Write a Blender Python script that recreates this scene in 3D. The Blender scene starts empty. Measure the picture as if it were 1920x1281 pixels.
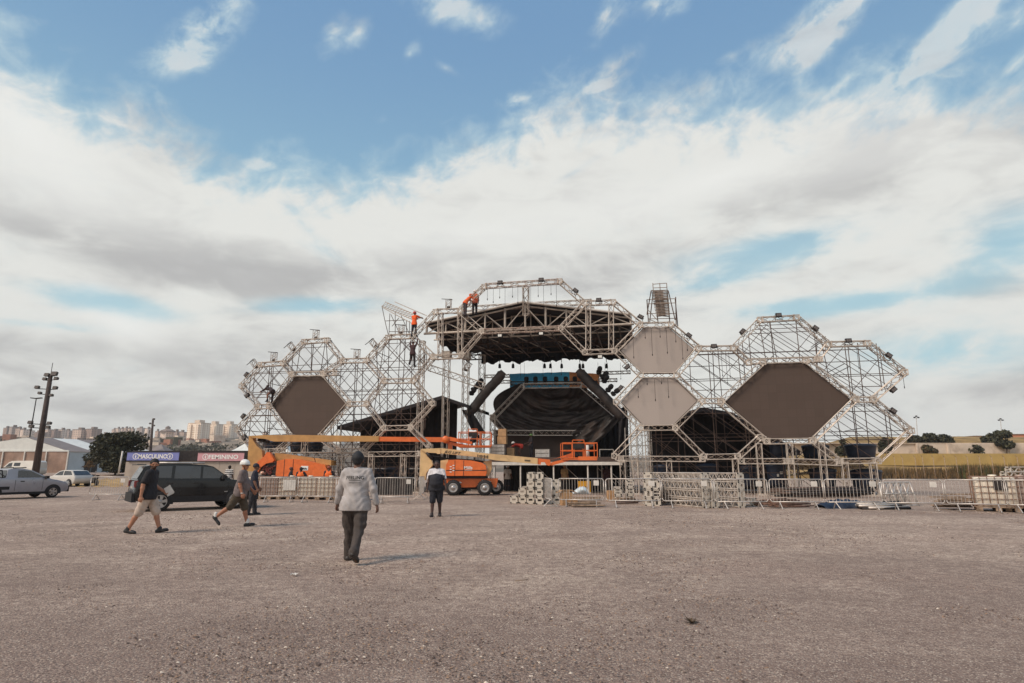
import bpy, math, random
import numpy as np
from mathutils import Vector, Matrix
from mathutils.bvhtree import BVHTree
R = math.radians
rnd = random.Random(7)
sc = bpy.context.scene
col = sc.collection

# ------------------------------------------------------------------ camera
CAM_H, FPX, PITCH = 1.5, 1150.0, R(11.76)
cam_d = bpy.data.cameras.new('camera')
cam_d.sensor_width = 36.0
cam_d.lens = FPX / 1920 * 36
cam_d.clip_end = 20000
cam = bpy.data.objects.new('camera', cam_d)
cam.location = (0, 0, CAM_H)
cam.rotation_euler = (R(90) + PITCH, 0, 0)
col.objects.link(cam)
sc.camera = cam

# ------------------------------------------------------------------ light and exposure
SUN_EL, SUN_AZ = R(44), R(-124)      # azimuth clockwise from +Y (view direction): behind the camera, to its left
sc.view_settings.view_transform = 'Standard'
sc.view_settings.look = 'None'
sc.view_settings.exposure = 0.0
sc.view_settings.gamma = 1.0
sun_d = bpy.data.lights.new('sun', 'SUN')
sun_d.energy = 3.3
sun_d.angle = R(20)
sun_d.color = (1.0, 0.86, 0.72)
sun = bpy.data.objects.new('sun', sun_d)
sdir = Vector((math.sin(SUN_AZ) * math.cos(SUN_EL), math.cos(SUN_AZ) * math.cos(SUN_EL), math.sin(SUN_EL)))
sun.rotation_euler = sdir.to_track_quat('Z', 'Y').to_euler()
sun.location = (-30, -30, 60)
col.objects.link(sun)


def ray(u, v):
    """direction through the photograph's pixel (u, v) of 1920 x 1281"""
    x = (u - 960) / FPX
    y = (640.5 - v) / FPX
    return Vector((x, math.cos(PITCH) - math.sin(PITCH) * y, math.sin(PITCH) + math.cos(PITCH) * y))


def at(u, v, Y):
    d = ray(u, v)
    t = Y / d.y
    return Vector((d.x * t, Y, CAM_H + d.z * t))


def gnd(u, v, z=0.0):
    d = ray(u, v)
    t = (z - CAM_H) / d.z
    return Vector((d.x * t, d.y * t, z))


# ------------------------------------------------------------------ node helper
class NT:
    def __init__(s, tree):
        s.t = tree

    def n(s, kind, **kw):
        nd = s.t.nodes.new(kind)
        for k, v in kw.items():
            setattr(nd, k, v)
        return nd

    def put(s, sock, v):
        if isinstance(v, E):
            s.t.links.new(v.s, sock)
        elif isinstance(v, bpy.types.NodeSocket):
            s.t.links.new(v, sock)
        else:
            sock.default_value = v

    def m(s, op, a, b=0.0, c=None, clamp=False):
        nd = s.n('ShaderNodeMath', operation=op)
        nd.use_clamp = clamp
        s.put(nd.inputs[0], a)
        s.put(nd.inputs[1], b)
        if c is not None:
            s.put(nd.inputs[2], c)
        return E(s, nd.outputs[0])

    def mix(s, f, a, b, blend='MIX'):
        nd = s.n('ShaderNodeMix', data_type='RGBA', blend_type=blend)
        s.put(nd.inputs[0], f)
        s.put(nd.inputs[6], a)
        s.put(nd.inputs[7], b)
        return E(s, nd.outputs[2])

    def smooth(s, lo, hi, x):
        nd = s.n('ShaderNodeMapRange', interpolation_type='SMOOTHSTEP')
        s.put(nd.inputs[0], x)
        nd.inputs[1].default_value = lo
        nd.inputs[2].default_value = hi
        return E(s, nd.outputs[0])

    def noise(s, vec, scale, detail=5, rough=0.55, dist=0.0):
        nd = s.n('ShaderNodeTexNoise')
        s.put(nd.inputs['Vector'], vec)
        nd.inputs['Scale'].default_value = scale
        nd.inputs['Detail'].default_value = detail
        nd.inputs['Roughness'].default_value = rough
        nd.inputs['Distortion'].default_value = dist
        return E(s, nd.outputs['Fac'])

    def sepy(s, v):
        nd = s.n('ShaderNodeSeparateXYZ')
        s.put(nd.inputs[0], v)
        return nd.outputs[1]

    def vec(s, x, y, z):
        nd = s.n('ShaderNodeCombineXYZ')
        s.put(nd.inputs[0], x); s.put(nd.inputs[1], y); s.put(nd.inputs[2], z)
        return E(s, nd.outputs[0])


class E:
    def __init__(s, nt, sock):
        s.nt, s.s = nt, sock
    def __add__(s, o): return s.nt.m('ADD', s, o)
    __radd__ = __add__
    def __sub__(s, o): return s.nt.m('SUBTRACT', s, o)
    def __rsub__(s, o): return s.nt.m('SUBTRACT', o, s)
    def __mul__(s, o): return s.nt.m('MULTIPLY', s, o)
    __rmul__ = __mul__
    def __truediv__(s, o): return s.nt.m('DIVIDE', s, o)


def lin(c):
    out = []
    for v in c[:3]:
        v = v / 255.0
        out.append(v / 12.92 if v <= 0.04045 else ((v + 0.055) / 1.055) ** 2.4)
    return (*out, 1.0)


# ------------------------------------------------------------------ sky
def build_sky():
    w = bpy.data.worlds.new('World')
    sc.world = w
    w.use_nodes = True
    t = w.node_tree
    t.nodes.clear()
    N = NT(t)
    S = 0.1
    sky = N.n('ShaderNodeTexSky', sky_type='NISHITA')
    sky.sun_disc = False
    sky.sun_elevation = SUN_EL
    sky.sun_rotation = SUN_AZ
    sky.air_density = 1.0
    sky.dust_density = 1.5
    tc = N.n('ShaderNodeTexCoord')
    sep = N.n('ShaderNodeSeparateXYZ')
    t.links.new(tc.outputs['Generated'], sep.inputs[0])
    x, y, z = (E(N, sep.outputs[i]) for i in range(3))
    DEG = 57.29578
    az = N.m('ARCTAN2', x, y) * DEG
    el = N.m('ARCSINE', z) * DEG

    def ae(u, v):
        d = ray(u, v).normalized()
        return math.degrees(math.atan2(d.x, d.y)), math.degrees(math.asin(d.z))
    aev = N.vec(az, el, 0.0)
    # cloud coordinates turned so that the texture runs up to the right
    ca, sa = math.cos(R(24)), math.sin(R(24))
    qx = (az * ca + el * sa) * 0.030
    qy = (el * ca - az * sa) * 0.041
    n_mid = N.noise(N.vec(qx, qy, 3.1), 3.6, 9, 0.60, 0.5) - 0.5
    n_fin = N.noise(N.vec(qx * 0.9, qy * 1.1, 7.7), 10.5, 9, 0.62, 0.3) - 0.5
    # rounded puffs: folded noise
    pf = 0.14 - N.m('ABSOLUTE', N.noise(N.vec(az * 0.034, el * 0.046, 5.5), 6.0, 6, 0.5, 0.6) - 0.5)
    soft = N.noise(N.vec(az * 0.030, el * 0.085, 1.3), 1.5, 5, 0.55, 0.4) - 0.5
    fine2 = N.noise(N.vec(az * 0.028, el * 0.066, 9.3), 5.0, 9, 0.58, 0.35) - 0.5

    def blob(u, v, a, b, ang=0.0, k=1.0):
        """soft elliptical weight: a, b half axes in pixels of the photograph, ang tilt up to the right"""
        A0, E0 = ae(u, v)
        ppd = 22.0
        mp = N.n('ShaderNodeMapping', vector_type='TEXTURE')
        mp.inputs['Location'].default_value = (A0, E0, 0)
        mp.inputs['Rotation'].default_value = (0, 0, R(ang))
        mp.inputs['Scale'].default_value = (2.2 * a / ppd / math.cos(R(E0)), 2.2 * b / ppd, 1)
        t.links.new(aev.s, mp.inputs['Vector'])
        g = N.n('ShaderNodeTexGradient', gradient_type='QUADRATIC_SPHERE')
        t.links.new(mp.outputs[0], g.inputs[0])
        return E(N, g.outputs['Fac']) * k

    # top edge of the cloud bank as a curve of azimuth
    edge = [(-160, 90), (0, 112), (60, 165), (110, 200), (170, 225), (230, 225), (290, 255), (340, 300), (400, 345), (460, 360),
            (530, 350), (600, 362), (680, 362), (740, 358), (800, 335), (850, 315), (900, 290), (950, 268), (1000, 245),
            (1060, 215), (1120, 210), (1180, 232), (1250, 240), (1330, 222), (1420, 222), (1500, 215), (1570, 208), (1640, 180),
            (1720, 170), (1800, 200), (1880, 205), (1960, 200), (2100, 190)]
    fc = N.n('ShaderNodeFloatCurve')
    cm = fc.mapping
    cm.use_clip = False
    pts = []
    for (u, v) in edge:
        A, Ee = ae(u, v)
        pts.append(((A + 60) / 120, Ee / 60))
    cv = cm.curves[0]
    pts = [(0.0, pts[0][1])] + pts + [(1.0, pts[-1][1])]
    cv.points[0].location = pts[0]
    cv.points[1].location = pts[-1]
    for p in pts[1:-1]:
        cv.points.new(*p)
    cm.update()
    N.put(fc.inputs['Value'], (az + 60.0) / 120.0)
    etop = E(N, fc.outputs[0]) * 60.0
    s = (etop - el) / 3.2
    s = s + n_mid * 2.0 + n_fin * 1.7 + pf * 3.2 + 0.3
    bank = N.smooth(-0.75, 1.25, s)
    # openings of pale blue inside the bank
    holes = (blob(205, 568, 130, 26, -4, 1.0) + blob(600, 572, 140, 20, 6, 1.0) + blob(100, 612, 120, 12, 0, .6)
             + blob(1440, 465, 190, 36, 4, .95) + blob(1330, 530, 190, 26, 8, .65) + blob(1890, 455, 90, 60, 10, .9)
             + blob(1640, 562, 190, 22, 3, .8) + blob(1780, 660, 150, 50, 0, .85) + blob(1440, 575, 130, 22, 0, .5) + blob(560, 410, 80, 30, -40, .55)
             + blob(620, 478, 80, 20, -20, .35) + blob(1250, 330, 60, 22, 20, .3) + blob(850, 590, 90, 20, 0, .4) + blob(1080, 320, 90, 14, 25, .35))
    hole = N.smooth(0.12, 1.0, N.m('MINIMUM', holes, 1.0) * (fine2 * 3.4 + 1.0) + soft * 0.5)
    bank = bank * (1.0 - hole * 0.76)
    # single wisps above the bank
    wb = (blob(405, 35, 75, 34, 40, 1.05) + blob(350, 105, 70, 34, 30, 1.0) + blob(622, 70, 40, 30, 60, .75) + blob(675, 62, 30, 26, 45, .75)
          + blob(850, 18, 95, 36, -8, 1.05) + blob(768, 100, 26, 16, 40, .7) + blob(842, 132, 40, 14, -20, .55)
          + blob(1135, 32, 46, 30, 40, 1.0) + blob(1240, 8, 52, 26, 0, .95) + blob(1150, 125, 80, 26, 25, .85) + blob(1120, 165, 52, 14, 12, .8)
          + blob(965, 190, 46, 20, 10, .95) + blob(490, 312, 52, 20, 4, 1.05) + blob(1545, 40, 120, 40, 18, 1.15) + blob(1530, 80, 50, 36, 35, .8)
          + blob(1575, 160, 75, 20, 26, 1.05) + blob(1740, 90, 120, 26, 30, 1.2) + blob(1830, 35, 110, 28, 34, 1.05) + blob(1905, 120, 46, 16, 24, .9)
          + blob(1910, 40, 50, 22, 30, .8) + blob(1370, 105, 44, 16, 10, .5) + blob(110, 90, 100, 26, 10, .42) + blob(1640, 175, 80, 20, 25, .8) + blob(720, 225, 50, 20, 10, .35))
    wisp = N.smooth(0.22, 1.05, N.m('MINIMUM', wb, 1.15) * (n_mid * 2.2 + n_fin * 2.8 + pf * 1.6 + 0.92)) * 0.74
    dens = N.m('MAXIMUM', bank, wisp)
    dens = N.m('MULTIPLY', dens, 0.97)
    # grey undersides
    gb = (blob(260, 490, 330, 52, -3, .85) + blob(560, 515, 260, 45, 3, .75) + blob(80, 440, 160, 40, 0, .35) + blob(1640, 345, 330, 42, 6, .6) + blob(1400, 410, 240, 36, 10, .4)
          + blob(1660, 482, 140, 24, 0, .8) + blob(1860, 525, 110, 26, 0, .7) + blob(1120, 535, 330, 44, 2, .55) + blob(900, 480, 220, 40, 6, .3)
          + blob(120, 655, 260, 44, 4, .75) + blob(420, 700, 300, 40, -3, .55) + blob(250, 770, 420, 40, 0, .75) + blob(1800, 735, 240, 30, 0, .75) + blob(620, 640, 240, 30, 0, .25))
    grey = N.smooth(0.0, 1.2, gb * 0.85 + soft * 1.2 + fine2 * 2.3 + 0.10)
    glow = blob(240, 610, 95, 44, -10, 1.0) + blob(170, 540, 40, 26, 0, .5) + blob(900, 430, 300, 60, 8, .5) + blob(1350, 330, 300, 50, 10, .6) + blob(60, 250, 220, 110, -30, .75) + blob(1700, 290, 260, 60, 8, .4)
    k = 1.0 / S
    c_white = tuple(a * k for a in lin((233, 233, 228))[:3]) + (1,)
    c_glow = tuple(a * k for a in lin((246, 246, 242))[:3]) + (1,)
    c_grey = tuple(a * k for a in lin((186, 185, 184))[:3]) + (1,)
    c_thin = tuple(a * k for a in lin((203, 222, 226))[:3]) + (1,)
    cc = N.mix(N.smooth(0.35, 0.98, dens + soft * 0.5 + n_fin * 0.5), c_thin, c_white)
    cc = N.mix(grey, cc, c_grey)
    cc = N.mix(N.m('MULTIPLY', N.smooth(0.1, 1.0, glow + fine2 * 1.1), 0.75), cc, c_glow)
    # clear sky: the Nishita colour, eased to the photograph's softer blue
    hs = N.n('ShaderNodeHueSaturation')
    hs.inputs['Saturation'].default_value = 0.80
    hs.inputs['Value'].default_value = 1.0
    t.links.new(sky.outputs[0], hs.inputs['Color'])
    blue = N.mix(N.smooth(2.0, 42.0, el), tuple(a * k for a in lin((172, 216, 226))[:3]) + (1,), tuple(a * k for a in lin((118, 158, 198))[:3]) + (1,))
    blue = N.mix(0.92, E(N, hs.outputs[0]), blue)
    out = N.mix(dens, blue, cc)
    # below the horizon: plain ground colour
    out = N.mix(N.smooth(-1.5, -0.2, el), tuple(a * k for a in lin((120, 108, 100))[:3]) + (1,), out)
    bg = N.n('ShaderNodeBackground')
    bg.inputs['Strength'].default_value = S
    N.put(bg.inputs['Color'], out)
    wo = N.n('ShaderNodeOutputWorld')
    t.links.new(bg.outputs[0], wo.inputs[0])


build_sky()


# ------------------------------------------------------------------ materials
def mat(name, rgb, rough=0.7, metal=0.0, var=0.12, scale=6.0, bump=0.0, bscale=None, spec=None, dirt=None, dirt_amt=0.5, dirt_scale=1.5, coat=0.0, trans=0.0):
    m = bpy.data.materials.new(name)
    m.use_nodes = True
    t = m.node_tree
    t.nodes.clear()
    N = NT(t)
    b = N.n('ShaderNodeBsdfPrincipled')
    tc = N.n('ShaderNodeTexCoord')
    ob = E(N, tc.outputs['Object'])
    c = lin(rgb)
    f = N.noise(ob, scale, 5, 0.6)
    lo = tuple(max(0, a * (1 - var * 1.6)) for a in c[:3]) + (1,)
    hi = tuple(min(1, a * (1 + var * 1.6)) for a in c[:3]) + (1,)
    cc = N.mix(N.smooth(0.3, 0.7, f), lo, hi)
    if dirt:
        g = N.noise(ob, dirt_scale, 7, 0.65, 0.3)
        cc = N.mix(N.m('MULTIPLY', N.smooth(0.48, 0.72, g), dirt_amt), cc, lin(dirt))
    N.put(b.inputs['Base Color'], cc)
    rr = N.m('ADD', N.m('MULTIPLY', f, 0.2), rough - 0.1, clamp=True)
    N.put(b.inputs['Roughness'], rr)
    b.inputs['Metallic'].default_value = metal
    if spec is not None:
        b.inputs['Specular IOR Level'].default_value = spec
    if coat:
        b.inputs['Coat Weight'].default_value = coat
        b.inputs['Coat Roughness'].default_value = 0.08
    if trans:
        b.inputs['Transmission Weight'].default_value = trans
    if bump:
        bp = N.n('ShaderNodeBump')
        bp.inputs['Strength'].default_value = bump
        bp.inputs['Distance'].default_value = 0.02
        N.put(bp.inputs['Height'], N.noise(ob, bscale or scale * 4, 6, 0.6))
        t.links.new(bp.outputs[0], b.inputs['Normal'])
    o = N.n('ShaderNodeOutputMaterial')
    t.links.new(b.outputs[0], o.inputs[0])
    return m


M = {}
M['lace'] = mat('truss_lacing', (146, 130, 118), 0.5, 0.2, 0.2, 4, dirt=(96, 68, 56), dirt_amt=0.6)
M['alu'] = mat('aluminium_truss', (192, 180, 168), 0.5, 0.25, 0.12, 3, dirt=(120, 98, 84), dirt_amt=0.35, dirt_scale=2.2)
M['alu_red'] = mat('scuffed_truss', (176, 156, 142), 0.55, 0.2, 0.2, 9, dirt=(138, 78, 62), dirt_amt=0.7, dirt_scale=3.0)
M['steel_dark'] = mat('scaffold_steel', (92, 75, 67), 0.6, 0.4, 0.2, 5, dirt=(84, 58, 46), dirt_amt=0.6)
M['galv'] = mat('galvanised_steel', (196, 188, 180), 0.45, 0.45, 0.12, 8, dirt=(140, 122, 108), dirt_amt=0.5, dirt_scale=4)
M['black'] = mat('black_fabric', (34, 31, 34), 0.85, 0, 0.25, 2.5, 0.3, 5)
M['tarp'] = mat('black_tarp', (50, 43, 41), 0.55, 0, 0.35, 1.6, 0.5, 3.0, dirt=(92, 74, 64), dirt_amt=0.5, dirt_scale=0.6)
M['roof'] = mat('roof_canvas', (44, 40, 44), 0.8, 0, 0.2, 1.2, 0.2, 3)
M['roof_top'] = mat('roof_canvas_top', (150, 142, 136), 0.8, 0, 0.15, 1.0)
M['white'] = mat('white_paint', (206, 200, 192), 0.6, 0, 0.06, 4, dirt=(150, 134, 120), dirt_amt=0.35)
M['rubber'] = mat('rubber', (34, 32, 33), 0.85, 0, 0.2, 10)
M['rim'] = mat('wheel_rim', (170, 166, 164), 0.35, 0.8, 0.1, 8)
M['orange'] = mat('orange_paint', (222, 108, 46), 0.42, 0, 0.07, 3, dirt=(150, 70, 34), dirt_amt=0.35, coat=0.15)
M['cream'] = mat('cream_paint', (214, 178, 128), 0.5, 0, 0.06, 2.0, dirt=(160, 122, 84), dirt_amt=0.45, coat=0.1)
M['tan'] = mat('tan_paint', (186, 140, 84), 0.5, 0, 0.07, 2.0, dirt=(150, 108, 66), dirt_amt=0.4)
M['darkmetal'] = mat('dark_metal', (52, 47, 46), 0.55, 0.5, 0.2, 6)
M['glass'] = mat('dark_glass', (44, 47, 52), 0.1, 0, 0.2, 1.2, spec=0.9)
M['carton'] = mat('cardboard', (176, 138, 100), 0.85, 0, 0.1, 5)
M['navy'] = mat('navy_plastic', (30, 40, 58), 0.45, 0, 0.12, 3, dirt=(70, 70, 76), dirt_amt=0.4)
M['wood'] = mat('grey_wood', (150, 128, 108), 0.85, 0, 0.25, 7, 0.2)
M['lettering_dark'] = mat('dark_lettering', (40, 36, 34), 0.6)
M['lettering_white'] = mat('white_lettering', (232, 230, 226), 0.6, 0, .02)


# ------------------------------------------------------------------ mesh builder
class MB:
    def __init__(s):
        s.v, s.f, s.mi, s.sm = [], [], [], []

    def add(s, vs, fs, mi=0, smooth=False):
        o = len(s.v)
        s.v.extend([tuple(p) for p in vs])
        for f in fs:
            s.f.append(tuple(i + o for i in f))
            s.mi.append(mi)
            s.sm.append(smooth)

    def box(s, c, size, rot=None, mi=0):
        hx, hy, hz = (k / 2 for k in size)
        vs = [Vector((x, y, z)) for x in (-hx, hx) for y in (-hy, hy) for z in (-hz, hz)]
        if rot is not None:
            if not isinstance(rot, Matrix):
                rot = Matrix.Rotation(rot, 3, 'Z')
            vs = [rot @ p for p in vs]
        c = Vector(c)
        s.add([p + c for p in vs], [(0, 1, 3, 2), (4, 6, 7, 5), (0, 4, 5, 1), (2, 3, 7, 6), (0, 2, 6, 4), (1, 5, 7, 3)], mi)

    def tube(s, a, b, r, n=5, r2=None, caps=False, mi=0, smooth=None):
        a, b = Vector(a), Vector(b)
        d = b - a
        if d.length < 1e-6:
            return
        d.normalize()
        ref = Vector((0, 0, 1)) if abs(d.z) < 0.9 else Vector((1, 0, 0))
        x = d.cross(ref).normalized()
        y = d.cross(x)
        r2 = r if r2 is None else r2
        vs = []
        for k in range(n):
            t = 2 * math.pi * (k + .5) / n
            o = x * math.cos(t) + y * math.sin(t)
            vs.append(a + o * r)
            vs.append(b + o * r2)
        fs = [(2 * k, 2 * k + 1, (2 * k + 3) % (2 * n), (2 * k + 2) % (2 * n)) for k in range(n)]
        if caps:
            fs.append(tuple(2 * k for k in range(n)))
            fs.append(tuple(2 * k + 1 for k in reversed(range(n))))
        s.add(vs, fs, mi, (n >= 6) if smooth is None else smooth)

    def path(s, pts, r, n=6, mi=0):
        for a, b in zip(pts, pts[1:]):
            s.tube(a, b, r, n, mi=mi, caps=True)

    def poly(s, pts, thick, direction, mi=0):
        """flat outline given real thickness along direction"""
        d = Vector(direction) * thick
        n = len(pts)
        pts = [Vector(p) for p in pts]
        vs = [p - d / 2 for p in pts] + [p + d / 2 for p in pts]
        fs = [tuple(range(n)), tuple(range(2 * n - 1, n - 1, -1))]
        fs += [((k + 1) % n, k, n + k, n + (k + 1) % n) for k in range(n)]
        s.add(vs, fs, mi)

    def lathe(s, c, prof, n=24, axis='Z', mi=0, rot=None, smooth=True, cap=True):
        """prof: list of (radius, height); axis through c"""
        c = Vector(c)
        vs, fs = [], []
        for (r, h) in prof:
            for k in range(n):
                t = 2 * math.pi * k / n
                p = Vector((r * math.cos(t), r * math.sin(t), h))
                if axis == 'Y':
                    p = Vector((p.x, p.z, p.y))
                elif axis == 'X':
                    p = Vector((p.z, p.x, p.y))
                if rot is not None:
                    p = rot @ p
                vs.append(c + p)
        for j in range(len(prof) - 1):
            for k in range(n):
                fs.append((j * n + k, j * n + (k + 1) % n, (j + 1) * n + (k + 1) % n, (j + 1) * n + k))
        if cap and prof[0][0] > 1e-4:
            fs.append(tuple(reversed(range(n))))
        if cap and prof[-1][0] > 1e-4:
            fs.append(tuple((len(prof) - 1) * n + k for k in range(n)))
        s.add(vs, fs, mi, smooth)

    def grid(s, P, mi=0, smooth=True):
        """P: rows of points"""
        a, b = len(P), len(P[0])
        vs = [p for row in P for p in row]
        fs = [(i * b + j, i * b + j + 1, (i + 1) * b + j + 1, (i + 1) * b + j) for i in range(a - 1) for j in range(b - 1)]
        s.add(vs, fs, mi, smooth)

    def mesh(s, name, mats):
        me = bpy.data.meshes.new(name)
        me.from_pydata(s.v, [], s.f)
        if not isinstance(mats, (list, tuple)):
            mats = [mats]
        for m in mats:
            me.materials.append(m)
        if len(s.f):
            if any(s.mi):
                me.polygons.foreach_set('material_index', s.mi)
            me.polygons.foreach_set('use_smooth', s.sm)
        me.update()
        return me

    def obj(s, name, mats, parent=None, origin=None):
        if origin is not None:
            o3 = Vector(origin)
            s.v = [tuple(Vector(p) - o3) for p in s.v]
        ob = bpy.data.objects.new(name, s.mesh(name, mats))
        if origin is not None:
            ob.location = origin
        col.objects.link(ob)
        if parent is not None:
            ob.parent = parent
        return ob


def tag(o, label=None, cat=None, group=None, kind=None):
    if label: o['label'] = label
    if cat: o['category'] = cat
    if group: o['group'] = group
    if kind: o['kind'] = kind
    return o


def thing(name, loc, label, cat, rz=0.0, group=None):
    o = bpy.data.objects.new(name, None)
    o.empty_display_size = 0.2
    o.location = loc
    o.rotation_euler = (0, 0, rz)
    col.objects.link(o)
    return tag(o, label, cat, group)


def dup(o, loc, rz=None, label=None, parent=None, rot=None, scale=None):
    c = o.copy()
    col.objects.link(c)
    if parent is None:
        c.location = loc
        if rz is not None:
            c.rotation_euler = (0, 0, rz)
        if rot is not None:
            c.rotation_euler = rot
        if scale is not None:
            c.scale = scale
        if label:
            c['label'] = label
    else:
        c.parent = parent
    for ch in o.children:
        dup(ch, None, parent=c)
    return c


def text_geo(s, width, height, bold=0.0, shear=0.0):
    cu = bpy.data.curves.new('lettering', 'FONT')
    cu.body = s
    cu.resolution_u = 3
    cu.offset = bold
    cu.shear = shear
    ob = bpy.data.objects.new('lettering', cu)
    col.objects.link(ob)
    bpy.context.view_layer.update()
    me = bpy.data.meshes.new_from_object(ob.evaluated_get(bpy.context.evaluated_depsgraph_get()))
    vs = [v.co.copy() for v in me.vertices]
    fs = [tuple(p.vertices) for p in me.polygons]
    bpy.data.objects.remove(ob)
    bpy.data.curves.remove(cu)
    bpy.data.meshes.remove(me)
    x0, x1 = min(v.x for v in vs), max(v.x for v in vs)
    y0, y1 = min(v.y for v in vs), max(v.y for v in vs)
    return [((v.x - (x0 + x1) / 2) / (x1 - x0) * width, (v.y - (y0 + y1) / 2) / (y1 - y0) * height) for v in vs], fs


def letters(s, c, ex, ez, width, height, m, parent, bold=0.0, shear=0.0, name='lettering'):
    """text lying in the plane spanned by ex (reading direction) and ez (up), centred at c"""
    vs, fs = text_geo(s, width, height, bold, shear)
    c, ex, ez = Vector(c), Vector(ex), Vector(ez)
    b = MB()
    b.add([c + ex * x + ez * y for x, y in vs], fs)
    return b.obj(name, m, parent)

# ------------------------------------------------------------------ ground, hills
def ground_height(x, y):
    """gentle rise towards the marquee on the left"""
    a = min(1, max(0, (y - 55) / 45.0))
    b = min(1, max(0, (-x - 8 - (y - 55) * .15) / 22.0))
    a = a * a * (3 - 2 * a); b = b * b * (3 - 2 * b)
    return 1.0 * a * b


def grass_verge():
    b = MB()
    rr = random.Random(8)
    pts = []
    for k in range(24):
        u = 112 + 150 * k / 23
        q = gnd(u, 913 + 1.2 * math.sin(k * 1.3)); pts.append((q.x, q.y))
    far = []
    for k in range(24):
        u = 258 - 150 * k / 23
        q = gnd(u, 904.5 + .8 * math.sin(k * 1.9)); far.append((q.x, q.y))
    P = [[(x, y, ground_height(x, y) + .012) for (x, y) in pts], [(x, y, ground_height(x, y) + .03) for (x, y) in reversed(far)]]
    b.grid(P)
    tag(b.obj('grass_verge', M['verge']), kind='structure')


M['verge'] = mat('dry_verge', (166, 132, 84), .95, 0, .3, .8, .4, 4, dirt=(120, 98, 60), dirt_amt=.7, dirt_scale=.6)
grass_verge()


def build_ground():
    m = bpy.data.materials.new('gravel_ground')
    m.use_nodes = True
    t = m.node_tree
    t.nodes.clear()
    N = NT(t)
    b = N.n('ShaderNodeBsdfPrincipled')
    tc = N.n('ShaderNodeTexCoord')
    ob = E(N, tc.outputs['Object'])
    big = N.noise(ob, 0.16, 6, 0.6, 0.6)
    mid = N.noise(ob, 0.85, 6, 0.62, 0.4)
    fin = N.noise(ob, 9.0, 5, 0.65)
    vo = N.n('ShaderNodeTexVoronoi', feature='F1')
    vo.inputs['Scale'].default_value = 34.0
    N.put(vo.inputs['Vector'], ob)
    vo2 = N.n('ShaderNodeTexVoronoi', feature='F1')
    vo2.inputs['Scale'].default_value = 95.0
    N.put(vo2.inputs['Vector'], ob)
    c = N.mix(N.smooth(0.36, 0.66, big * 0.55 + mid * 0.45), lin((158, 138, 124)), lin((222, 198, 178)))
    c = N.mix(N.smooth(0.56, 0.74, mid), c, lin((224, 203, 181)))
    c = N.mix(N.m('MULTIPLY', N.smooth(0.5, 0.68, N.noise(ob, 0.33, 5, 0.6, 1.0)), 0.5), c, lin((182, 154, 138)))
    spk = N.noise(ob, 5.5, 9, 0.78)
    c = N.mix(N.smooth(0.49, 0.58, spk) * 0.72, c, lin((122, 100, 90)))
    c = N.mix(N.smooth(0.47, 0.38, spk) * 0.5, c, lin((218, 194, 172)))
    stx = N.n('ShaderNodeMapping')
    t.links.new(tc.outputs['Object'], stx.inputs[0])
    stx.inputs['Scale'].default_value = (0.22, 1.1, 1.0)
    stx.inputs['Rotation'].default_value = (0, 0, R(9))
    worn = N.noise(E(N, stx.outputs[0]), 1.0, 7, 0.62, 0.8)
    c = N.mix(N.smooth(0.55, 0.72, worn) * 0.55, c, lin((220, 198, 176)))
    c = N.mix(N.smooth(0.46, 0.30, worn) * 0.4, c, lin((120, 99, 88)))
    # gravel colour darkened towards the camera, its edge broken up by noise
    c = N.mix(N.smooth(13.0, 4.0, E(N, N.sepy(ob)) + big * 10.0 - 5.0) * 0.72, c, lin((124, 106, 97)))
    # individual stones: a tint per cell
    cs = N.n('ShaderNodeSeparateColor')
    t.links.new(vo.outputs['Color'], cs.inputs[0])
    cell = E(N, cs.outputs[0])
    cs2 = N.n('ShaderNodeSeparateColor')
    t.links.new(vo2.outputs['Color'], cs2.inputs[0])
    cell2 = E(N, cs2.outputs[0])
    c = N.mix(N.smooth(0.5, 0.95, cell) * 0.75, c, lin((124, 106, 97)))
    c = N.mix(N.smooth(0.80, 1.0, cell2) * 0.6, c, lin((224, 208, 188)))
    c = N.mix(N.smooth(0.36, 0.1, cell2) * 0.8, c, lin((98, 82, 74)))
    c = N.mix(N.smooth(0.40, 0.68, fin) * 0.5, c, lin((132, 112, 100)))
    N.put(b.inputs['Base Color'], c)
    b.inputs['Roughness'].default_value = 0.95
    b.inputs['Specular IOR Level'].default_value = 0.2
    h = N.noise(ob, 3.0, 8, 0.7) * 0.8 + N.m('MULTIPLY', E(N, vo.outputs['Distance']), -0.9) + N.m('MULTIPLY', E(N, vo2.outputs['Distance']), -0.35)
    bp = N.n('ShaderNodeBump')
    bp.inputs['Strength'].default_value = 0.55
    bp.inputs['Distance'].default_value = 0.03
    N.put(bp.inputs['Height'], h)
    t.links.new(bp.outputs[0], b.inputs['Normal'])
    o = N.n('ShaderNodeOutputMaterial')
    t.links.new(b.outputs[0], o.inputs[0])
    # sheet: fine near the camera, coarse far away
    xs = sorted(set([-1600, -1000, -700, -500] + list(range(-300, 301, 6)) + [500, 700, 1000, 1600]))
    ys = sorted(set([-400, -100, -40] + list(range(-20, 40, 2)) + list(range(40, 300, 6)) + [300, 400, 600, 1000, 1440]))
    P = []
    for y in ys:
        row = []
        for x in xs:
            z = ground_height(x, y)
            if y < 34 and abs(x) < 40:
                z += 0.018 * math.sin(x * 1.3 + y * .7) * math.sin(y * 1.1 - x * .4) + 0.012 * math.sin(x * 2.7 + 1) * math.sin(y * 2.9)
            row.append((x, y, z))
        P.append(row)
    g = MB()
    g.grid(P)
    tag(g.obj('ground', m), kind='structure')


build_ground()


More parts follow.
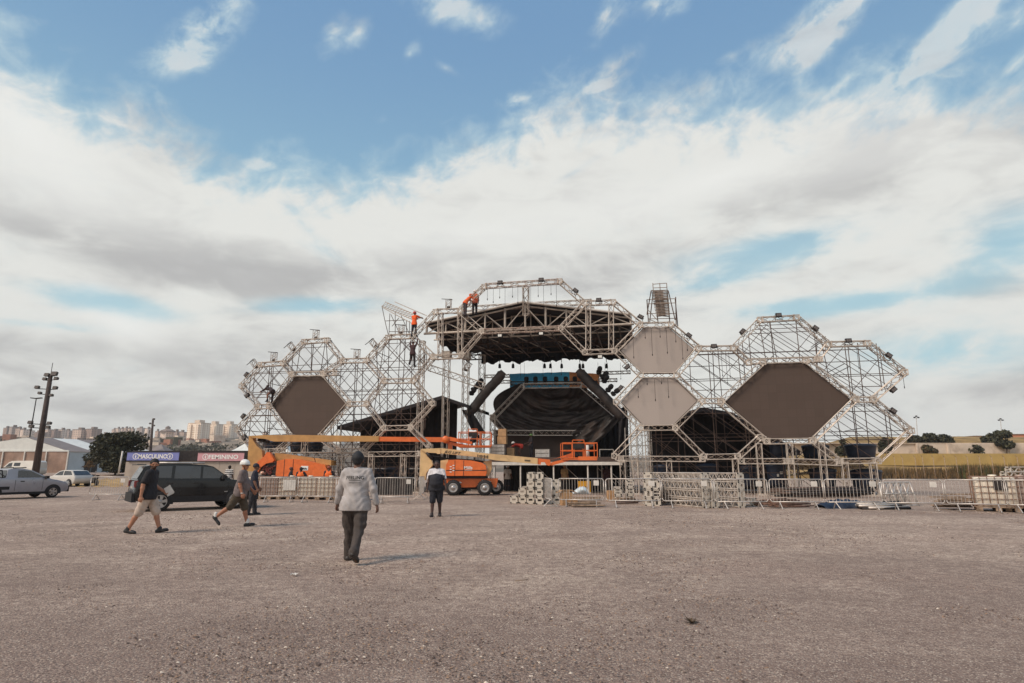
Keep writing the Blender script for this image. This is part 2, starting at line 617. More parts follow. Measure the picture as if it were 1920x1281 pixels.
def build_gravel():
    """loose stones lying on the yard near the camera"""
    rg = np.random.default_rng(3)
    n = 95000
    y = 3.2 + 20.0 * rg.random(n) ** 1.7
    x = (rg.random(n) * 2 - 1) * (0.92 * y + 0.6)
    keep = np.sin(x * 0.9 + y * .5) + np.sin(y * 1.3 - x * .6) + rg.normal(0, 1.2, n) > -0.6
    x, y = x[keep], y[keep]
    n = len(x)
    s = (0.004 + 0.010 * rg.random(n) ** 2.4) * (1 + np.clip(y - 9, 0, 20) * 0.05)
    base = np.array([(1, 0, 0), (0, 1, 0), (-1, 0, 0), (0, -1, 0), (0, 0, 1)], float)
    a = rg.random(n) * 6.283
    v = np.zeros((n, 5, 3))
    jit = 0.7 + 0.6 * rg.random((n, 5, 1))
    bx = base[None] * jit
    ca, sa = np.cos(a)[:, None], np.sin(a)[:, None]
    v[:, :, 0] = x[:, None] + s[:, None] * (bx[:, :, 0] * ca - bx[:, :, 1] * sa) * 1.25
    v[:, :, 1] = y[:, None] + s[:, None] * (bx[:, :, 0] * sa + bx[:, :, 1] * ca)
    zg = 0.018 * np.sin(x * 1.3 + y * .7) * np.sin(y * 1.1 - x * .4) + 0.012 * np.sin(x * 2.7 + 1) * np.sin(y * 2.9)
    v[:, :, 2] = zg[:, None] - 0.004 + s[:, None] * bx[:, :, 2] * 0.8
    f = np.array([(0, 1, 4), (1, 2, 4), (2, 3, 4), (3, 0, 4)])
    F = (np.arange(n)[:, None, None] * 5 + f[None]).reshape(-1, 3)
    me = bpy.data.meshes.new('gravel')
    me.from_pydata(v.reshape(-1, 3).tolist(), [], F.tolist())
    for nm, c in (('stone_grey', (120, 102, 92)), ('stone_dark', (82, 68, 62)), ('stone_pale', (206, 192, 176)), ('stone_tan', (146, 120, 100))):
        me.materials.append(mat(nm, c, .9, 0, .15, 30))
    k = rg.choice(4, n, p=[.36, .36, .04, .24])
    me.polygons.foreach_set('material_index', np.repeat(k, 4).astype(np.int32))
    o = bpy.data.objects.new('gravel', me)
    col.objects.link(o)
    tag(o, 'loose grey and tan stones strewn over the dirt yard', 'gravel', kind='stuff')


build_gravel()

M['dry_grass'] = mat('dry_grass', (142, 114, 68), .95, 0, .25, 0.35, .4, 3, dirt=(98, 82, 52), dirt_amt=.8, dirt_scale=.06)
M['dark_scrub'] = mat('dark_scrub', (92, 76, 52), .95, 0, .3, .6, .5, 3)
M['plaster'] = mat('stained_plaster', (208, 190, 172), .85, 0, .06, .6, dirt=(140, 122, 106), dirt_amt=.7, dirt_scale=.35)


def build_hillside():
    """grassy bank rising in steps behind the right wing, with a plaster wall and an ochre hoarding on it"""
    prof = [(99, 0.0), (101, 0.9), (104, 1.9), (108, 2.0), (118, 4.3), (123.6, 4.35), (124, 4.35), (128, 6.6), (140, 8.6), (152, 9.0), (230, 9.3), (400, 3.0)]
    xs = [40 + 6 * k for k in range(0, 58)]
    P = []
    for (y, z) in prof:
        P.append([(x, y + 1.2 * math.sin(x * .05), max(-.3, z * min(1, max(0, (x - .40 * y) / (.12 * y))) + (.12 * math.sin(x * .31 + y) if z > 0 and x > .41 * y else -.25))) for x in xs])
    g = MB()
    g.grid(P)
    tag(g.obj('hillside', M['dry_grass']), kind='structure')
    # plaster retaining wall
    w = MB()
    for k in range(40):
        x0 = 56 + k * 6
        yy = 123.9 + 1.2 * math.sin(x0 * .05)
        w.box((x0 + 3, yy, 5.4), (5.97, .3, 2.1))
        w.box((x0, yy - .12, 5.42), (.35, .3, 2.2))
    w.box((176, 123.9, 6.52), (240, 2.2, .14))
    tag(w.obj('retaining_wall', M['plaster']), 'long stained pale plaster wall across the grassy slope', 'wall')
    # ochre hoarding
    h = thing('hoarding', (65.5, 107.2, 1.95), 'long ochre yellow hoarding along the foot of the grassy slope', 'hoarding')
    b = MB()
    for k in range(70):
        b.box((2.5 * k - 2, 0.02 * (k % 3), 1.18), (2.49, .06, 2.0))
    b.obj('panel', mat('ochre_panel', (178, 150, 90), .7, 0, .05, .5, dirt=(160, 124, 60), dirt_amt=.5, dirt_scale=.4), h)
    b = MB()
    b.box((85, 0.05, .06), (176, .1, .18))
    b.obj('kickboard', M['darkmetal'], h)
    # fence posts in front of the hoarding
    proto = None
    for k, u in enumerate([1678, 1693, 1717, 1731, 1751, 1772, 1794, 1815, 1838, 1861, 1884, 1909]):
        p = at(u, 872, 96)
        loc = (p.x, 96, 0)
        if proto is None:
            proto = thing('fence_post', loc, 'thin weathered post of the wire fence below the ochre hoarding', 'post', group='wire fence posts below the hoarding')
            b = MB(); b.tube((0, 0, 0), (0.02, 0, 3.3), .045, 6, caps=True); b.obj('pole', M['wood'], proto)
            b = MB(); b.tube((0, 0, 3.3), (-.25, -.1, 3.65), .035, 5, caps=True); b.obj('arm', M['wood'], proto)
        else:
            dup(proto, loc, rnd.uniform(-.3, .3))


build_hillside()


def scrub(name, x0, x1, y, z0, h, dens, label, matl, blade=.05):
    b = MB()
    for k in range(dens):
        x = rnd.uniform(x0, x1); yy = y + rnd.uniform(-1.6, 1.6)
        hh = h * rnd.uniform(.35, 1.0)
        a = rnd.uniform(0, 3.14); dx, dy = math.cos(a) * blade, math.sin(a) * blade
        lx, ly = rnd.uniform(-.4, .4), rnd.uniform(-.2, .2)
        z = z0
        b.add([(x - dx, yy - dy, z), (x + dx, yy + dy, z), (x + lx * .5 + dx * .7, yy + ly * .5, z + hh * .6), (x + lx, yy + ly, z + hh), (x + lx * .5 - dx * .7, yy + ly * .5, z + hh * .6)], [(0, 1, 2, 4), (4, 2, 3)], rnd.randrange(2))
    return tag(b.obj(name, matl), label, 'undergrowth', kind='stuff')


M['weed_a'] = mat('dry_weed', (112, 86, 52), .95, 0, .3, 3)
M['leaf_brown0'] = mat('scrub_leaf', (84, 68, 48), .9, 0, .3, 2)
M['weed_b'] = mat('green_weed', (72, 72, 38), .95, 0, .3, 3)
scrub('undergrowth', 50, 92, 100.5, 0, 2.0, 6000, 'rank brown weeds below the ochre hoarding', [M['weed_a'], M['dark_scrub']], .10)
scrub('undergrowth', 42, 57, 103, 1.4, 2.0, 3600, 'dark scrub on the bank behind the legs of the right wing', [M['dark_scrub'], M['leaf_brown0']], .12)
scrub('undergrowth', 70, 80, 98.5, 0, 2.6, 1500, 'tall green reeds among the brown weeds', [M['weed_b'], M['weed_a']], .09)


def leaf_cloud(b, centers, n, size, flat=.5, mis=2):
    for k in range(n):
        c, r = rnd.choices(centers, weights=[q[1] ** 2 for q in centers])[0]
        while True:
            d = Vector((rnd.uniform(-1, 1), rnd.uniform(-1, 1), rnd.uniform(-1, 1)))
            if .25 < d.length < 1:
                break
        d = d * (d.length ** -.35)
        p = Vector(c) + Vector((d.x * r, d.y * r, d.z * r * flat))
        s = size * rnd.uniform(.6, 1.4)
        nrm = Vector((rnd.gauss(0, 1), rnd.gauss(0, 1), rnd.gauss(.6, 1))).normalized()
        u = nrm.orthogonal().normalized() * s
        w = nrm.cross(u).normalized() * s * .6
        b.add([p - u, p + w, p + u, p - w], [(0, 1, 2, 3)], rnd.randrange(mis))


def tree(loc, h, w, label, leaf=2600, size=.16, trunk=.5, mats=None, seed=1, group=None, flat=.45, name='tree', clumps=9):
    rr = random.Random(seed)
    o = thing(name, loc, label, 'tree', group=group)
    b = MB()
    top = Vector((rr.uniform(-.1, .1) * w, rr.uniform(-.1, .1) * w, h * .62))
    b.tube((0, 0, -.1), (top * .5), .05 * h * .55, 8, .035 * h * .6)
    b.tube(top * .5, top, .035 * h * .6, 7, .02 * h)
    cs = []
    for k in range(clumps):
        a = k * 2.4 + rr.uniform(-.4, .4)
        rad = w * .5 * rr.uniform(.35, .85)
        zz = h * (trunk + (1 - trunk) * rr.uniform(.05, .9))
        rad *= 1.15 - .7 * (zz / h - trunk) / (1 - trunk)
        c = Vector((math.cos(a) * rad, math.sin(a) * rad, zz))
        b.tube(top * rr.uniform(.45, .95), c, .012 * h, 5, .004 * h)
        cs.append((c, w * rr.uniform(.16, .27)))
    cs.append((Vector((0, 0, h * .9)), w * .2))
    cs.append((Vector((0, 0, h * (trunk + .25))), w * .3))
    b.obj('trunk', M['bark'], o)
    c = MB()
    leaf_cloud(c, cs, leaf, size, flat)
    c.obj('crown', mats or [M['leaf_dark'], M['leaf_mid']], o)
    return o


M['bark'] = mat('bark', (74, 60, 50), .95, 0, .2, 6)
M['leaf_dark'] = mat('dark_leaf', (44, 46, 32), .8, 0, .3, 2)
M['leaf_mid'] = mat('mid_leaf', (66, 64, 42), .8, 0, .3, 2)
M['leaf_brown'] = mat('brownish_leaf', (88, 70, 48), .85, 0, .3, 2)

# trees on the slope at the right
for i, (u, v0, v1, w, Y, lab) in enumerate([
        (1716, 818, 838, 24, 127, 'small dark tree on the grassy slope left of the bushiest one'),
        (1741, 815, 839, 32, 126.5, 'bushy dark tree on the grassy slope above the plaster wall'),
        (1771, 818, 837, 38, 127, 'wide flat dark bush on the crest of the grassy slope'),
        (1860, 816, 838, 34, 127, 'dark round tree close beside the tallest tree on the slope'),
        (1886, 810, 848, 34, 122, 'tallest dark tree on the slope, its bare trunk before the plaster wall'),
        (1832, 836, 848, 22, 121, 'thin sparse tree with few leaves before the plaster wall'),
        (1740, 838, 848, 26, 122.5, 'low brownish tree hanging over the left end of the plaster wall'),
        (1663, 822, 852, 30, 118, 'dark tree behind the right end of the truss frame'),
        (1583, 824, 855, 24, 118, 'dark tree seen through the scaffold right of the big screen')]):
    p0, p1 = at(u, v1, Y), at(u, v0, Y)
    hh = p1.z - p0.z + .8
    tree((p0.x, Y, p0.z - .8), hh, w / FPX * Y * 1.05, lab, 1500 if 'sparse' not in lab else 200, .30, .25, [M['leaf_brown'], M['leaf_mid']] if i == 6 else None, seed=i + 11, group='trees on the grassy slope', clumps=12, flat=.8)

# big dark tree beside the marquee, on the left
p0, p1 = at(214, 899, 84), at(214, 818, 84)
tree((p0.x, 84, ground_height(p0.x, 84) - .1), p1.z - .3, 8.6, 'big dark evergreen tree spreading between the marquee and the toilet block', 9000, .21, .12, None, 5, flat=.42, name='tree', clumps=26)
p0 = at(166, 880, 92)
tree((p0.x, 92, ground_height(p0.x, 92)), at(166, 864, 92).z - ground_height(p0.x, 92), 1.6, 'small orange brown sapling before the pale end wall of the marquee', 260, .12, .5, [M['leaf_brown'], M['weed_a']], 8)


# ------------------------------------------------------------------ the far city
def build_city():
    hz = MB()
    xs = [-1600 + 50 * k for k in range(65)]
    P = []
    for (y, zf) in ((330, 0.0), (420, .25), (560, .55), (760, .85), (1000, 1.0), (1250, 1.0), (1440, .9)):
        row = []
        for x in xs:
            az = x / y
            base = 40 if az < -.38 else 40 * max(0, (-az) / .38) + 18
            z = zf * base * (1 + .08 * math.sin(x * .011) + .05 * math.sin(x * .037 + y)) - .5
            row.append((x, y, z))
        P.append(row)
    hz.grid(P)
    tag(hz.obj('hills', mat('far_town_ground', (112, 98, 84), .95, 0, .3, .012, dirt=(70, 70, 52), dirt_amt=.9, dirt_scale=.02)), kind='structure')

    def bmat(name, wall, win, w, h):
        m = bpy.data.materials.new(name)
        m.use_nodes = True
        t = m.node_tree
        t.nodes.clear()
        N = NT(t)
        b = N.n('ShaderNodeBsdfPrincipled')
        tc = N.n('ShaderNodeTexCoord')
        sp = N.n('ShaderNodeSeparateXYZ')
        t.links.new(tc.outputs['Object'], sp.inputs[0])
        x, y, z = (E(N, sp.outputs[i]) for i in range(3))
        fx = N.m('FRACT', (x * 1.0 - y * 0.93) / w)
        fz = N.m('FRACT', z / h)
        pier = N.m('GREATER_THAN', fx, 0.52)
        sill = N.m('GREATER_THAN', fz, 0.38)
        bay = N.m('GREATER_THAN', N.m('FRACT', (x * 1.0 + y * 0.93) / (w * 3.3)), 0.72)
        c = N.mix(pier * sill, lin(wall), lin(win))
        c = N.mix(bay * 0.5, c, lin(win))
        c = N.mix(N.noise(E(N, tc.outputs['Object']), .05, 3) * 0.3, c, lin(tuple(int(q * .85) for q in wall)))
        N.put(b.inputs['Base Color'], c)
        b.inputs['Roughness'].default_value = .8
        o = N.n('ShaderNodeOutputMaterial')
        t.links.new(b.outputs[0], o.inputs[0])
        return m
    walls = [bmat('facade_beige', (214, 190, 174), (158, 138, 130), 3.6, 3.1), bmat('facade_grey', (180, 164, 156), (132, 118, 114), 3.2, 3.0),
             bmat('facade_pale', (236, 214, 198), (180, 158, 146), 3.4, 3.0), bmat('facade_brown', (166, 142, 130), (122, 104, 98), 4.0, 3.2)]
    cream = bmat('facade_cream', (255, 238, 218), (206, 178, 156), 3.3, 3.0)
    roofm = mat('flat_roof', (126, 112, 104), .9, 0, .2, .2)
    flat = [  # u0, u1, v top, v base, distance, material, shape note
        (3, 15, 803, 832, 1000, 3, 'dark narrow tower at the far left end of the skyline'),
        (16, 25, 801, 832, 980, 1, 'grey tower right beside the darkest one at the far left'),
        (26, 36, 804, 832, 980, 0, 'beige tower, third from the far left end of the skyline'),
        (37, 45, 806, 832, 940, 2, 'pale tower rising over the ridge of the marquee'),
        (46, 55, 808, 832, 950, 2, 'pale tower just left of the thin street lamp'),
        (57, 74, 811, 832, 1000, 3, 'low brown block left of the tall floodlight mast'),
        (82, 92, 806, 832, 1020, 0, 'beige tower touching the tall floodlight mast on its right'),
        (93, 104, 808, 832, 1020, 3, 'brown tower, second to the right of the tall floodlight mast'),
        (107, 117, 806, 832, 1050, 2, 'narrow pale tower between the brown one and the wide office block'),
        (119, 130, 808, 832, 1080, 1, 'narrow grey tower next to the wide office block'),
        (134, 155, 806, 834, 900, 0, 'shaded wing of the wide office block above the marquee'),
        (156, 179, 805, 834, 900, 3, 'wide brown office block with bands of windows above the marquee'),
        (186, 204, 814, 832, 1100, 2, 'low pale block between the office block and the tree'),
        (209, 214, 806, 832, 1150, 0, 'first of the thin towers above the tree, beige'),
        (216, 221, 804, 832, 1150, 2, 'second of the thin towers above the tree, pale'),
        (224, 229, 804, 832, 1200, 2, 'third of the thin towers above the tree'),
        (231, 236, 803, 832, 1200, 0, 'fourth of the thin towers above the tree'),
        (238, 242, 804, 832, 1200, 2, 'fifth of the thin towers above the tree'),
        (244, 248, 804, 832, 1200, 0, 'last of the thin towers above the tree'),
        (255, 266, 803, 832, 1250, 1, 'grey tower standing alone behind the leaning pole'),
        (271, 278, 804, 832, 1150, 2, 'thin pale tower left of the dark mast'),
        (290, 296, 809, 838, 900, 0, 'narrow beige tower right of the dark mast'),
        (297, 304, 811, 838, 900, 1, 'narrow grey tower left of the pointed roof'),
        (323, 333, 810, 838, 880, 1, 'grey tower right of the pointed roof'),
        (334, 345, 811, 838, 880, 0, 'beige tower before the three big cream towers'),
        (443, 449, 814, 834, 1360, 1, 'tiny grey tower right of the three cream towers'),
        (451, 457, 817, 834, 1390, 3, 'tiny brown tower behind the left end of the truss frame'),
        (492, 499, 812, 832, 1300, 2, 'pale tower seen through the lower left hexagon'),
    ]
    for i, (u0, u1, vt, vb, Y, k, lab) in enumerate(flat):
        a, c = at(u0, vt, Y), at(u1, vb, Y)
        W = c.x - a.x; H = a.z - c.z + 6
        D = W * rnd.uniform(.5, .9)
        o = thing('apartment_tower' if H > W else 'apartment_block', ((a.x + c.x) / 2, Y + D / 2, c.z - 6), lab, 'building', rz=-rnd.uniform(.25, .55), group='far city buildings on the skyline')
        sc_ = .86
        b = MB(); b.box((0, 0, H / 2), (W * sc_, D, H)); b.obj('wall', walls[k], o)
        b = MB(); b.box((0, 0, H + .4), (W * sc_ * 1.02, D * 1.02, .8)); b.box((W * .08 * (i % 3 - 1), 0, H + 2), (W * .3, D * .4, 3.2)); b.obj('roof', roofm, o)
    # tower with pointed roof
    Y = 860
    a, c = at(303, 810, Y), at(322, 840, Y)
    W = c.x - a.x; H = a.z - c.z + 4
    o = thing('apartment_tower', ((a.x + c.x) / 2, Y, c.z - 4), 'pale tower with a pointed pavilion roof between two grey slabs', 'building', rz=-.5, group='far city buildings on the skyline')
    b = MB(); b.box((0, 0, H / 2), (W * .72, W * .72, H)); b.obj('wall', walls[2], o)
    b = MB(); b.lathe((0, 0, H), [(W * .62, 0), (W * .60, 1.2), (W * .36, 3.2), (W * .2, 4), (W * .2, 6.5), (.2, 8.5)], 8, smooth=False); b.obj('roof', roofm, o)
    # three white towers
    for (u0, u1, vt, vb, lab) in ((355, 388, 795, 850, 'left and nearest of the three big cream towers'),
                                  (389, 413, 797, 848, 'middle one of the three big cream towers'),
                                  (417, 441, 797, 846, 'right one of the three big cream towers')):
        Y = 840 + (u0 - 355) * .8
        a, c = at(u0, vt, Y), at(u1, vb, Y)
        W = c.x - a.x; H = a.z - c.z + 5
        o = thing('apartment_tower', ((a.x + c.x) / 2, Y, c.z - 5), lab, 'building', rz=-.42, group='three big cream apartment towers')
        b = MB()
        b.box((0, 0, H / 2), (W * .86, W * .55, H))
        b.box((-W * .26, -W * .28, H / 2 - .6), (W * .24, W * .14, H - 1.2))
        b.box((W * .25, -W * .28, H / 2 - .6), (W * .24, W * .14, H - 1.2))
        b.obj('wall', cream, o)
        b = MB()
        for kf in range(1, int(H / 3)):
            b.box((0, -W * .275, kf * 3.0), (W * .2, W * .06, .5))
        b.obj('balcony', M['plaster'], o)
        b = MB(); b.box((0, 0, H + .5), (W * .88, W * .57, 1.0)); b.box((0, 0, H + 3), (W * .34, W * .3, 4)); b.obj('roof', M['plaster'], o)
    # low town between: roofs and tree clumps as one mass
    b = MB()
    for k in range(900):
        Y = rnd.uniform(560, 1000)
        u = rnd.uniform(-40, 520)
        base = at(u, 832 + rnd.uniform(-3, 12) * (900 / Y) ** 1.5, Y)
        w = rnd.uniform(5, 11); hh = rnd.uniform(2, 6)
        b.box((base.x, Y, base.z + hh / 2 - 4), (w, w, hh + 8), rnd.uniform(0, 1.5), rnd.randrange(4))
    tag(b.obj('town_roofs', [M['plaster'], mat('tile_roof', (150, 104, 84), .9, 0, .15, .2), roofm, M['leaf_mid']]), 'low houses and roofs crowding the far slope', 'houses', kind='stuff')
    b = MB()
    cs = []
    for k in range(260):
        Y = rnd.uniform(380, 900)
        u = rnd.choice([rnd.uniform(280, 480), rnd.uniform(-40, 60), rnd.uniform(330, 365), rnd.uniform(440, 480)])
        base = at(u, 848 + rnd.uniform(-6, 10), Y)
        cs.append((Vector((base.x, Y, base.z + 1)), rnd.uniform(4, 9)))
    leaf_cloud(b, cs, 15000, 1.1, .6)
    tag(b.obj('far_woods', [M['leaf_dark'], M['leaf_mid']]), 'dark woods between the houses on the far slope', 'woods', kind='stuff')
    # orange building on the crest at the right
    Y = 150
    a, c = at(1880, 815, Y), at(1960, 832, Y)
    o = thing('low_building', (a.x, Y, c.z - .6), 'long low salmon pink building on the crest at the right', 'building')
    L = 14; H = a.z - c.z + .6
    b = MB(); b.box((L / 2 + 2, 3, H / 2), (L, 6, H)); b.box((-1.5, 3.4, H / 2 - .5), (7, 5, H - 1)); b.obj('wall', mat('salmon_wall', (206, 142, 112), .85, 0, .06, .5), o)
    b = MB(); b.box((L / 2 + 2, 3, H + .08), (L + .4, 6.4, .16)); b.obj('roof', roofm, o)
    o = thing('low_building', (at(1836, 818, Y).x, Y, at(1836, 828, Y).z - .5), 'small pink hut on the slope left of the tallest tree', 'building')
    b = MB(); b.box((1, 2, .9), (3.6, 3, 1.8)); b.obj('wall', mat('pink_wall', (196, 150, 128), .85, 0, .06, .5), o)
    b = MB(); b.box((1, 2, 1.86), (3.9, 3.3, .12)); b.obj('roof', roofm, o)


build_city()


# ------------------------------------------------------------------ lamp posts and masts
def mast(u_base, v_base, u_top, v_top, Y, r, label, name='floodlight_mast', lights=()):
    b0 = at(u_base, v_base, Y)
    t0 = at(u_top, v_top, Y)
    z0 = ground_height(b0.x, Y) - .1
    H = t0.z - z0
    o = thing(name, (b0.x, Y, z0), label, 'light mast')
    lean = (t0.x - b0.x)
    b = MB(); b.tube((0, 0, 0), (lean, 0, H), r, 12, r * .55, caps=True); b.obj('pole', M['concrete_dark'], o)
    for (f, dx, s) in lights:
        z = H * f
        x = lean * f
        b = MB()
        b.tube((x - .1, 0, z), (x + dx * .8, 0, z + .05), .04, 6)
        b.obj('arm', M['darkmetal'], o)
        b = MB(); b.box((x + dx * .8, -.12, z + .2 * s), (.46 * s, .26, .30 * s), Matrix.Rotation(R(-18), 3, 'X')); b.box((x + dx * .8, -.27, z + .16 * s), (.38 * s, .02, .24 * s), Matrix.Rotation(R(-18), 3, 'X'))
        b.obj('floodlight', M['darkmetal'], o)
    return o


M['concrete_dark'] = mat('dark_pole', (66, 54, 50), .85, 0, .2, 2)
Y = 62
o = mast(66, 889, 95, 704, Y, .34, 'tall dark leaning mast carrying clusters of floodlights beside the marquee', lights=[
    (.99, .55, 1.3), (.985, -.35, 1.0), (.955, .9, .8), (.95, -.55, .8), (.87, -1.35, .9), (.865, .95, .9), (.82, -.9, .7), (.80, .6, .7), (.545, -1.5, .9), (.54, .9, .8), (.51, -1.3, .9), (.505, .8, .8)])
b = MB(); b.tube((at(95, 704, Y).x - at(66, 889, Y).x, 0, at(95, 704, Y).z), (at(99, 680, Y).x - at(66, 889, Y).x, 0, at(99, 680, Y).z), .03, 5); b.obj('antenna', M['darkmetal'], o)
o = thing('street_lamp', (at(56, 812, 100).x, 100, 0.9), 'thin street lamp with a flat twin head left of the tall mast', 'street lamp')
tt = at(68, 748, 100); t0 = at(56, 812, 100)
dxl = tt.x - t0.x
b = MB(); b.tube((0, 0, 0), (dxl, 0, tt.z - .9), .13, 8, .07); b.obj('pole', M['darkmetal'], o)
b = MB(); b.box((dxl - .45, 0, tt.z - .8), (.85, .4, .16), Matrix.Rotation(R(6), 3, 'Y')); b.box((dxl + .45, 0, tt.z - .8), (.85, .4, .16), Matrix.Rotation(R(-6), 3, 'Y')); b.obj('lamp_head', M['darkmetal'], o)
mast(283, 850, 287, 786, 150, .4, 'dark mast with small floodlights left of the pale towers', lights=[(.98, .3, 1.2), (.9, -.7, 1.0), (.86, .5, 1.0), (.6, -.5, .9)])
o = mast(272, 838, 281, 806, 200, .2, 'thin leaning red pole beside the dark mast', name='pole')
o['category'] = 'pole'
for u, vt, Y, lab in ((1718, 783, 240, 'slim light mast on the crest behind the right end of the truss frame'), (1876, 788, 250, 'slim light mast on the crest above the tallest tree')):
    p0, p1 = at(u + 2, 822, Y), at(u, vt, Y)
    o = thing('floodlight_mast', (p0.x, Y, p0.z - 1), lab, 'light mast')
    b = MB(); b.tube((0, 0, 0), (p1.x - p0.x, 0, p1.z - p0.z + 1), .16, 6, .1); b.obj('pole', M['galv'], o)
    for s in (-1, 0, 1):
        b = MB(); b.box((p1.x - p0.x + s * .75, -.1, p1.z - p0.z + 1 + (.5 if s == 0 else 0)), (.6, .4, .5)); b.tube((p1.x - p0.x, 0, p1.z - p0.z + .8), (p1.x - p0.x + s * .75, 0, p1.z - p0.z + 1), .05, 5); b.obj('floodlight', M['darkmetal'], o)


# ------------------------------------------------------------------ marquee, tents, toilet block
def build_marquee():
    Y = 96
    zg = .9
    pvc = mat('white_pvc', (214, 214, 208), .6, 0, .04, 1)
    pvcg = mat('grey_pvc', (128, 118, 114), .7, 0, .06, 1)
    pale = mat('pale_blue_pvc', (168, 178, 184), .6, 0, .05, .8)
    dirty = mat('dirty_clear_wall', (150, 122, 106), .5, 0, .2, .4, dirt=(206, 194, 182), dirt_amt=.8, dirt_scale=.16)
    x0, x1 = at(-40, 886, Y).x, at(124, 886, Y).x
    xr = at(50, 821, Y).x
    ze = at(124, 847, Y).z; zr = at(50, 820, Y).z
    o = thing('marquee', (x1, Y, zg), 'large white marquee with grey and white striped roof and stained clear walls', 'marquee', rz=0)
    L = [x0 - x1, 0]; rx = xr - x1
    dep = 15.0; sk = 5.2   # the tent runs back and to the right
    back = lambda x, f: (x + sk * f, dep * f)
    b = MB()
    b.poly([(L[0], 0, 0), (0, 0, 0), (0, 0, ze - zg), (L[0], 0, ze - zg)], .06, (0, 1, 0)); b.obj('front_wall', dirty, o)
    b = MB()
    b.poly([(L[0] - 8, 0.05, ze - zg), (0.15, 0.05, ze - zg), (rx, 0.05, zr - zg)], .08, (0, 1, 0)); b.obj('gable', pvc, o)
    bw = [MB(), MB()]
    nb = 4
    for k in range(nb):
        f0, f1 = k / nb, (k + 1) / nb
        for (xa, za, xb, zb) in ((.15, ze - zg, rx, zr - zg), (L[0] - 8, ze - zg, rx, zr - zg)):
            pts = [(*back(xa, f0), za), (*back(xa, f1), za), (*back(xb, f1), zb), (*back(xb, f0), zb)]
            bw[(k + 1) % 2].poly(pts, .06, (0, 0, 1))
    bw[0].obj('white_roof', pvc, o); bw[1].obj('grey_roof', pvcg, o)
    b = MB(); b.poly([(0.02, .1, 0), (*back(0.02, 1), 0), (*back(0.02, 1), ze - zg - .06), (0.02, .1, ze - zg - .06)], .06, (1, 0, 0)); b.obj('side_wall', pale, o)
    b = MB()
    for f in (0, .02):
        pass
    for k in range(5):
        xx = L[0] * k / 4.0
        b.box((xx, -.12, (ze - zg) / 2), (.16, .16, ze - zg))
    b.obj('post', M['white'], o)
    b = MB(); b.box((*back(.1, .2), 1.05), (.1, 1.0, 2.1), -math.atan2(sk, dep)); b.box((*back(.1, .27), 1.05), (.12, .9, 2.1), -math.atan2(sk, dep)); b.obj('door', M['darkmetal'], o)
    b = MB(); b.box((L[0] / 2 - 2, -.02, ze - zg + .12), (-L[0] + 4, .2, .22)); b.obj('valance', pvc, o)
    # pagoda tents further right
    for (u0, u1, vt, vb, Y2, lab) in ((262, 312, 832, 850, 150, 'grey peaked tent roof showing behind the toilet block'),
                                      (424, 474, 830, 850, 110, 'white peaked tent behind the left end of the truss frame'),
                                      (476, 548, 812, 856, 74, 'white pointed tent behind the lower left hexagon'),
                                      (618, 640, 805, 830, 80, 'white tent corner showing right of the left screen')):
        a, c = at(u0, vt, Y2), at(u1, vb, Y2)
        W = c.x - a.x
        t_ = thing('tent', ((a.x + c.x) / 2, Y2 + W / 2, 0), lab, 'tent', group='peaked tents behind the stage')
        he = c.z
        hp = a.z
        b = MB(); b.lathe((0, 0, 0), [(W * .71, he), (W * .36, he + (hp - he) * .42), (W * .1, he + (hp - he) * .85), (.05, hp)], 4, rot=Matrix.Rotation(R(45), 3, 'Z'), smooth=False); b.obj('canopy', pvcg if 'grey' in lab else pvc, t_)
        b = MB(); b.box((0, 0, he - .2), (W, W, .4)); b.obj('valance', pvc, t_)
        for sx in (-1, 1):
            b = MB(); b.tube((sx * W * .49, -W * .49, 0), (sx * W * .49, -W * .49, he), .06, 6); b.obj('leg', M['galv'], t_)


build_marquee()


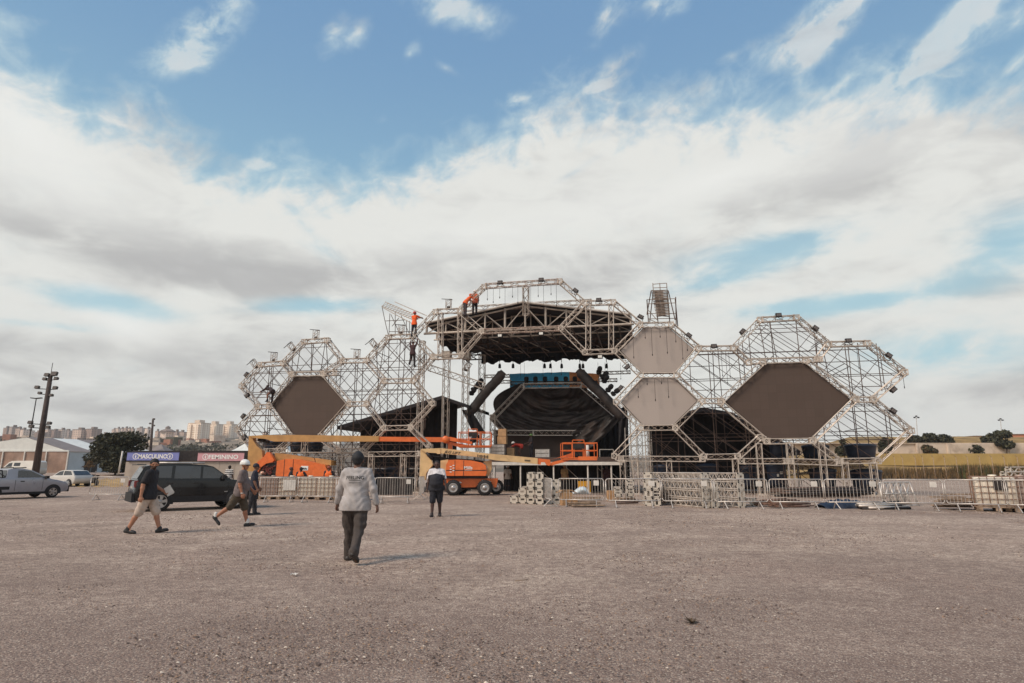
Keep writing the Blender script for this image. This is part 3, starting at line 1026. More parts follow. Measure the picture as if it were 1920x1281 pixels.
def build_toilets():
    Y = 56
    a = at(236, 866, Y); c = at(500, 866, Y)
    o = thing('toilet_block', (a.x, Y, 0), 'long grey panelled toilet block behind the black car', 'toilet block')
    W = c.x - a.x; H = a.z
    b = MB()
    n = 9
    for k in range(n):
        b.box((W * (k + .5) / n, 1.2, H / 2), (W / n - .02, 2.4, H))
    b.obj('wall', mat('grey_panel', (172, 160, 148), .8, 0, .06, .6, dirt=(136, 122, 110), dirt_amt=.5, dirt_scale=.5), o)
    b = MB(); b.box((W / 2, 1.6, H + .5), (W, 1.6, 1.0)); b.obj('dark_screen', M['darkmetal'], o)
    pale = M['white']
    b = MB()
    q0 = at(222, 890, Y - .6); q1 = at(230, 846, Y - .6)
    b.tube((q0.x - a.x, -.6, q0.z), (q1.x - a.x, -.6, q1.z), .07, 8, caps=True)
    b.obj('brace_pole', pale, o)
    EX, EZ = (1, 0, 0), (0, 0, 1)

    def banner(u0, u1, v0, v1, txt, rgb, lab, ns, icons):
        p, q = at(u0, v0, Y), at(u1, v1, Y)
        w, h = q.x - p.x, p.z - q.z
        s = thing('sign', (p.x, Y - .12, q.z), lab, 'sign', group='toilet signs')
        b = MB(); b.box((w / 2, 0, h / 2), (w, .05, h)); b.obj('board', mat(ns, rgb, .7, 0, .06, 2.5), s)
        b = MB()
        for zz in (.02, h - .02):
            b.box((w / 2, -.035, zz), (w, .02, .035))
        b.obj('border', mat(ns + '_edge', tuple(c * .62 for c in rgb), .7), s)
        lw = w * (.56 if len(icons) == 2 else .64)
        cx = w * .5 if len(icons) == 2 else w * .56
        letters(txt, (cx, -.04, h / 2), EX, EZ, lw, h * .52, M['lettering_white'], s, bold=.03)
        for fx in icons:
            b = MB()
            cxx = w * fx
            rr = h * .36
            n = 28
            ring = []
            for k in range(n):
                t0 = 6.2832 * k / n; t1 = 6.2832 * (k + 1) / n
                b.add([(cxx + rr * math.cos(t0), -.04, h / 2 + rr * math.sin(t0)), (cxx + rr * math.cos(t1), -.04, h / 2 + rr * math.sin(t1)),
                       (cxx + rr * .8 * math.cos(t1), -.04, h / 2 + rr * .8 * math.sin(t1)), (cxx + rr * .8 * math.cos(t0), -.04, h / 2 + rr * .8 * math.sin(t0))], [(0, 1, 2, 3)])
            # little figure: head, body, legs
            b.lathe((cxx, -.04, h / 2 + rr * .46), [(rr * .15, -.004), (rr * .15, .004)], 10, axis='Y')
            b.add([(cxx - rr * .24, -.04, h / 2 + rr * .26), (cxx + rr * .24, -.04, h / 2 + rr * .26), (cxx + rr * .1, -.04, h / 2 - rr * .6), (cxx - rr * .1, -.04, h / 2 - rr * .6)], [(0, 1, 2, 3)])
            b.obj('symbol', M['lettering_white'], s)
    banner(241, 336, 848, 864, 'MASCULINO', (122, 128, 184), 'blue banner lettered MASCULINO above the toilet wall', 'blue_banner', (.17, .83))
    banner(373, 458, 849, 865, 'FEMININO', (204, 152, 158), 'pink banner lettered FEMININO above the toilet wall', 'pink_banner', (.17,))


build_toilets()

# ------------------------------------------------------------------ the stage: front plane turned 12 degrees, nearer at the right
EXV = Vector((0.9787, -0.2055, 0))       # along the stage front, to the right
NV = Vector((0.2055, 0.9787, 0))         # away from the viewer
UP = Vector((0, 0, 1))
SO = Vector((0, 40, 0))


def S(s, d, z):
    return SO + EXV * s + NV * d + UP * z


def sp(u, v, d=0.0):
    """point of the plane d metres behind the stage front on the ray of pixel (u, v)"""
    r = ray(u, v)
    c = Vector((0, 0, CAM_H))
    t = (d - (c - SO).dot(NV)) / r.dot(NV)
    return c + r * t


def sz(u, v, d=0.0):
    p = sp(u, v, d)
    return (p - SO).dot(EXV), p.z


def truss(b, A, B, w=0.30, bay=.5, rc=.028, rb=.019, depth=None, ladder=False):
    """box truss between two points: four chords, lacing on all sides, end frames"""
    A, B = Vector(A), Vector(B)
    d = B - A
    L = d.length
    d.normalize()
    n = NV - d * NV.dot(d)
    n = n.normalized() if n.length > .1 else EXV.copy()
    a = d.cross(n).normalized()
    dd = w if depth is None else depth
    cor = [a * w / 2 + n * dd / 2, a * w / 2 - n * dd / 2, -a * w / 2 - n * dd / 2, -a * w / 2 + n * dd / 2]
    for c in cor:
        b.tube(A + c, B + c, rc, 5)
    k = max(1, round(L / bay))
    for i in range(4):
        c0, c1 = cor[i], cor[(i + 1) % 4]
        for j in range(k):
            p, q = A + d * (L * j / k), A + d * (L * (j + 1) / k)
            if j % 2 == (i % 2):
                b.tube(p + c0, q + c1, rb, 4, mi=1)
            else:
                b.tube(p + c1, q + c0, rb, 4, mi=1)
            if ladder:
                b.tube(p + c0, p + c1, rb, 4, mi=1)
        for p in (A, B):
            b.tube(p + c0, p + c1, rc, 4)
    # end plates: corner blocks
    for p, sgn in ((A, 1), (B, -1)):
        for c in cor:
            b.tube(p + c, p + c + d * sgn * .09, rc * 1.7, 5, caps=True)


def frame(label, beams, name='honeycomb_truss', parts='truss_beam', w=.30, red=()):
    """beams: (u0, v0, u1, v1[, depth]) in the stage front plane"""
    u0, v0 = beams[0][:2]
    base = sp(u0, v0)
    o = thing(name, (base.x, base.y, 0), label, 'truss frame')
    nodes = {}
    for i, bm in enumerate(beams):
        d = bm[4] if len(bm) > 4 else 0
        b = MB()
        A, B = sp(bm[0], bm[1], d), sp(bm[2], bm[3], d)
        dr = (B - A).normalized()
        truss(b, A + dr * .12, B - dr * .12, w)
        b.obj(parts, [M['alu_red'] if i in red else M['alu'], M['lace']], o, o.location).location = (0, 0, 0)
        for (uu, vv, P) in ((bm[0], bm[1], A), (bm[2], bm[3], B)):
            key = (round(uu / 4), round(vv / 4), d)
            if key not in nodes:
                nodes[key] = P
    for P in nodes.values():
        b = MB()
        w2 = w / 2
        for sx in (-1, 1):
            for sy in (-1, 1):
                b.tube(P + EXV * sx * w2 + NV * sy * w2 - UP * w2, P + EXV * sx * w2 + NV * sy * w2 + UP * w2, .03, 5)
                b.tube(P + EXV * sx * w2 + UP * sy * w2 - NV * w2, P + EXV * sx * w2 + UP * sy * w2 + NV * w2, .03, 5)
                b.tube(P + NV * sx * w2 + UP * sy * w2 - EXV * w2, P + NV * sx * w2 + UP * sy * w2 + EXV * w2, .03, 5)
            b.tube(P + EXV * sx * w2 - UP * w2 - NV * w2, P - EXV * sx * w2 + UP * w2 - NV * w2, .02, 4)
        b.obj('corner_block', M['alu'], o, o.location).location = (0, 0, 0)
    return o


def leg(o, u, v0, v1, d=0.0, w=.30):
    """vertical truss leg standing on the ground under pixel column u"""
    top = sp(u, v0, d)
    b = MB()
    foot = Vector((top.x, top.y, 0.05))
    truss(b, foot, top, w)
    b.box((foot.x, foot.y, .03), (.6, .6, .06), -.2)
    b.obj('truss_leg', [M['alu'], M['lace']], o, o.location).location = (0, 0, 0)


LW = frame('left wing of honeycomb truss hexagons around the smaller dark screen', [
    (454, 724, 490, 684), (490, 684, 532, 681), (454, 724, 485, 762), (485, 763, 508, 762), (446, 805, 485, 763), (446, 805, 472, 838),
    (532, 681, 571, 641), (571, 641, 614, 638), (614, 638, 644, 677), (644, 677, 606, 701), (532, 681, 548, 702), (548, 702, 630, 700),
    (550, 703, 506, 759), (608, 702, 656, 757), (656, 757, 602, 818), (506, 760, 549, 820), (549, 822, 600, 822), (656, 758, 688, 757),
    (644, 677, 688, 676), (688, 676, 728, 633), (730, 632, 774, 631), (688, 676, 722, 714), (722, 715, 775, 714), (722, 715, 688, 757),
    (774, 631, 813, 669), (813, 670, 776, 714), (776, 714, 812, 757), (812, 757, 771, 801), (721, 803, 771, 802), (688, 758, 721, 803),
    (721, 803, 681, 845), (771, 803, 806, 838), (602, 822, 636, 845), (637, 846, 681, 845), (549, 822, 520, 846), (500, 846, 534, 845),
    (545, 853, 680, 852), (690, 852, 790, 851)])
for u, v0 in ((548, 853), (572, 825), (612, 853), (640, 855), (697, 853), (757, 853), (786, 850)):
    leg(LW, u, v0, 915)

CE = frame('central truss arch of three hexagons spanning the stage roof', [
    (774, 631, 817, 585), (817, 584, 862, 583), (862, 584, 904, 621), (904, 622, 867, 665), (816, 670, 865, 668),
    (862, 583, 908, 538), (908, 537, 1050, 528), (1050, 528, 1096, 569), (1096, 570, 1052, 616), (905, 622, 1052, 616),
    (1052, 616, 1097, 661), (1097, 569, 1150, 567), (1150, 567, 1201, 609), (1098, 661, 1152, 659), (1201, 610, 1154, 658)], red=(6, 9))
for (u, v0, v1) in ((826, 588, 668), (863, 588, 665), (1103, 573, 657), (1146, 571, 656)):
    b = MB(); truss(b, sp(u, v1), sp(u, v0), .3); b.obj('truss_post', [M['alu'], M['lace']], CE, CE.location).location = (0, 0, 0)
b = MB(); truss(b, sp(986, 590, 1.0), sp(986, 538, 0), .36); b.obj('truss_post', [M['alu'], M['lace']], CE, CE.location).location = (0, 0, 0)

RW = frame('right wing of honeycomb truss hexagons around two grey screens and a big dark one', [
    (1154, 658, 1202, 704), (1201, 610, 1258, 609), (1258, 609, 1310, 653), (1310, 654, 1268, 704), (1202, 704, 1268, 704),
    (1202, 705, 1155, 754), (1155, 754, 1202, 802), (1202, 803, 1266, 802), (1266, 802, 1317, 752), (1317, 752, 1268, 705),
    (1312, 654, 1375, 653), (1317, 752, 1352, 752), (1375, 653, 1404, 680), (1351, 753, 1430, 680), (1404, 678, 1536, 674),
    (1511, 677, 1603, 748), (1603, 749, 1524, 826), (1351, 755, 1436, 827), (1438, 828, 1523, 827),
    (1376, 652, 1425, 600), (1425, 600, 1493, 596), (1493, 596, 1553, 646), (1553, 647, 1532, 674), (1553, 646, 1626, 644),
    (1626, 644, 1695, 698), (1695, 699, 1637, 749), (1604, 750, 1637, 749), (1637, 750, 1707, 808), (1707, 809, 1645, 865),
    (1574, 865, 1643, 864), (1524, 827, 1572, 865), (1266, 803, 1319, 856), (1202, 803, 1152, 855), (1165, 860, 1317, 861),
    (1321, 857, 1383, 856), (1383, 858, 1425, 820), (1390, 865, 1475, 865), (1480, 865, 1572, 868), (1152, 856, 1165, 862)])
for u, v0 in ((1167, 863), (1191, 863), (1254, 864), (1378, 860), (1422, 832), (1479, 830), (1539, 830), (1583, 867), (1636, 867)):
    leg(RW, u, v0, 920)


# ------------------------------------------------------------------ screens
def screen(pts, label, m, cabs, d=0.12):
    P = [sp(u, v, d) for u, v in pts]
    c = sum(P, Vector()) / len(P)
    o = thing('video_screen', c, label, 'screen')
    b = MB()
    b.poly([p - c for p in P], .12, NV)
    b.obj('panel', m, o)
    b = MB()
    for a, e in zip(P, P[1:] + P[:1]):
        b.tube(a - c + NV * .1, e - c + NV * .1, .05, 4)
    b.obj('rim', M['darkmetal'], o)
    return o


def led_mat(name, rgb, cell, line):
    m = bpy.data.materials.new(name)
    m.use_nodes = True
    t = m.node_tree
    t.nodes.clear()
    N = NT(t)
    b = N.n('ShaderNodeBsdfPrincipled')
    tc = N.n('ShaderNodeTexCoord')
    s_ = N.n('ShaderNodeSeparateXYZ')
    t.links.new(tc.outputs['Object'], s_.inputs[0])
    x, y, z = (E(N, s_.outputs[i]) for i in range(3))
    hx = x * 0.9787 - y * 0.2055
    br = N.n('ShaderNodeTexBrick')
    br.offset = 0.0
    N.put(br.inputs['Vector'], N.vec(hx, z, 0.0))
    c = lin(rgb)
    br.inputs['Color1'].default_value = c
    br.inputs['Color2'].default_value = tuple(v * 1.1 for v in c[:3]) + (1,)
    br.inputs['Mortar'].default_value = tuple(v * line for v in c[:3]) + (1,)
    br.inputs['Scale'].default_value = 1.0
    br.inputs['Brick Width'].default_value = cell
    br.inputs['Row Height'].default_value = cell
    br.inputs['Mortar Size'].default_value = .012
    n = N.noise(E(N, tc.outputs['Object']), .5, 3)
    cc = N.mix(N.smooth(.3, .7, n) * .25, E(N, br.outputs['Color']), tuple(v * 1.18 for v in c[:3]) + (1,))
    N.put(b.inputs['Base Color'], cc)
    b.inputs['Roughness'].default_value = .75
    b.inputs['Specular IOR Level'].default_value = .25
    o = N.n('ShaderNodeOutputMaterial')
    t.links.new(b.outputs[0], o.inputs[0])
    return m


led = led_mat('led_face', (80, 67, 60), .5, .93)
screen([(509, 757), (555, 707), (603, 706), (650, 757), (598, 816), (551, 816)], 'smaller dark brown hexagonal video screen in the left wing', led, .5)
screen([(1361, 754), (1431, 684), (1509, 682), (1593, 748), (1518, 822), (1440, 823)], 'biggest dark brown hexagonal video screen in the right wing', led, .5)
fab = led_mat('grey_screen_fabric', (160, 149, 142), 50, 1.0)
screen([(1164, 658), (1206, 616), (1254, 615), (1300, 655), (1264, 700), (1205, 700)], 'upper light grey hexagonal screen beside the stage roof', fab, 50)
screen([(1165, 754), (1206, 710), (1263, 709), (1307, 752), (1262, 797), (1206, 797)], 'lower light grey hexagonal screen beside the stage', fab, 50)


# ------------------------------------------------------------------ hanging chains with hooks
def chains():
    proto = None
    L = [(u, 541 - (u - 915) * .065, l, 0.0, 'slim hoist cable hanging from the top beam of the central arch', 'cables under the top arch beam') for u, l in
         ((914, 20), (925, 26), (937, 18), (947, 45), (961, 18), (971, 30), (995, 40), (1009, 20), (1019, 44), (1033, 18), (1043, 40))] + \
        [(u, v, l, -.28, 'slim hoist cable hanging before the upper grey screen', 'cables before the upper grey screen') for u, v, l in
         ((1209, 615, 18), (1221, 615, 50), (1237, 615, 16), (1249, 615, 46), (1266, 618, 22), (1278, 630, 42), (1288, 640, 16), (1187, 636, 34))] + \
        [(u, v, l, -.28, 'slim hoist cable hanging before the lower grey screen', 'cables before the lower grey screen') for u, v, l in
         ((1196, 724, 20), (1227, 710, 40), (1252, 710, 34), (1213, 710, 10), (1240, 710, 8))] + \
        [(u, v, l, 1.5, 'slim hoist cable hanging inside the open truss hexagon of the left wing', 'cables in the left wing') for u, v, l in ((708, 652, 30), (722, 640, 36), (745, 636, 26), (758, 636, 18))] + \
        [(u, v, l, 3.0, 'slim hoist cable hanging under the right truss hexagon', 'cables in the right wing') for u, v, l in ((1360, 658, 60), (1366, 660, 46), (1352, 660, 44), (1606, 650, 40), (1693, 704, 22))] + \
        [(u, 680, l, 9.0, 'slim hoist cable hanging from the stage roof above the banner', 'cables under the stage roof') for u, l in ((976, 22), (983, 22), (1018, 24), (1034, 20), (1052, 22), (1088, 16), (1121, 40), (1134, 34), (1139, 36), (1163, 30))]
    for (u, v, l, d, lab, grp) in L:
        a, c = sp(u, v, d), sp(u, v + l, d)
        h = a.z - c.z
        o = thing('hoist_cable', (a.x, a.y, a.z), lab, 'cable', group=grp)
        b = MB(); b.tube((0, 0, 0), (0, 0, -h), .013, 4); b.obj('cable', M['darkmetal'], o)
        b = MB(); b.lathe((0, 0, -h), [(.012, .06), (.03, .03), (.03, -.04), (.01, -.09)], 6); b.obj('hook', M['darkmetal'], o)


chains()


# ------------------------------------------------------------------ small floodlights and brackets clamped on the trusses
def fixtures():
    proto = thing('floodlight', (0, 0, 0), 'small black floodlight', 'floodlight')
    b = MB(); b.box((0, -.05, .32), (.42, .22, .3)); b.box((0, -.17, .32), (.36, .02, .24)); b.obj('housing', M['darkmetal'], proto)
    b = MB(); b.tube((-.25, 0, 0), (-.25, 0, .34), .022, 5); b.tube((.25, 0, 0), (.25, 0, .34), .022, 5); b.tube((-.25, 0, 0), (.25, 0, 0), .022, 5); b.obj('bracket', M['darkmetal'], proto)
    b = MB(); b.add([(-.15, -.19, .22), (-.01, -.19, .22), (-.01, -.19, .42), (-.15, -.19, .42)], [(0, 1, 2, 3)]); b.add([(.01, -.19, .22), (.15, -.19, .22), (.15, -.19, .42), (.01, -.19, .42)], [(0, 1, 2, 3)]); lens = b.obj('lens', M['dim_lens'], proto)
    bright = lens.data.copy(); bright.materials[0] = M['lens']
    L = [(938, 532, 0, 'small floodlight on the top arch beam nearer its left end'), (1015, 527, 0, 'small floodlight on the top arch beam nearer its right end'), (1075, 546, 40, 'small tilted floodlight on the sloping right beam of the central arch'),
         (1123, 565, 0, 'small floodlight on the short arch beam right of the tall arch'), (1287, 630, 40, 'small tilted floodlight above the upper grey screen'), (1339, 652, 0, 'small floodlight on the beam right of the upper grey screen'),
         (1398, 622, -45, 'small tilted floodlight on the left slope of the hexagon above the big screen'), (1460, 594, 0, 'small floodlight on top of the hexagon above the big screen'), (1524, 617, 40, 'small tilted floodlight on the right slope of the hexagon above the big screen'),
         (1591, 642, 0, 'small floodlight on the top beam of the rightmost hexagon'), (1661, 668, 40, 'small tilted floodlight on the right slope of the rightmost hexagon'), (1668, 730, 140, 'floodlight hanging under the lower slope of the rightmost hexagon'),
         (1669, 772, 40, 'small tilted floodlight on the lowest right slope'), (1198, 596, 30, 'round black lamp at the corner left of the upper grey screen'), (1171, 688, 140, 'floodlight hanging under the left corner of the upper grey screen'),
         (1169, 728, -45, 'small tilted floodlight at the left corner of the lower grey screen'), (938, 628, 180, 'bright pair of lamps hanging left under the lower arch beam'), (1015, 624, 180, 'bright pair of lamps hanging right under the lower arch beam'), (1125, 667, 180, 'bright pair of lamps hanging under the right arch hexagon'),
         (461, 742, 140, 'floodlight hanging on the left edge of the left wing'), (461, 780, -50, 'floodlight on the lowest left slope of the left wing'), (455, 822, 130, 'floodlight hanging at the bottom left of the left wing'), (467, 702, -50, 'floodlight on the upper left slope of the left wing')]
    for i, (u, v, ang, lab) in enumerate(L):
        p = sp(u, v + 5 if abs(ang) < 90 else v - 5, -.05)
        rot = Matrix.Rotation(math.atan2(-.2055, .9787), 4, 'Z') @ Matrix.Rotation(R(ang), 4, 'Y')
        o = proto if i == 0 else dup(proto, p)
        o.location = p
        o.rotation_euler = rot.to_euler()
        o['label'] = lab
        o['group'] = 'floodlights clamped on the trusses'
        o.scale = (.8, .8, .8)
        if 'bright' in lab:
            for ch in o.children:
                if ch.name.startswith('lens'):
                    ch.data = bright
    # short bracket towers with an arm, along the top of the left wing
    proto = thing('outrigger_bracket', (0, 0, 0), 'bracket', 'bracket')
    b = MB()
    for sx in (-.2, .2):
        for sy in (-.15, .15):
            b.tube((sx, sy, 0), (sx, sy, .75), .022, 5)
        b.tube((sx, -.15, 0), (sx, .15, .7), .014, 4)
    for k in range(3):
        b.tube((-.2, -.15, .22 * k), (.2, -.15, .22 * (k + 1)), .014, 4)
        b.tube((-.2, .15, .22 * k), (.2, .15, .22 * (k + 1)), .014, 4)
    b.obj('lattice_post', M['lace'], proto)
    b = MB(); b.tube((-.6, 0, .86), (.3, 0, .76), .028, 5, caps=True); b.tube((-.22, -.15, .76), (.26, -.15, .76), .02, 4); b.tube((-.22, .15, .76), (.26, .15, .76), .02, 4); b.obj('arm', M['darkmetal'], proto)
    b = MB(); b.lathe((0, 0, .08), [(.02, -.08), (.14, -.04), (.14, .1), (.03, .14)], 8); b.obj('lamp', M['darkmetal'], proto)
    L = [(513, 682, 0, 'lattice bracket on the first top beam at the far left'), (482, 693, -42, 'tilted lattice bracket at the upper left corner of the left wing'), (592, 640, 0, 'lattice bracket on the highest beam of the left hexagons'),
         (552, 661, -42, 'tilted lattice bracket on the slope left of the highest left beam'), (669, 677, 0, 'lattice bracket on the beam right above the smaller screen'), (706, 655, -42, 'tilted lattice bracket on the slope rising to the climber'),
         (841, 583, 0, 'lattice bracket on the beam left of the tall arch'), (752, 631, 0, 'low lattice bracket on the beam by the climber'), (872, 700, 28, 'lattice bracket on the long slanting truss left of the stage')]
    for i, (u, v, ang, lab) in enumerate(L):
        p = sp(u, v - 4, 2.0 if i == 8 else 0)
        rot = Matrix.Rotation(math.atan2(-.2055, .9787), 4, 'Z') @ Matrix.Rotation(R(ang), 4, 'Y')
        o = proto if i == 0 else dup(proto, p)
        o.location = p
        o.rotation_euler = rot.to_euler()
        o['label'] = lab
        o['group'] = 'lattice brackets on the trusses'
        o.scale = (.85, .85, .85)


M['lens'] = mat('lamp_lens', (226, 224, 216), .15, 0, .02, spec=.8)
M['dim_lens'] = mat('dull_lens', (96, 88, 86), .3, 0, .02)
fixtures()


# ------------------------------------------------------------------ scaffold behind the wings
def inside(poly, x, y):
    r = False
    n = len(poly)
    for i in range(n):
        x0, y0 = poly[i]; x1, y1 = poly[(i + 1) % n]
        if (y0 > y) != (y1 > y) and x < (x1 - x0) * (y - y0) / (y1 - y0) + x0:
            r = not r
    return r


def scaffold(label, outline, d0, layers, step, dz, brace_dir, seed, r=.026, zmin=0.0, jag=.0):
    """tube scaffold: standards, ledgers and braces in several layers, kept inside the outline of the truss frame"""
    rr = random.Random(seed)
    poly = [sz(u, v) for u, v in outline]
    s0 = min(p[0] for p in poly); s1 = max(p[0] for p in poly)
    z1 = max(p[1] for p in poly)
    base = S((s0 + s1) / 2, d0, 0)
    o = thing('scaffold', base, label, 'scaffold')
    cnt = {'standard': 0, 'ledger': 0, 'brace': 0}
    rest = {k: MB() for k in cnt}

    def put(kind, a, c, rad):
        cnt[kind] += 1
        if cnt[kind] <= 95:
            b = MB(); b.tube(a - base, c - base, rad, 5); b.obj(kind, M['steel_dark'], o)
        else:
            rest[kind].tube(a - base, c - base, rad, 5)
    def clip(a, c):
        (xa, za), (xc, zc) = a, c
        L = math.hypot(xc - xa, zc - za)
        n = max(2, int(L / .12))
        run = None
        out = []
        for k in range(n + 1):
            t = k / n
            q = (xa + (xc - xa) * t, za + (zc - za) * t)
            if inside(poly, *q) and q[1] > .02:
                run = [q, q] if run is None else [run[0], q]
            elif run is not None:
                out.append(run); run = None
        if run is not None:
            out.append(run)
        return [r_ for r_ in out if math.hypot(r_[1][0] - r_[0][0], r_[1][1] - r_[0][1]) > .5]

    for li in range(layers):
        d = d0 + li * 1.5
        poly = [sz(u, v, d) for u, v in outline]
        s0 = min(q[0] for q in poly); s1 = max(q[0] for q in poly); z1 = max(q[1] for q in poly)
        s = s0 + .25 + .4 * li
        while s < s1:
            lean = rr.uniform(-.12, .12) if rr.random() < .75 else rr.uniform(-.7, .7)
            for (q, w_) in clip((s - lean, 0), (s + lean, z1)):
                put('standard', S(q[0], d, q[1] if q[1] > 1.2 else 0), S(w_[0], d, w_[1]), r)
            s += step * rr.uniform(.85, 1.15)
        z = 1.3 + .35 * li
        while z < z1:
            for (q, w_) in clip((s0, z), (s1, z + rr.uniform(-.12, .12))):
                put('ledger', S(q[0], d, q[1]), S(w_[0], d, w_[1]), r * .85)
            z += dz * rr.uniform(.85, 1.15)
        H = z1 + 1
        slope = .78 if brace_dir == 'd' else 1.0
        s = s0 - H
        while s < s1 + H:
            if brace_dir == 'x' or rr.random() < .25:
                for (q, w_) in clip((s, 0), (s + H / 1.15, H)):
                    if rr.random() < .8:
                        put('brace', S(q[0], d + .1, q[1]), S(w_[0], d + .1, w_[1]), r * .75)
            for (q, w_) in clip((s, H), (s + H / slope, 0)):
                if rr.random() < .9:
                    put('brace', S(q[0], d + .2, q[1]), S(w_[0], d + .2, w_[1]), r * .75)
            s += step * (1.0 if brace_dir == 'x' else .8) * rr.uniform(.8, 1.2)
    # transoms tying the layers
    for k in range(26):
        s = rr.uniform(s0, s1); z = rr.uniform(2, z1)
        if inside(poly, s, z) and inside(poly, s + 1.3, z) and inside(poly, s - 1.3, z):
            put('ledger', S(s, d0 - .2, z), S(s, d0 + 1.6 * (layers - 1), z), r * .9)
    for k, b in rest.items():
        if b.f:
            tag(b.obj(k, M['steel_dark'], o), kind='stuff')
    return o


scaffold('dark tube scaffold behind the left truss hexagons', [(456, 724), (490, 684), (532, 681), (571, 641), (614, 638), (644, 677), (688, 676), (728, 633), (774, 631), (812, 669), (780, 714), (810, 757), (785, 850), (785, 915), (500, 915), (472, 838), (446, 805), (485, 763)], 1.0, 3, 1.8, 1.9, 'x', 1, .028)
scaffold('dark tube scaffold with slanting ropes behind the right truss hexagons', [(1312, 654), (1375, 653), (1425, 600), (1493, 596), (1553, 646), (1640, 640), (1695, 698), (1640, 749), (1705, 808), (1645, 865), (1650, 925), (1330, 925), (1215, 905), (1215, 800), (1268, 800), (1317, 752), (1268, 705)], 1.0, 3, 2.0, 1.7, 'd', 2, .027)


def slant_truss():
    o = thing('slanting_truss', (sp(806, 690, 2.0)), 'long truss slanting down to the right between the left towers', 'truss')
    b = MB(); truss(b, Vector((0, 0, 0)), sp(907, 724, 2.0) - sp(806, 690, 2.0), .42); b.obj('truss_beam', [M['alu'], M['lace']], o)


slant_truss()


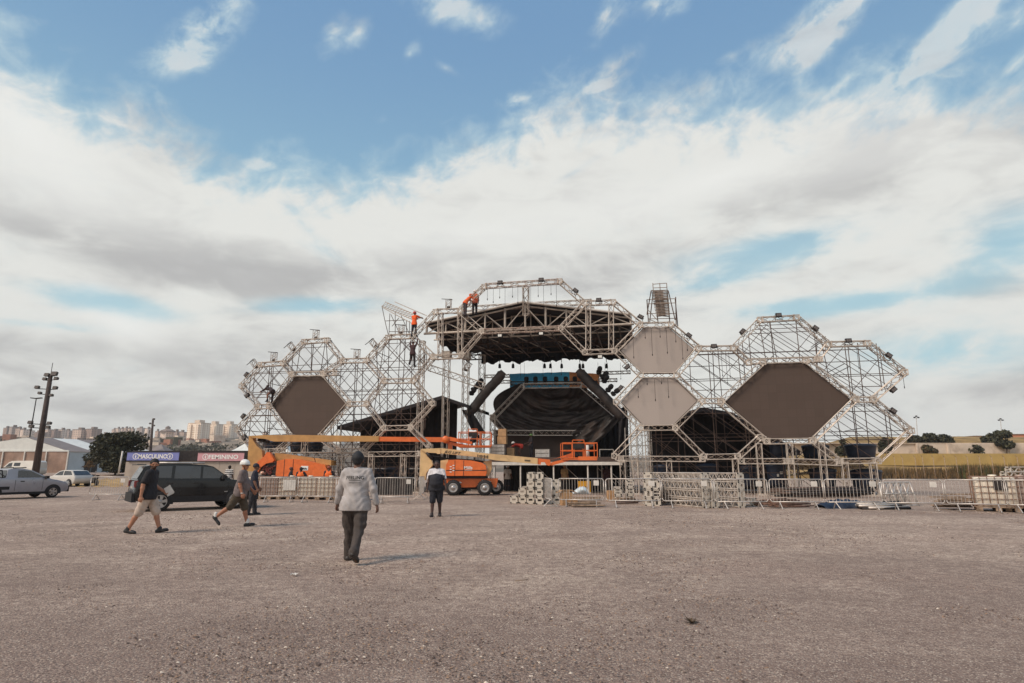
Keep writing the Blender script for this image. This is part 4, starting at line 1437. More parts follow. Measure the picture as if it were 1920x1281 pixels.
# ------------------------------------------------------------------ truss towers behind the left wing
def towers():
    L = [(792, 640, 1.2, .34, 'slim truss tower just right of the climbers'), (838, 662, 4.0, .42, 'truss tower left of the long slanting truss foot'), (874, 664, 4.5, .42, 'truss tower in the middle of the gap left of the stage'),
         (904, 666, 9.0, .45, 'truss tower under the left rear corner of the stage roof'), (924, 778, 6.0, .35, 'short truss tower at the left edge of the stage drape'), (898, 770, 7.0, .4, 'short truss tower behind the raised lift basket'),
         (1186, 776, 3.0, .36, 'short truss tower left under the lower grey screen'), (1176, 780, 6.0, .34, 'short dark truss tower by the right stage drape'), (1213, 806, 2.0, .3, 'short truss tower under the lower grey screen'), (1199, 806, 3.5, .3, 'slim truss tower behind the left leg of the right wing')]
    for (u, v, d, w, lab) in L:
        top = sp(u, v, d)
        o = thing('truss_tower', (top.x, top.y, 0), lab, 'truss tower', group='truss towers of the stage')
        b = MB(); truss(b, (0, 0, .1), (0, 0, top.z), w, .45, .028, .017); b.obj('mast', [M['alu'], M['lace']], o)
        b = MB(); b.box((0, 0, .05), (.8, .8, .1), -.2); b.obj('base_plate', M['darkmetal'], o)
        if 'slanting' in lab or 'middle' in lab:
            b = MB(); b.box((0, 0, top.z - .15), (w * 1.5, w * 1.5, .5), -.2); b.obj('sleeve_block', M['alu'], o)
    # slim platform stairs behind the lower grey screen are seen as a scaffold stair tower
    o = thing('scaffold_tower', sp(1197, 905, 5) * 1.0, 'pale scaffold stair tower under the lower grey screen', 'scaffold')
    o.location.z = 0
    b = MB()
    for sx in (-.9, .9):
        for sy in (-.6, .6):
            b.tube((sx, sy, 0), (sx, sy, 4.3), .03, 5)
    b.obj('standard', M['galv'], o)
    b = MB()
    for k in range(6):
        for sy in (-.6, .6):
            b.tube((-.9, sy, .7 * k + .3), (.9, sy, .7 * k + .3), .022, 4)
        b.tube((-.9, -.6, .7 * k), (.9, -.6, .7 * k + .7), .02, 4)
    b.obj('rail_lattice', M['galv'], o)
    # big tilted lattice platforms on top: left above the climbers and right above the grey screen
    o = thing('lattice_platform', sp(770, 628, .8), 'tilted scaffold platform jutting up left above the climbers', 'scaffold')
    base = o.location
    b = MB()
    for dd in (0, 1.0):
        for (p, q) in (((716, 574), (775, 600)), ((722, 566), (790, 595)), ((740, 566), (800, 592)), ((716, 576), (775, 608))):
            b.tube(sp(*p, .4 + dd) - base, sp(*q, .4 + dd) - base, .03, 5)
        for k in range(14):
            f = k / 13
            A = sp(716 + 60 * f, 575 + 27 * f, .4 + dd); B = sp(724 + 68 * f, 566 + 29 * f, .4 + dd)
            f2 = min(1, f + .07)
            C = sp(724 + 68 * f2, 566 + 29 * f2, 1.4 - dd)
            b.tube(A - base, B - base, .018, 4); b.tube(A - base, C - base, .018, 4)
    b.obj('deck_lattice', M['alu'], o)
    b = MB()
    for (p, q, dd) in (((716, 574), (722, 603), .4), ((722, 603), (729, 632), .4), ((731, 588), (729, 632), .6), ((741, 585), (741, 630), 1.2), ((733, 590), (752, 632), .6), ((722, 602), (760, 600), .6), ((730, 622), (775, 622), .6),
                       ((762, 600), (762, 632), .5), ((768, 602), (768, 632), 1.2), ((752, 592), (770, 632), .9), ((735, 612), (748, 596), .6)):
        b.tube(sp(*p, dd) - base, sp(*q, dd) - base, .024, 5)
    b.obj('strut', M['steel_dark'], o)
    o = thing('lattice_platform', sp(1240, 606, .5), 'tall narrow scaffold platform standing above the upper grey screen', 'scaffold')
    base = o.location
    b = MB()
    for (p, q, dd) in (((1213, 562), (1216, 606), 0), ((1221, 545), (1213, 590), 0), ((1228, 545), (1234, 606), .3), ((1251, 545), (1256, 606), .3), ((1253, 545), (1266, 600), 0), ((1267, 557), (1268, 612), 0), ((1266, 560), (1271, 612), 1.0), ((1225, 545), (1218, 606), 1.2)):
        b.tube(sp(*p, dd) - base, sp(*q, dd) - base, .035, 5)
    b.obj('standard', M['steel_dark'], o)
    b = MB()
    for k in range(17):
        f = k / 16
        p, q = (1221 + 9 * f, 545 + 46 * f), (1252 + 4 * f, 544 + 46 * f)
        b.tube(sp(*p, .1) - base, sp(*q, .1) - base, .03, 5)
        b.tube(sp(*p, .1) - base, sp(q[0], q[1] + 4, .6) - base, .03, 5)
        b.tube(sp(p[0] + 1, p[1] + 3, .9) - base, sp(*q, .1) - base, .03, 5)
    for (p, q, dd) in (((1213, 562), (1267, 560), 0), ((1214, 570), (1268, 568), 0), ((1215, 588), (1268, 588), .3), ((1216, 598), (1268, 597), .3), ((1224, 533), (1250, 531), .2), ((1224, 540), (1250, 539), .2), ((1216, 598), (1234, 606), .3), ((1214, 580), (1232, 600), .3)):
        b.tube(sp(*p, dd) - base, sp(*q, dd) - base, .024, 5)
    for u in (1224, 1237, 1250):
        b.tube(sp(u, 531, .2) - base, sp(u + 1, 546, .2) - base, .028, 5)
    b.obj('rail_lattice', M['lace'], o)


towers()


# ------------------------------------------------------------------ stage roof
def build_roof():
    sL, zE = sz(800, 622, 1.6)
    sR, _ = sz(1183, 610, 1.6)
    d0, d1 = 1.6, 12.6
    sM, zP = sz(981, 571, 1.6)
    zE = sz(900, 621, 1.6)[1]
    zl = sz(806, 610, 1.6)[1]; zr = sz(1176, 594, 1.6)[1]
    base = S(0, d0, 0)
    o = thing('stage_roof', base, 'wide gabled stage roof with black canvas over pale steel trusses', 'stage roof')
    T = lambda s, d, z: S(s, d, z) - base
    ztop = lambda s: zl + (zP - zl) * (s - sL) / (sM - sL) if s < sM else zr + (zP - zr) * (sR - s) / (sR - sM)
    # canvas: top skin and dark underside
    b = MB()
    rows = []
    n = 24
    for k in range(n + 1):
        s = sL + (sR - sL) * k / n
        rows.append([T(s, d0 - .3 + (d1 - d0 + .6) * j / 8, ztop(s) + .10 - .12 * math.sin(j / 8 * math.pi * 4) ** 2) for j in range(9)])
    b.grid(rows)
    rows2 = [[Vector(p) - UP * .06 for p in reversed(r)] for r in rows]
    b.grid(rows2, 1)
    b.obj('canopy', [M['roof_top'], M['roof']], o)
    b = MB()
    for d in (d0 - .32,):
        b.tube(T(sL, d, ztop(sL) + .1), T(sM, d, zP + .1), .09, 6)
        b.tube(T(sM, d, zP + .1), T(sR, d, ztop(sR) + .1), .09, 6)
    b.obj('edge_tube', M['white'], o)
    # transverse frames
    nf = 6
    for f in range(nf):
        d = d0 + (d1 - d0) * f / (nf - 1)
        b = MB()
        rc = .085 if f == 0 else .06
        b.tube(T(sL - .2, d, zE), T(sR + .2, d, zE), rc, 6)
        if f in (0, 1):
            zz = zE + 1.75
            b2 = MB()
            aL, aR = sL + 2.6, sR - 2.6
            truss(b2, T(aL, d + .25, zz), T(aR, d + .25, zz), .32, .42)
            b2.obj('box_truss', [M['alu'], M['lace']], o)
        b.tube(T(sL, d, ztop(sL) - .1), T(sM, d, zP - .1), rc * .8, 6)
        b.tube(T(sM, d, zP - .1), T(sR, d, ztop(sR) - .1), rc * .8, 6)
        m = 10
        for k in range(m + 1):
            s = sL + (sR - sL) * k / m
            b.tube(T(s, d, zE), T(s, d, ztop(s)), rc * (1.0 if k % 2 == 0 else .8), 6)
            if k < m:
                s2 = sL + (sR - sL) * (k + 1) / m
                sm = (s + s2) / 2
                if k % 2 == 0:
                    b.tube(T(s, d, zE), T(s2, d, ztop(s2) - .1 if ztop(s2) - zE < 2 else zE + 1.7), rc * .5, 5)
                else:
                    b.tube(T(s, d, ztop(s) - .1 if ztop(s) - zE < 2 else zE + 1.7), T(s2, d, zE), rc * .5, 5)
        b.obj('roof_truss', M['alu'] if f < 2 else M['steel_dark'], o)
    # purlins below the canvas and diagonal wind braces in the ceiling plane
    for k in range(9):
        s = sL + (sR - sL) * (k + .5) / 9
        b = MB(); b.tube(T(s, d0, zE - .02), T(s, d1, zE - .02), .05, 5); b.obj('purlin', M['steel_dark'], o)
    for k in range(6):
        s = sL + (sR - sL) * (k + .3) / 6.4
        b = MB(); b.tube(T(s, d0 + .4, zE + .25), T(s + 2.4, d1 - 1.0, zE + .2), .04, 5); b.obj('wind_brace', M['alu'], o)
    # black lining hung under the rear part and along the sides, with a ragged edge
    b = MB()
    rr = random.Random(4)
    m = 90
    top, bot, mid = [], [], []
    ph = 0
    for k in range(m + 1):
        s = sL + 1.2 + (sR - sL - 1.4) * k / m
        sag = .36 + .09 * math.sin(k * .33) + .07 * math.sin(k * .81 + 1) + rr.uniform(-.04, .09)
        top.append(T(s, d1 - .2, ztop(s))); mid.append(T(s, d1 - .1 + .1 * math.sin(k * .9), zE)); bot.append(T(s, d1 - .2 + .12 * math.sin(k * 1.1), zE - sag))
    b.grid([top, mid, bot])
    b.obj('rear_drape', M['black'], o)
    b = MB()
    for (s, sg) in ((sR - .15, 1), (sL + .15, -1)):
        t1, t2 = [], []
        for k in range(30):
            d = d0 + 2.5 + (d1 - d0 - 2.6) * k / 29
            t1.append(T(s, d, ztop(s) - .02)); t2.append(T(s, d, zE - .25 - .12 * math.sin(k * .8)))
        b.grid([t1, t2])
    b.obj('side_drape', M['black'], o)
    b = MB()   # inner black lining under the canvas
    rows = []
    for k in range(21):
        s = sL + .6 + (sR - sL - 1.2) * k / 20
        rows.append([T(s, d0 + 2.2 + (d1 - d0 - 2.4) * j / 8, min(ztop(s) - .2, zE + .9 + .15 * math.sin(k + j))) for j in range(9)])
    b.grid(rows)
    b.obj('ceiling_lining', M['black'], o)
    # lamps under the rear edge
    for i, u in enumerate((937, 962, 1021, 1032, 1053, 1087, 1093, 1137)):
        p = sp(u, 680, 11.8)
        l = thing('stage_lamp', p, 'black stage lamp hanging under the rear edge of the stage roof', 'stage lamp', group='stage lamps under the roof edge')
        b = MB(); b.tube((0, 0, .5), (0, 0, 0), .03, 5); b.obj('clamp', M['darkmetal'], l)
        b = MB(); b.lathe((0, 0, -.3), [(.12, -.18), (.11, .1), (.06, .22)], 10); b.obj('housing', M['black'], l)


build_roof()


# ------------------------------------------------------------------ stage deck and the draped hexagon on it
def build_stage():
    sL, zt = sz(922, 858, 1.0)
    sR, zb = sz(1166, 858, 1.0)
    zb = sz(1040, 872, 1.0)[1]
    base = S((sL + sR) / 2, 1.0, 0)
    o = thing('stage_deck', base, 'raised stage deck on white posts with a dark edge', 'stage')
    T = lambda s, d, z: S(s, d, z) - base
    ang = math.atan2(-.2055, .9787)
    W = sR - sL
    b = MB(); b.box(T((sL + sR) / 2, 6.5, zt - .08), (W, 11, .16), ang); b.obj('floor', M['black'], o)
    b = MB(); b.box(T((sL + sR) / 2, .98, zt - .2), (W + .02, .06, .42), ang); b.obj('fascia', mat('brown_fascia', (72, 58, 52), .8), o)
    b = MB(); b.box(T((sL + sR) / 2, .95, zb + .09), (W + .04, .1, .2), ang); b.obj('edge_beam', M['white'], o)
    for u in (927, 976, 1038, 1102, 1146):
        s, _ = sz(u, 872, 1.05)
        b = MB(); b.tube(T(s, 1.05, 0), T(s, 1.05, zb), .055, 8); b.box(T(s, 1.05, .03), (.3, .3, .06)); b.obj('post', M['white'], o)
    for u in (1008, 1062, 1120, 1128, 1136):
        s, _ = sz(u, 872, 3)
        b = MB(); b.tube(T(s, 3, 0), T(s, 3, zt - .2), .04, 6); b.tube(T(s, 3, 1.6), T(s + 1.2, 3, .5), .025, 5); b.obj('inner_post', M['galv'], o)
    b = MB()
    n = 70
    r0, r1 = [], []
    s1 = sz(1118, 872, 2.5)[0]
    for k in range(n + 1):
        s = sL + .1 + (s1 - sL) * k / n
        w_ = .1 * math.sin(k * 1.2) + .05 * math.sin(k * 2.9)
        r0.append(T(s, 4.2 + w_, .02)); r1.append(T(s, 4.2 + w_ * .6, zt - .2))
    b.grid([r0, r1]); b.obj('skirt', M['black'], o)
    # hexagon of truss with draped tarp
    h = thing('hexagon_truss', S(*((lambda q: (q[0], 7, q[1]))(sz(924, 784, 7)))), 'inner truss hexagon on the stage wrapped in loose black tarp', 'truss frame')
    hb = h.location
    for (u0, v0, u1, v1) in ((982, 724, 1090, 722), (924, 784, 982, 724), (924, 785, 948, 812), (1090, 723, 1154, 778), (924, 811, 1000, 812), (1000, 812, 1082, 812), (1082, 812, 1106, 834)):
        b = MB(); truss(b, sp(u0, v0, 7) - hb, sp(u1, v1, 7) - hb, .36, .42); b.obj('truss_beam', [M['galv'], M['lace']], h)
    # draped tarp: grid over the hexagon with folds swagging from the corners
    b = MB()
    rows = []
    nu, nv = 110, 70
    for j in range(nv + 1):
        f = j / nv
        v = 727 + (812 - 727) * f
        uL = np.interp(v, [727, 785, 812], [972, 918, 946]) - 1
        uR = np.interp(v, [727, 778, 812], [1098, 1160, 1140])
        row = []
        for i in range(nu + 1):
            g = i / nu
            u = uL + (uR - uL) * g
            sag = f * 26 + 12 * (2 * g - 1) ** 2
            fold = math.sin(sag * .9 + 1.3 * math.sin(g * 5) + .8 * math.sin(g * 11 + f * 3)) * .16 * (1 - abs(2 * g - 1) ** 3) + math.sin(g * 38 + 4 * f) * .05 * f + .05 * math.sin(sag * 2.3 + 3 * math.sin(g * 9)) + .035 * math.sin(g * 23 - sag * 1.7)
            p = sp(u, v, 7.6 + .9 * math.sin(g * math.pi) * math.sin(f * math.pi) + fold)
            row.append(p - hb)
        rows.append(row)
    b.grid(rows); b.obj('tarp', M['tarp'], h)
    # bulging tarp on the left shoulder and the loose hanging piece on the right
    b = MB()
    rows = []
    for j in range(15):
        f = j / 14
        row = []
        for i in range(9):
            g = i / 8
            u = 932 + (978 - 932) * f - (26 * math.sin(f * math.pi) * (1 - g)); v = 780 - 62 * f - 4 * math.sin(f * math.pi) * (1 - g)
            row.append(sp(u + g * 6, v + g * 6, 7.3 + .7 * g + .12 * math.sin(f * 9 + g * 4)) - hb)
        rows.append(row)
    b.grid(rows); b.obj('tarp_shoulder', M['tarp'], h)
    b = MB()
    rows = []
    for j in range(31):
        f = j / 30
        row = []
        pa = (1168 - 70 * f, 777 + 68 * f + 8 * math.sin(f * 3.1)); pb = (1110 - 40 * f, 790 + 22 * f)
        for i in range(15):
            g = i / 14
            u = pa[0] * (1 - g) + pb[0] * g; v = pa[1] * (1 - g) + pb[1] * g
            row.append(sp(u, v, 6.2 + .5 * g + .22 * math.sin(g * 13 + f * 5) + .1 * math.sin(g * 27 - f * 8)) - hb)
        rows.append(row)
    b.grid(rows); b.obj('loose_tarp', M['tarp'], h)
    # backdrop of the lower stage
    q0, q1 = sp(926, 806, 8.6), sp(1104, 864, 8.6)
    w = thing('backdrop', (q0.x, q0.y, zt), 'plain brown grey backdrop behind the workers on the stage', 'backdrop')
    L = (q1 - q0).dot(EXV)
    hgt = q0.z - zt
    b = MB(); b.box(EXV * L / 2 + UP * hgt / 2, (L, .08, hgt), ang); b.obj('cloth', mat('brown_backdrop', (88, 74, 68), .9, 0, .08, 1.2), w)
    # black drape on the right side of the stage
    k0, k1 = sp(1100, 770, 9.2), sp(1180, 862, 9.2)
    w = thing('side_drape', (k0.x, k0.y, 0), 'tall black side drape at the right of the stage', 'drape')
    r0, r1 = [], []
    for k in range(41):
        s = (k1 - k0).dot(EXV) * k / 40
        r0.append(EXV * s + NV * .12 * math.sin(k * 1.1)); r1.append(EXV * s + NV * .1 * math.sin(k * 1.1) + UP * (k0.z + .3 * math.sin(k * .2)))
    b = MB(); b.grid([r0, r1]); b.obj('cloth', M['black'], w)
    # pale frame of a doorway at the right
    w = thing('doorway_frame', sp(1125, 862, 6) * 1.0, 'thin pale metal doorway frame in the dark right corner of the stage', 'frame')
    w.location.z = zt
    q = sp(1150, 843, 6) - w.location
    b = MB(); b.tube((0, 0, 0), (0, 0, q.z), .035, 5); b.tube((0, 0, q.z), (q.x, q.y, q.z), .035, 5); b.tube((q.x, q.y, 0), (q.x, q.y, q.z), .035, 5); b.obj('tube_frame', M['galv'], w)
    # blue banner with the heads of lamps before it, orange part at its right
    a, c = sp(956, 701, 10.5), sp(1068, 718, 10.5)
    w = thing('banner', (a.x, a.y, 0), 'long blue banner with an orange end above the draped hexagon', 'banner')
    L = (c - a).dot(EXV)
    za, zc = a.z, c.z - .25
    b = MB(); b.grid([[EXV * (L * i / 30) + NV * .08 * math.sin(i * .9) + UP * z for i in range(31)] for z in (zc - .3, (za + zc) / 2, za)]); b.obj('blue_cloth', mat('blue_banner_cloth', (84, 190, 240), .75, 0, .15, .8, dirt=(48, 130, 190), dirt_amt=.5, dirt_scale=.9), w)
    e = sp(1124, 716, 10.4)
    L2 = (e - a).dot(EXV)
    b = MB(); b.grid([[EXV * (L + (L2 - L) * i / 16) + NV * .08 * math.sin(i * .9) + UP * (z + (i / 16) * -.25) for i in range(17)] for z in (zc - .1, (za + zc) / 2, za)]); b.obj('orange_cloth', mat('orange_banner_cloth', (240, 150, 96), .75, 0, .2, .8), w)
    # lighting bars beside the banner and lamps in a row on top of the hexagon
    for (u0, v0, u1, v1, d, lab) in ((1122, 700, 1182, 698, 10, 'upper truss bar reaching right from the banner'), (1122, 713, 1157, 713, 9.5, 'lower truss bar reaching right from the banner'), (908, 706, 955, 705, 10, 'upper truss bar reaching left from the banner'), (938, 716, 958, 716, 9.5, 'lower short truss bar left of the banner')):
        p = sp(u0, v0, d)
        w = thing('lighting_bar', p, lab, 'truss')
        b = MB(); truss(b, (0, 0, 0), sp(u1, v1, d) - p, .22, .4); b.obj('truss_beam', [M['galv'], M['lace']], w)
    p = sp(958, 719, 9.0)
    w = thing('lighting_bar', p, 'dark lamp bar right under the blue banner', 'truss')
    b = MB(); truss(b, (0, 0, 0), sp(1120, 718, 9.0) - p, .26, .4); b.obj('truss_beam', [M['darkmetal'], M['lace']], w)
    proto = None
    for i, u in enumerate((987, 1004, 1022, 1043, 1061, 1078)):
        p = sp(u, 722, 8.6)
        if proto is None:
            proto = thing('moving_head_lamp', p, 'round black stage lamp standing in the row before the blue banner', 'stage lamp', group='round lamps before the blue banner')
            b = MB(); b.box((0, 0, .1), (.3, .28, .2)); b.obj('base', M['black'], proto)
            b = MB(); b.lathe((0, 0, .45), [(.05, -.2), (.17, -.12), (.19, .04), (.15, .2), (.03, .23)], 12); b.obj('head', M['black'], proto)
        else:
            dup(proto, p)
    # round lamps climbing the two black covers
    for (pts, lab, grp) in ((((886, 732), (892, 727), (899, 722), (883, 739), (905, 730)), 'round black lamp on the slanting truss beside the left black cover', 'lamps beside the left black cover'),
                            (((1127, 708), (1132, 716), (1139, 733), (1148, 740), (1122, 700)), 'round black lamp on the truss beside the right black cover', 'lamps beside the right black cover')):
        for (u, v) in pts:
            q = dup(proto, sp(u, v, 5.0), label=lab, rot=(R(60), 0, rnd.uniform(-1, 1)))
            q['group'] = grp
    # black padded covers over the slanting trusses left and right
    def cover(p0, p1, d, r, lab, tail=None):
        A, B = sp(*p0, d), sp(*p1, d)
        w = thing('truss_cover', A, lab, 'cover')
        D = (B - A)
        L = D.length
        D.normalize()
        x = D.cross(NV).normalized()
        b = MB()
        rows = []
        m = 36
        for k in range(m + 1):
            f = k / m
            rr_ = r * (1 if .03 < f < .97 else .7) * (1 + .03 * math.sin(k * 1.1) + .025 * math.sin(k * 3.3))
            rows.append([D * L * f + (x * math.cos(t) * rr_ + NV * math.sin(t) * rr_ * .8) + UP * -.05 * math.sin(f * 9) for t in [2 * math.pi * i / 12 for i in range(13)]])
        b.grid(rows)
        b.add([Vector(p) for p in rows[0][:12]], [tuple(range(12))]); b.add([Vector(p) for p in rows[-1][:12]], [tuple(reversed(range(12)))])
        b.obj('padded_sleeve', M['tarp'], w)
        if tail:
            b = MB()
            rows = []
            for j in range(11):
                f = j / 10
                (ua, va), (ub, vb), (uc, vc), (ud, vd) = tail
                row = []
                for i in range(9):
                    g = i / 8
                    u = (ua * (1 - f) + ud * f) * (1 - g) + (ub * (1 - f) + uc * f) * g
                    v = (va * (1 - f) + vd * f) * (1 - g) + (vb * (1 - f) + vc * f) * g
                    row.append(sp(u, v, d - .1 + .2 * math.sin(i * 1.4 + j * .6)) - A)
                rows.append(row)
            b.grid(rows); b.obj('hanging_cloth', M['black'], w)
    cover((944, 697), (878, 776), 4.5, .36, 'black padded cover slanting down left of the stage', ((866, 768), (884, 770), (912, 814), (884, 806)))
    cover((1084, 694), (1170, 784), 5.0, .36, 'black padded cover slanting down right of the stage', ((1160, 776), (1178, 780), (1178, 862), (1160, 862)))


build_stage()


# ------------------------------------------------------------------ black side canopies behind the wings
def canopies():
    def canopy(lab, d, roof, wall_u, zb):
        A = sp(*roof[0], d)
        o = thing('side_canopy', (A.x, A.y, 0), lab, 'canopy')
        ob = o.location
        dep = 6.0
        b = MB()
        for (p, q) in zip(roof, roof[1:]):
            P, Q = sp(*p, d) - ob, sp(*q, d) - ob
            b.add([P, Q, Q + NV * dep, P + NV * dep, P - UP * .25, Q - UP * .25, Q + NV * dep - UP * .25, P + NV * dep - UP * .25], [(0, 1, 2, 3), (7, 6, 5, 4), (0, 4, 5, 1), (3, 2, 6, 7)])
        b.obj('roof', M['roof'], o)
        b = MB()
        us = np.linspace(wall_u[0], wall_u[1], 60)
        xs = [p[0] for p in roof]; ys = [p[1] for p in roof]
        r0, r1 = [], []
        for k, u in enumerate(us):
            dd = d + 3.4
            # same place on the roof line, taken straight back
            vt = float(np.interp(u, xs, ys))
            P = sp(u, vt, d) - ob + NV * (3.4 + .1 * math.sin(k * 1.3))
            r1.append(P - UP * .1); r0.append(Vector((P.x, P.y, zb)))
        b.grid([r0, r1]); b.obj('drape', M['black'], o)
        for u in (wall_u[0], wall_u[1]):
            vt = float(np.interp(u, xs, ys))
            P = sp(u, vt, d) - ob
            b = MB(); b.tube((P.x, P.y, 0), P, .06, 6); b.obj('post', M['galv'], o)
    canopy('black sloping canopy behind the left wing', 4.0, [(632, 799), (828, 742), (880, 760)], (640, 832), 1.6)
    canopy('black gabled canopy behind the right wing', 4.0, [(1205, 792), (1318, 764), (1372, 773), (1500, 846)], (1216, 1492), .1)
    # dark drape continuing at the left below
    p0, p1 = sp(640, 845, 5.5), sp(790, 845, 5.5)
    o = thing('ground_drape', (p0.x, p0.y, 0), 'low dark drape under the left canopy', 'drape')
    r0, r1 = [], []
    for k in range(31):
        s = (p1 - p0).dot(EXV) * k / 30
        r0.append(EXV * s + NV * .1 * math.sin(k * 1.4)); r1.append(EXV * s + NV * .1 * math.sin(k * 1.4) + UP * 1.5)
    b = MB(); b.grid([r0, r1]); b.obj('cloth', M['black'], o)


canopies()

# ------------------------------------------------------------------ boom lifts
def wheel_parts(parent, c, r, w, axis='Y', treads=True):
    """tyre with a rim as its own sub-part"""
    t = MB()
    t.lathe(c, [(r * .62, -w / 2), (r * .93, -w / 2), (r, -w * .32), (r, w * .32), (r * .93, w / 2), (r * .62, w / 2)], 28, axis=axis, cap=False)
    if treads:
        for k in range(22):
            a = 6.2832 * k / 22
            v = Vector((math.cos(a), 0, math.sin(a))) if axis == 'Y' else Vector((0, math.cos(a), math.sin(a)))
            t.box(Vector(c) + v * (r + .004), (.07, w * .8, .035) if axis == 'Y' else (w * .8, .07, .035), Matrix.Rotation(-(a - math.pi / 2), 3, 'Y') if axis == 'Y' else Matrix.Rotation(a - math.pi / 2, 3, 'X'))
    wh = t.obj('wheel', M['rubber'], parent)
    b = MB()
    for sg in (-1, 1):
        b.lathe(c, [(r * .64, sg * w * .40), (r * .6, sg * w * .5), (r * .5, sg * w * .42), (r * .25, sg * w * .42), (r * .2, sg * w * .5), (.002, sg * w * .5)], 24, axis=axis)
    b.obj('rim', M['rim'], wh)
    return wh


def lift(Y, label, P):
    """boom lift; P holds outlines measured in the photograph, turned into metres at distance Y"""
    o0 = at(P['origin'], 900, Y)
    o = thing('boom_lift', (o0.x, Y, 0), label, 'boom lift')
    base = Vector((o0.x, Y, 0))
    L = lambda pts: [at(u, v, Y) - base for u, v in pts]

    def slab(name, pts, thick, m, off=0.0, parent=o):
        b = MB(); b.poly([p + Vector((0, off, 0)) for p in L(pts)], thick, (0, 1, 0)); return b.obj(name, m, parent)
    return o, base, L, slab


def basket(o, L, x0, x1, zt, zf, gate, m, yd=1.0):
    """work platform basket of tubes with a floor"""
    a, c = L([(x0, zt), (x1, zf)])
    W, H = c.x - a.x, a.z - c.z
    b = MB(); b.box((a.x + W / 2, 0, c.z + .06), (W, yd * 2, .12)); bk = b.obj('platform', m, o)
    b = MB()
    for y in (-yd, yd):
        for z in (c.z + .1, c.z + .55 * H, a.z):
            b.tube((a.x, y, z), (c.x, y, z), .027, 6)
        for k in range(4):
            x = a.x + W * k / 3
            b.tube((x, y, c.z + .1), (x, y, a.z), .024, 6)
    for x in (a.x, c.x):
        for z in (c.z + .1, c.z + .55 * H, a.z):
            b.tube((x, -yd, z), (x, yd, z), .027, 6)
    g0, g1, gz = gate
    p, q = L([(g0, gz), (g1, gz)])
    b.tube((p.x, -yd, c.z + .1), (p.x, -yd, p.z), .027, 6); b.tube((q.x, -yd, c.z + .1), (q.x, -yd, p.z), .027, 6); b.tube((p.x, -yd, p.z), (q.x, -yd, p.z), .027, 6)
    b.obj('railing', m, bk)
    b = MB(); b.box(((p.x + q.x) / 2, -yd * .9, p.z - .35), (q.x - p.x, .3, .3)); b.obj('control_box', M['darkmetal'], bk)
    return bk


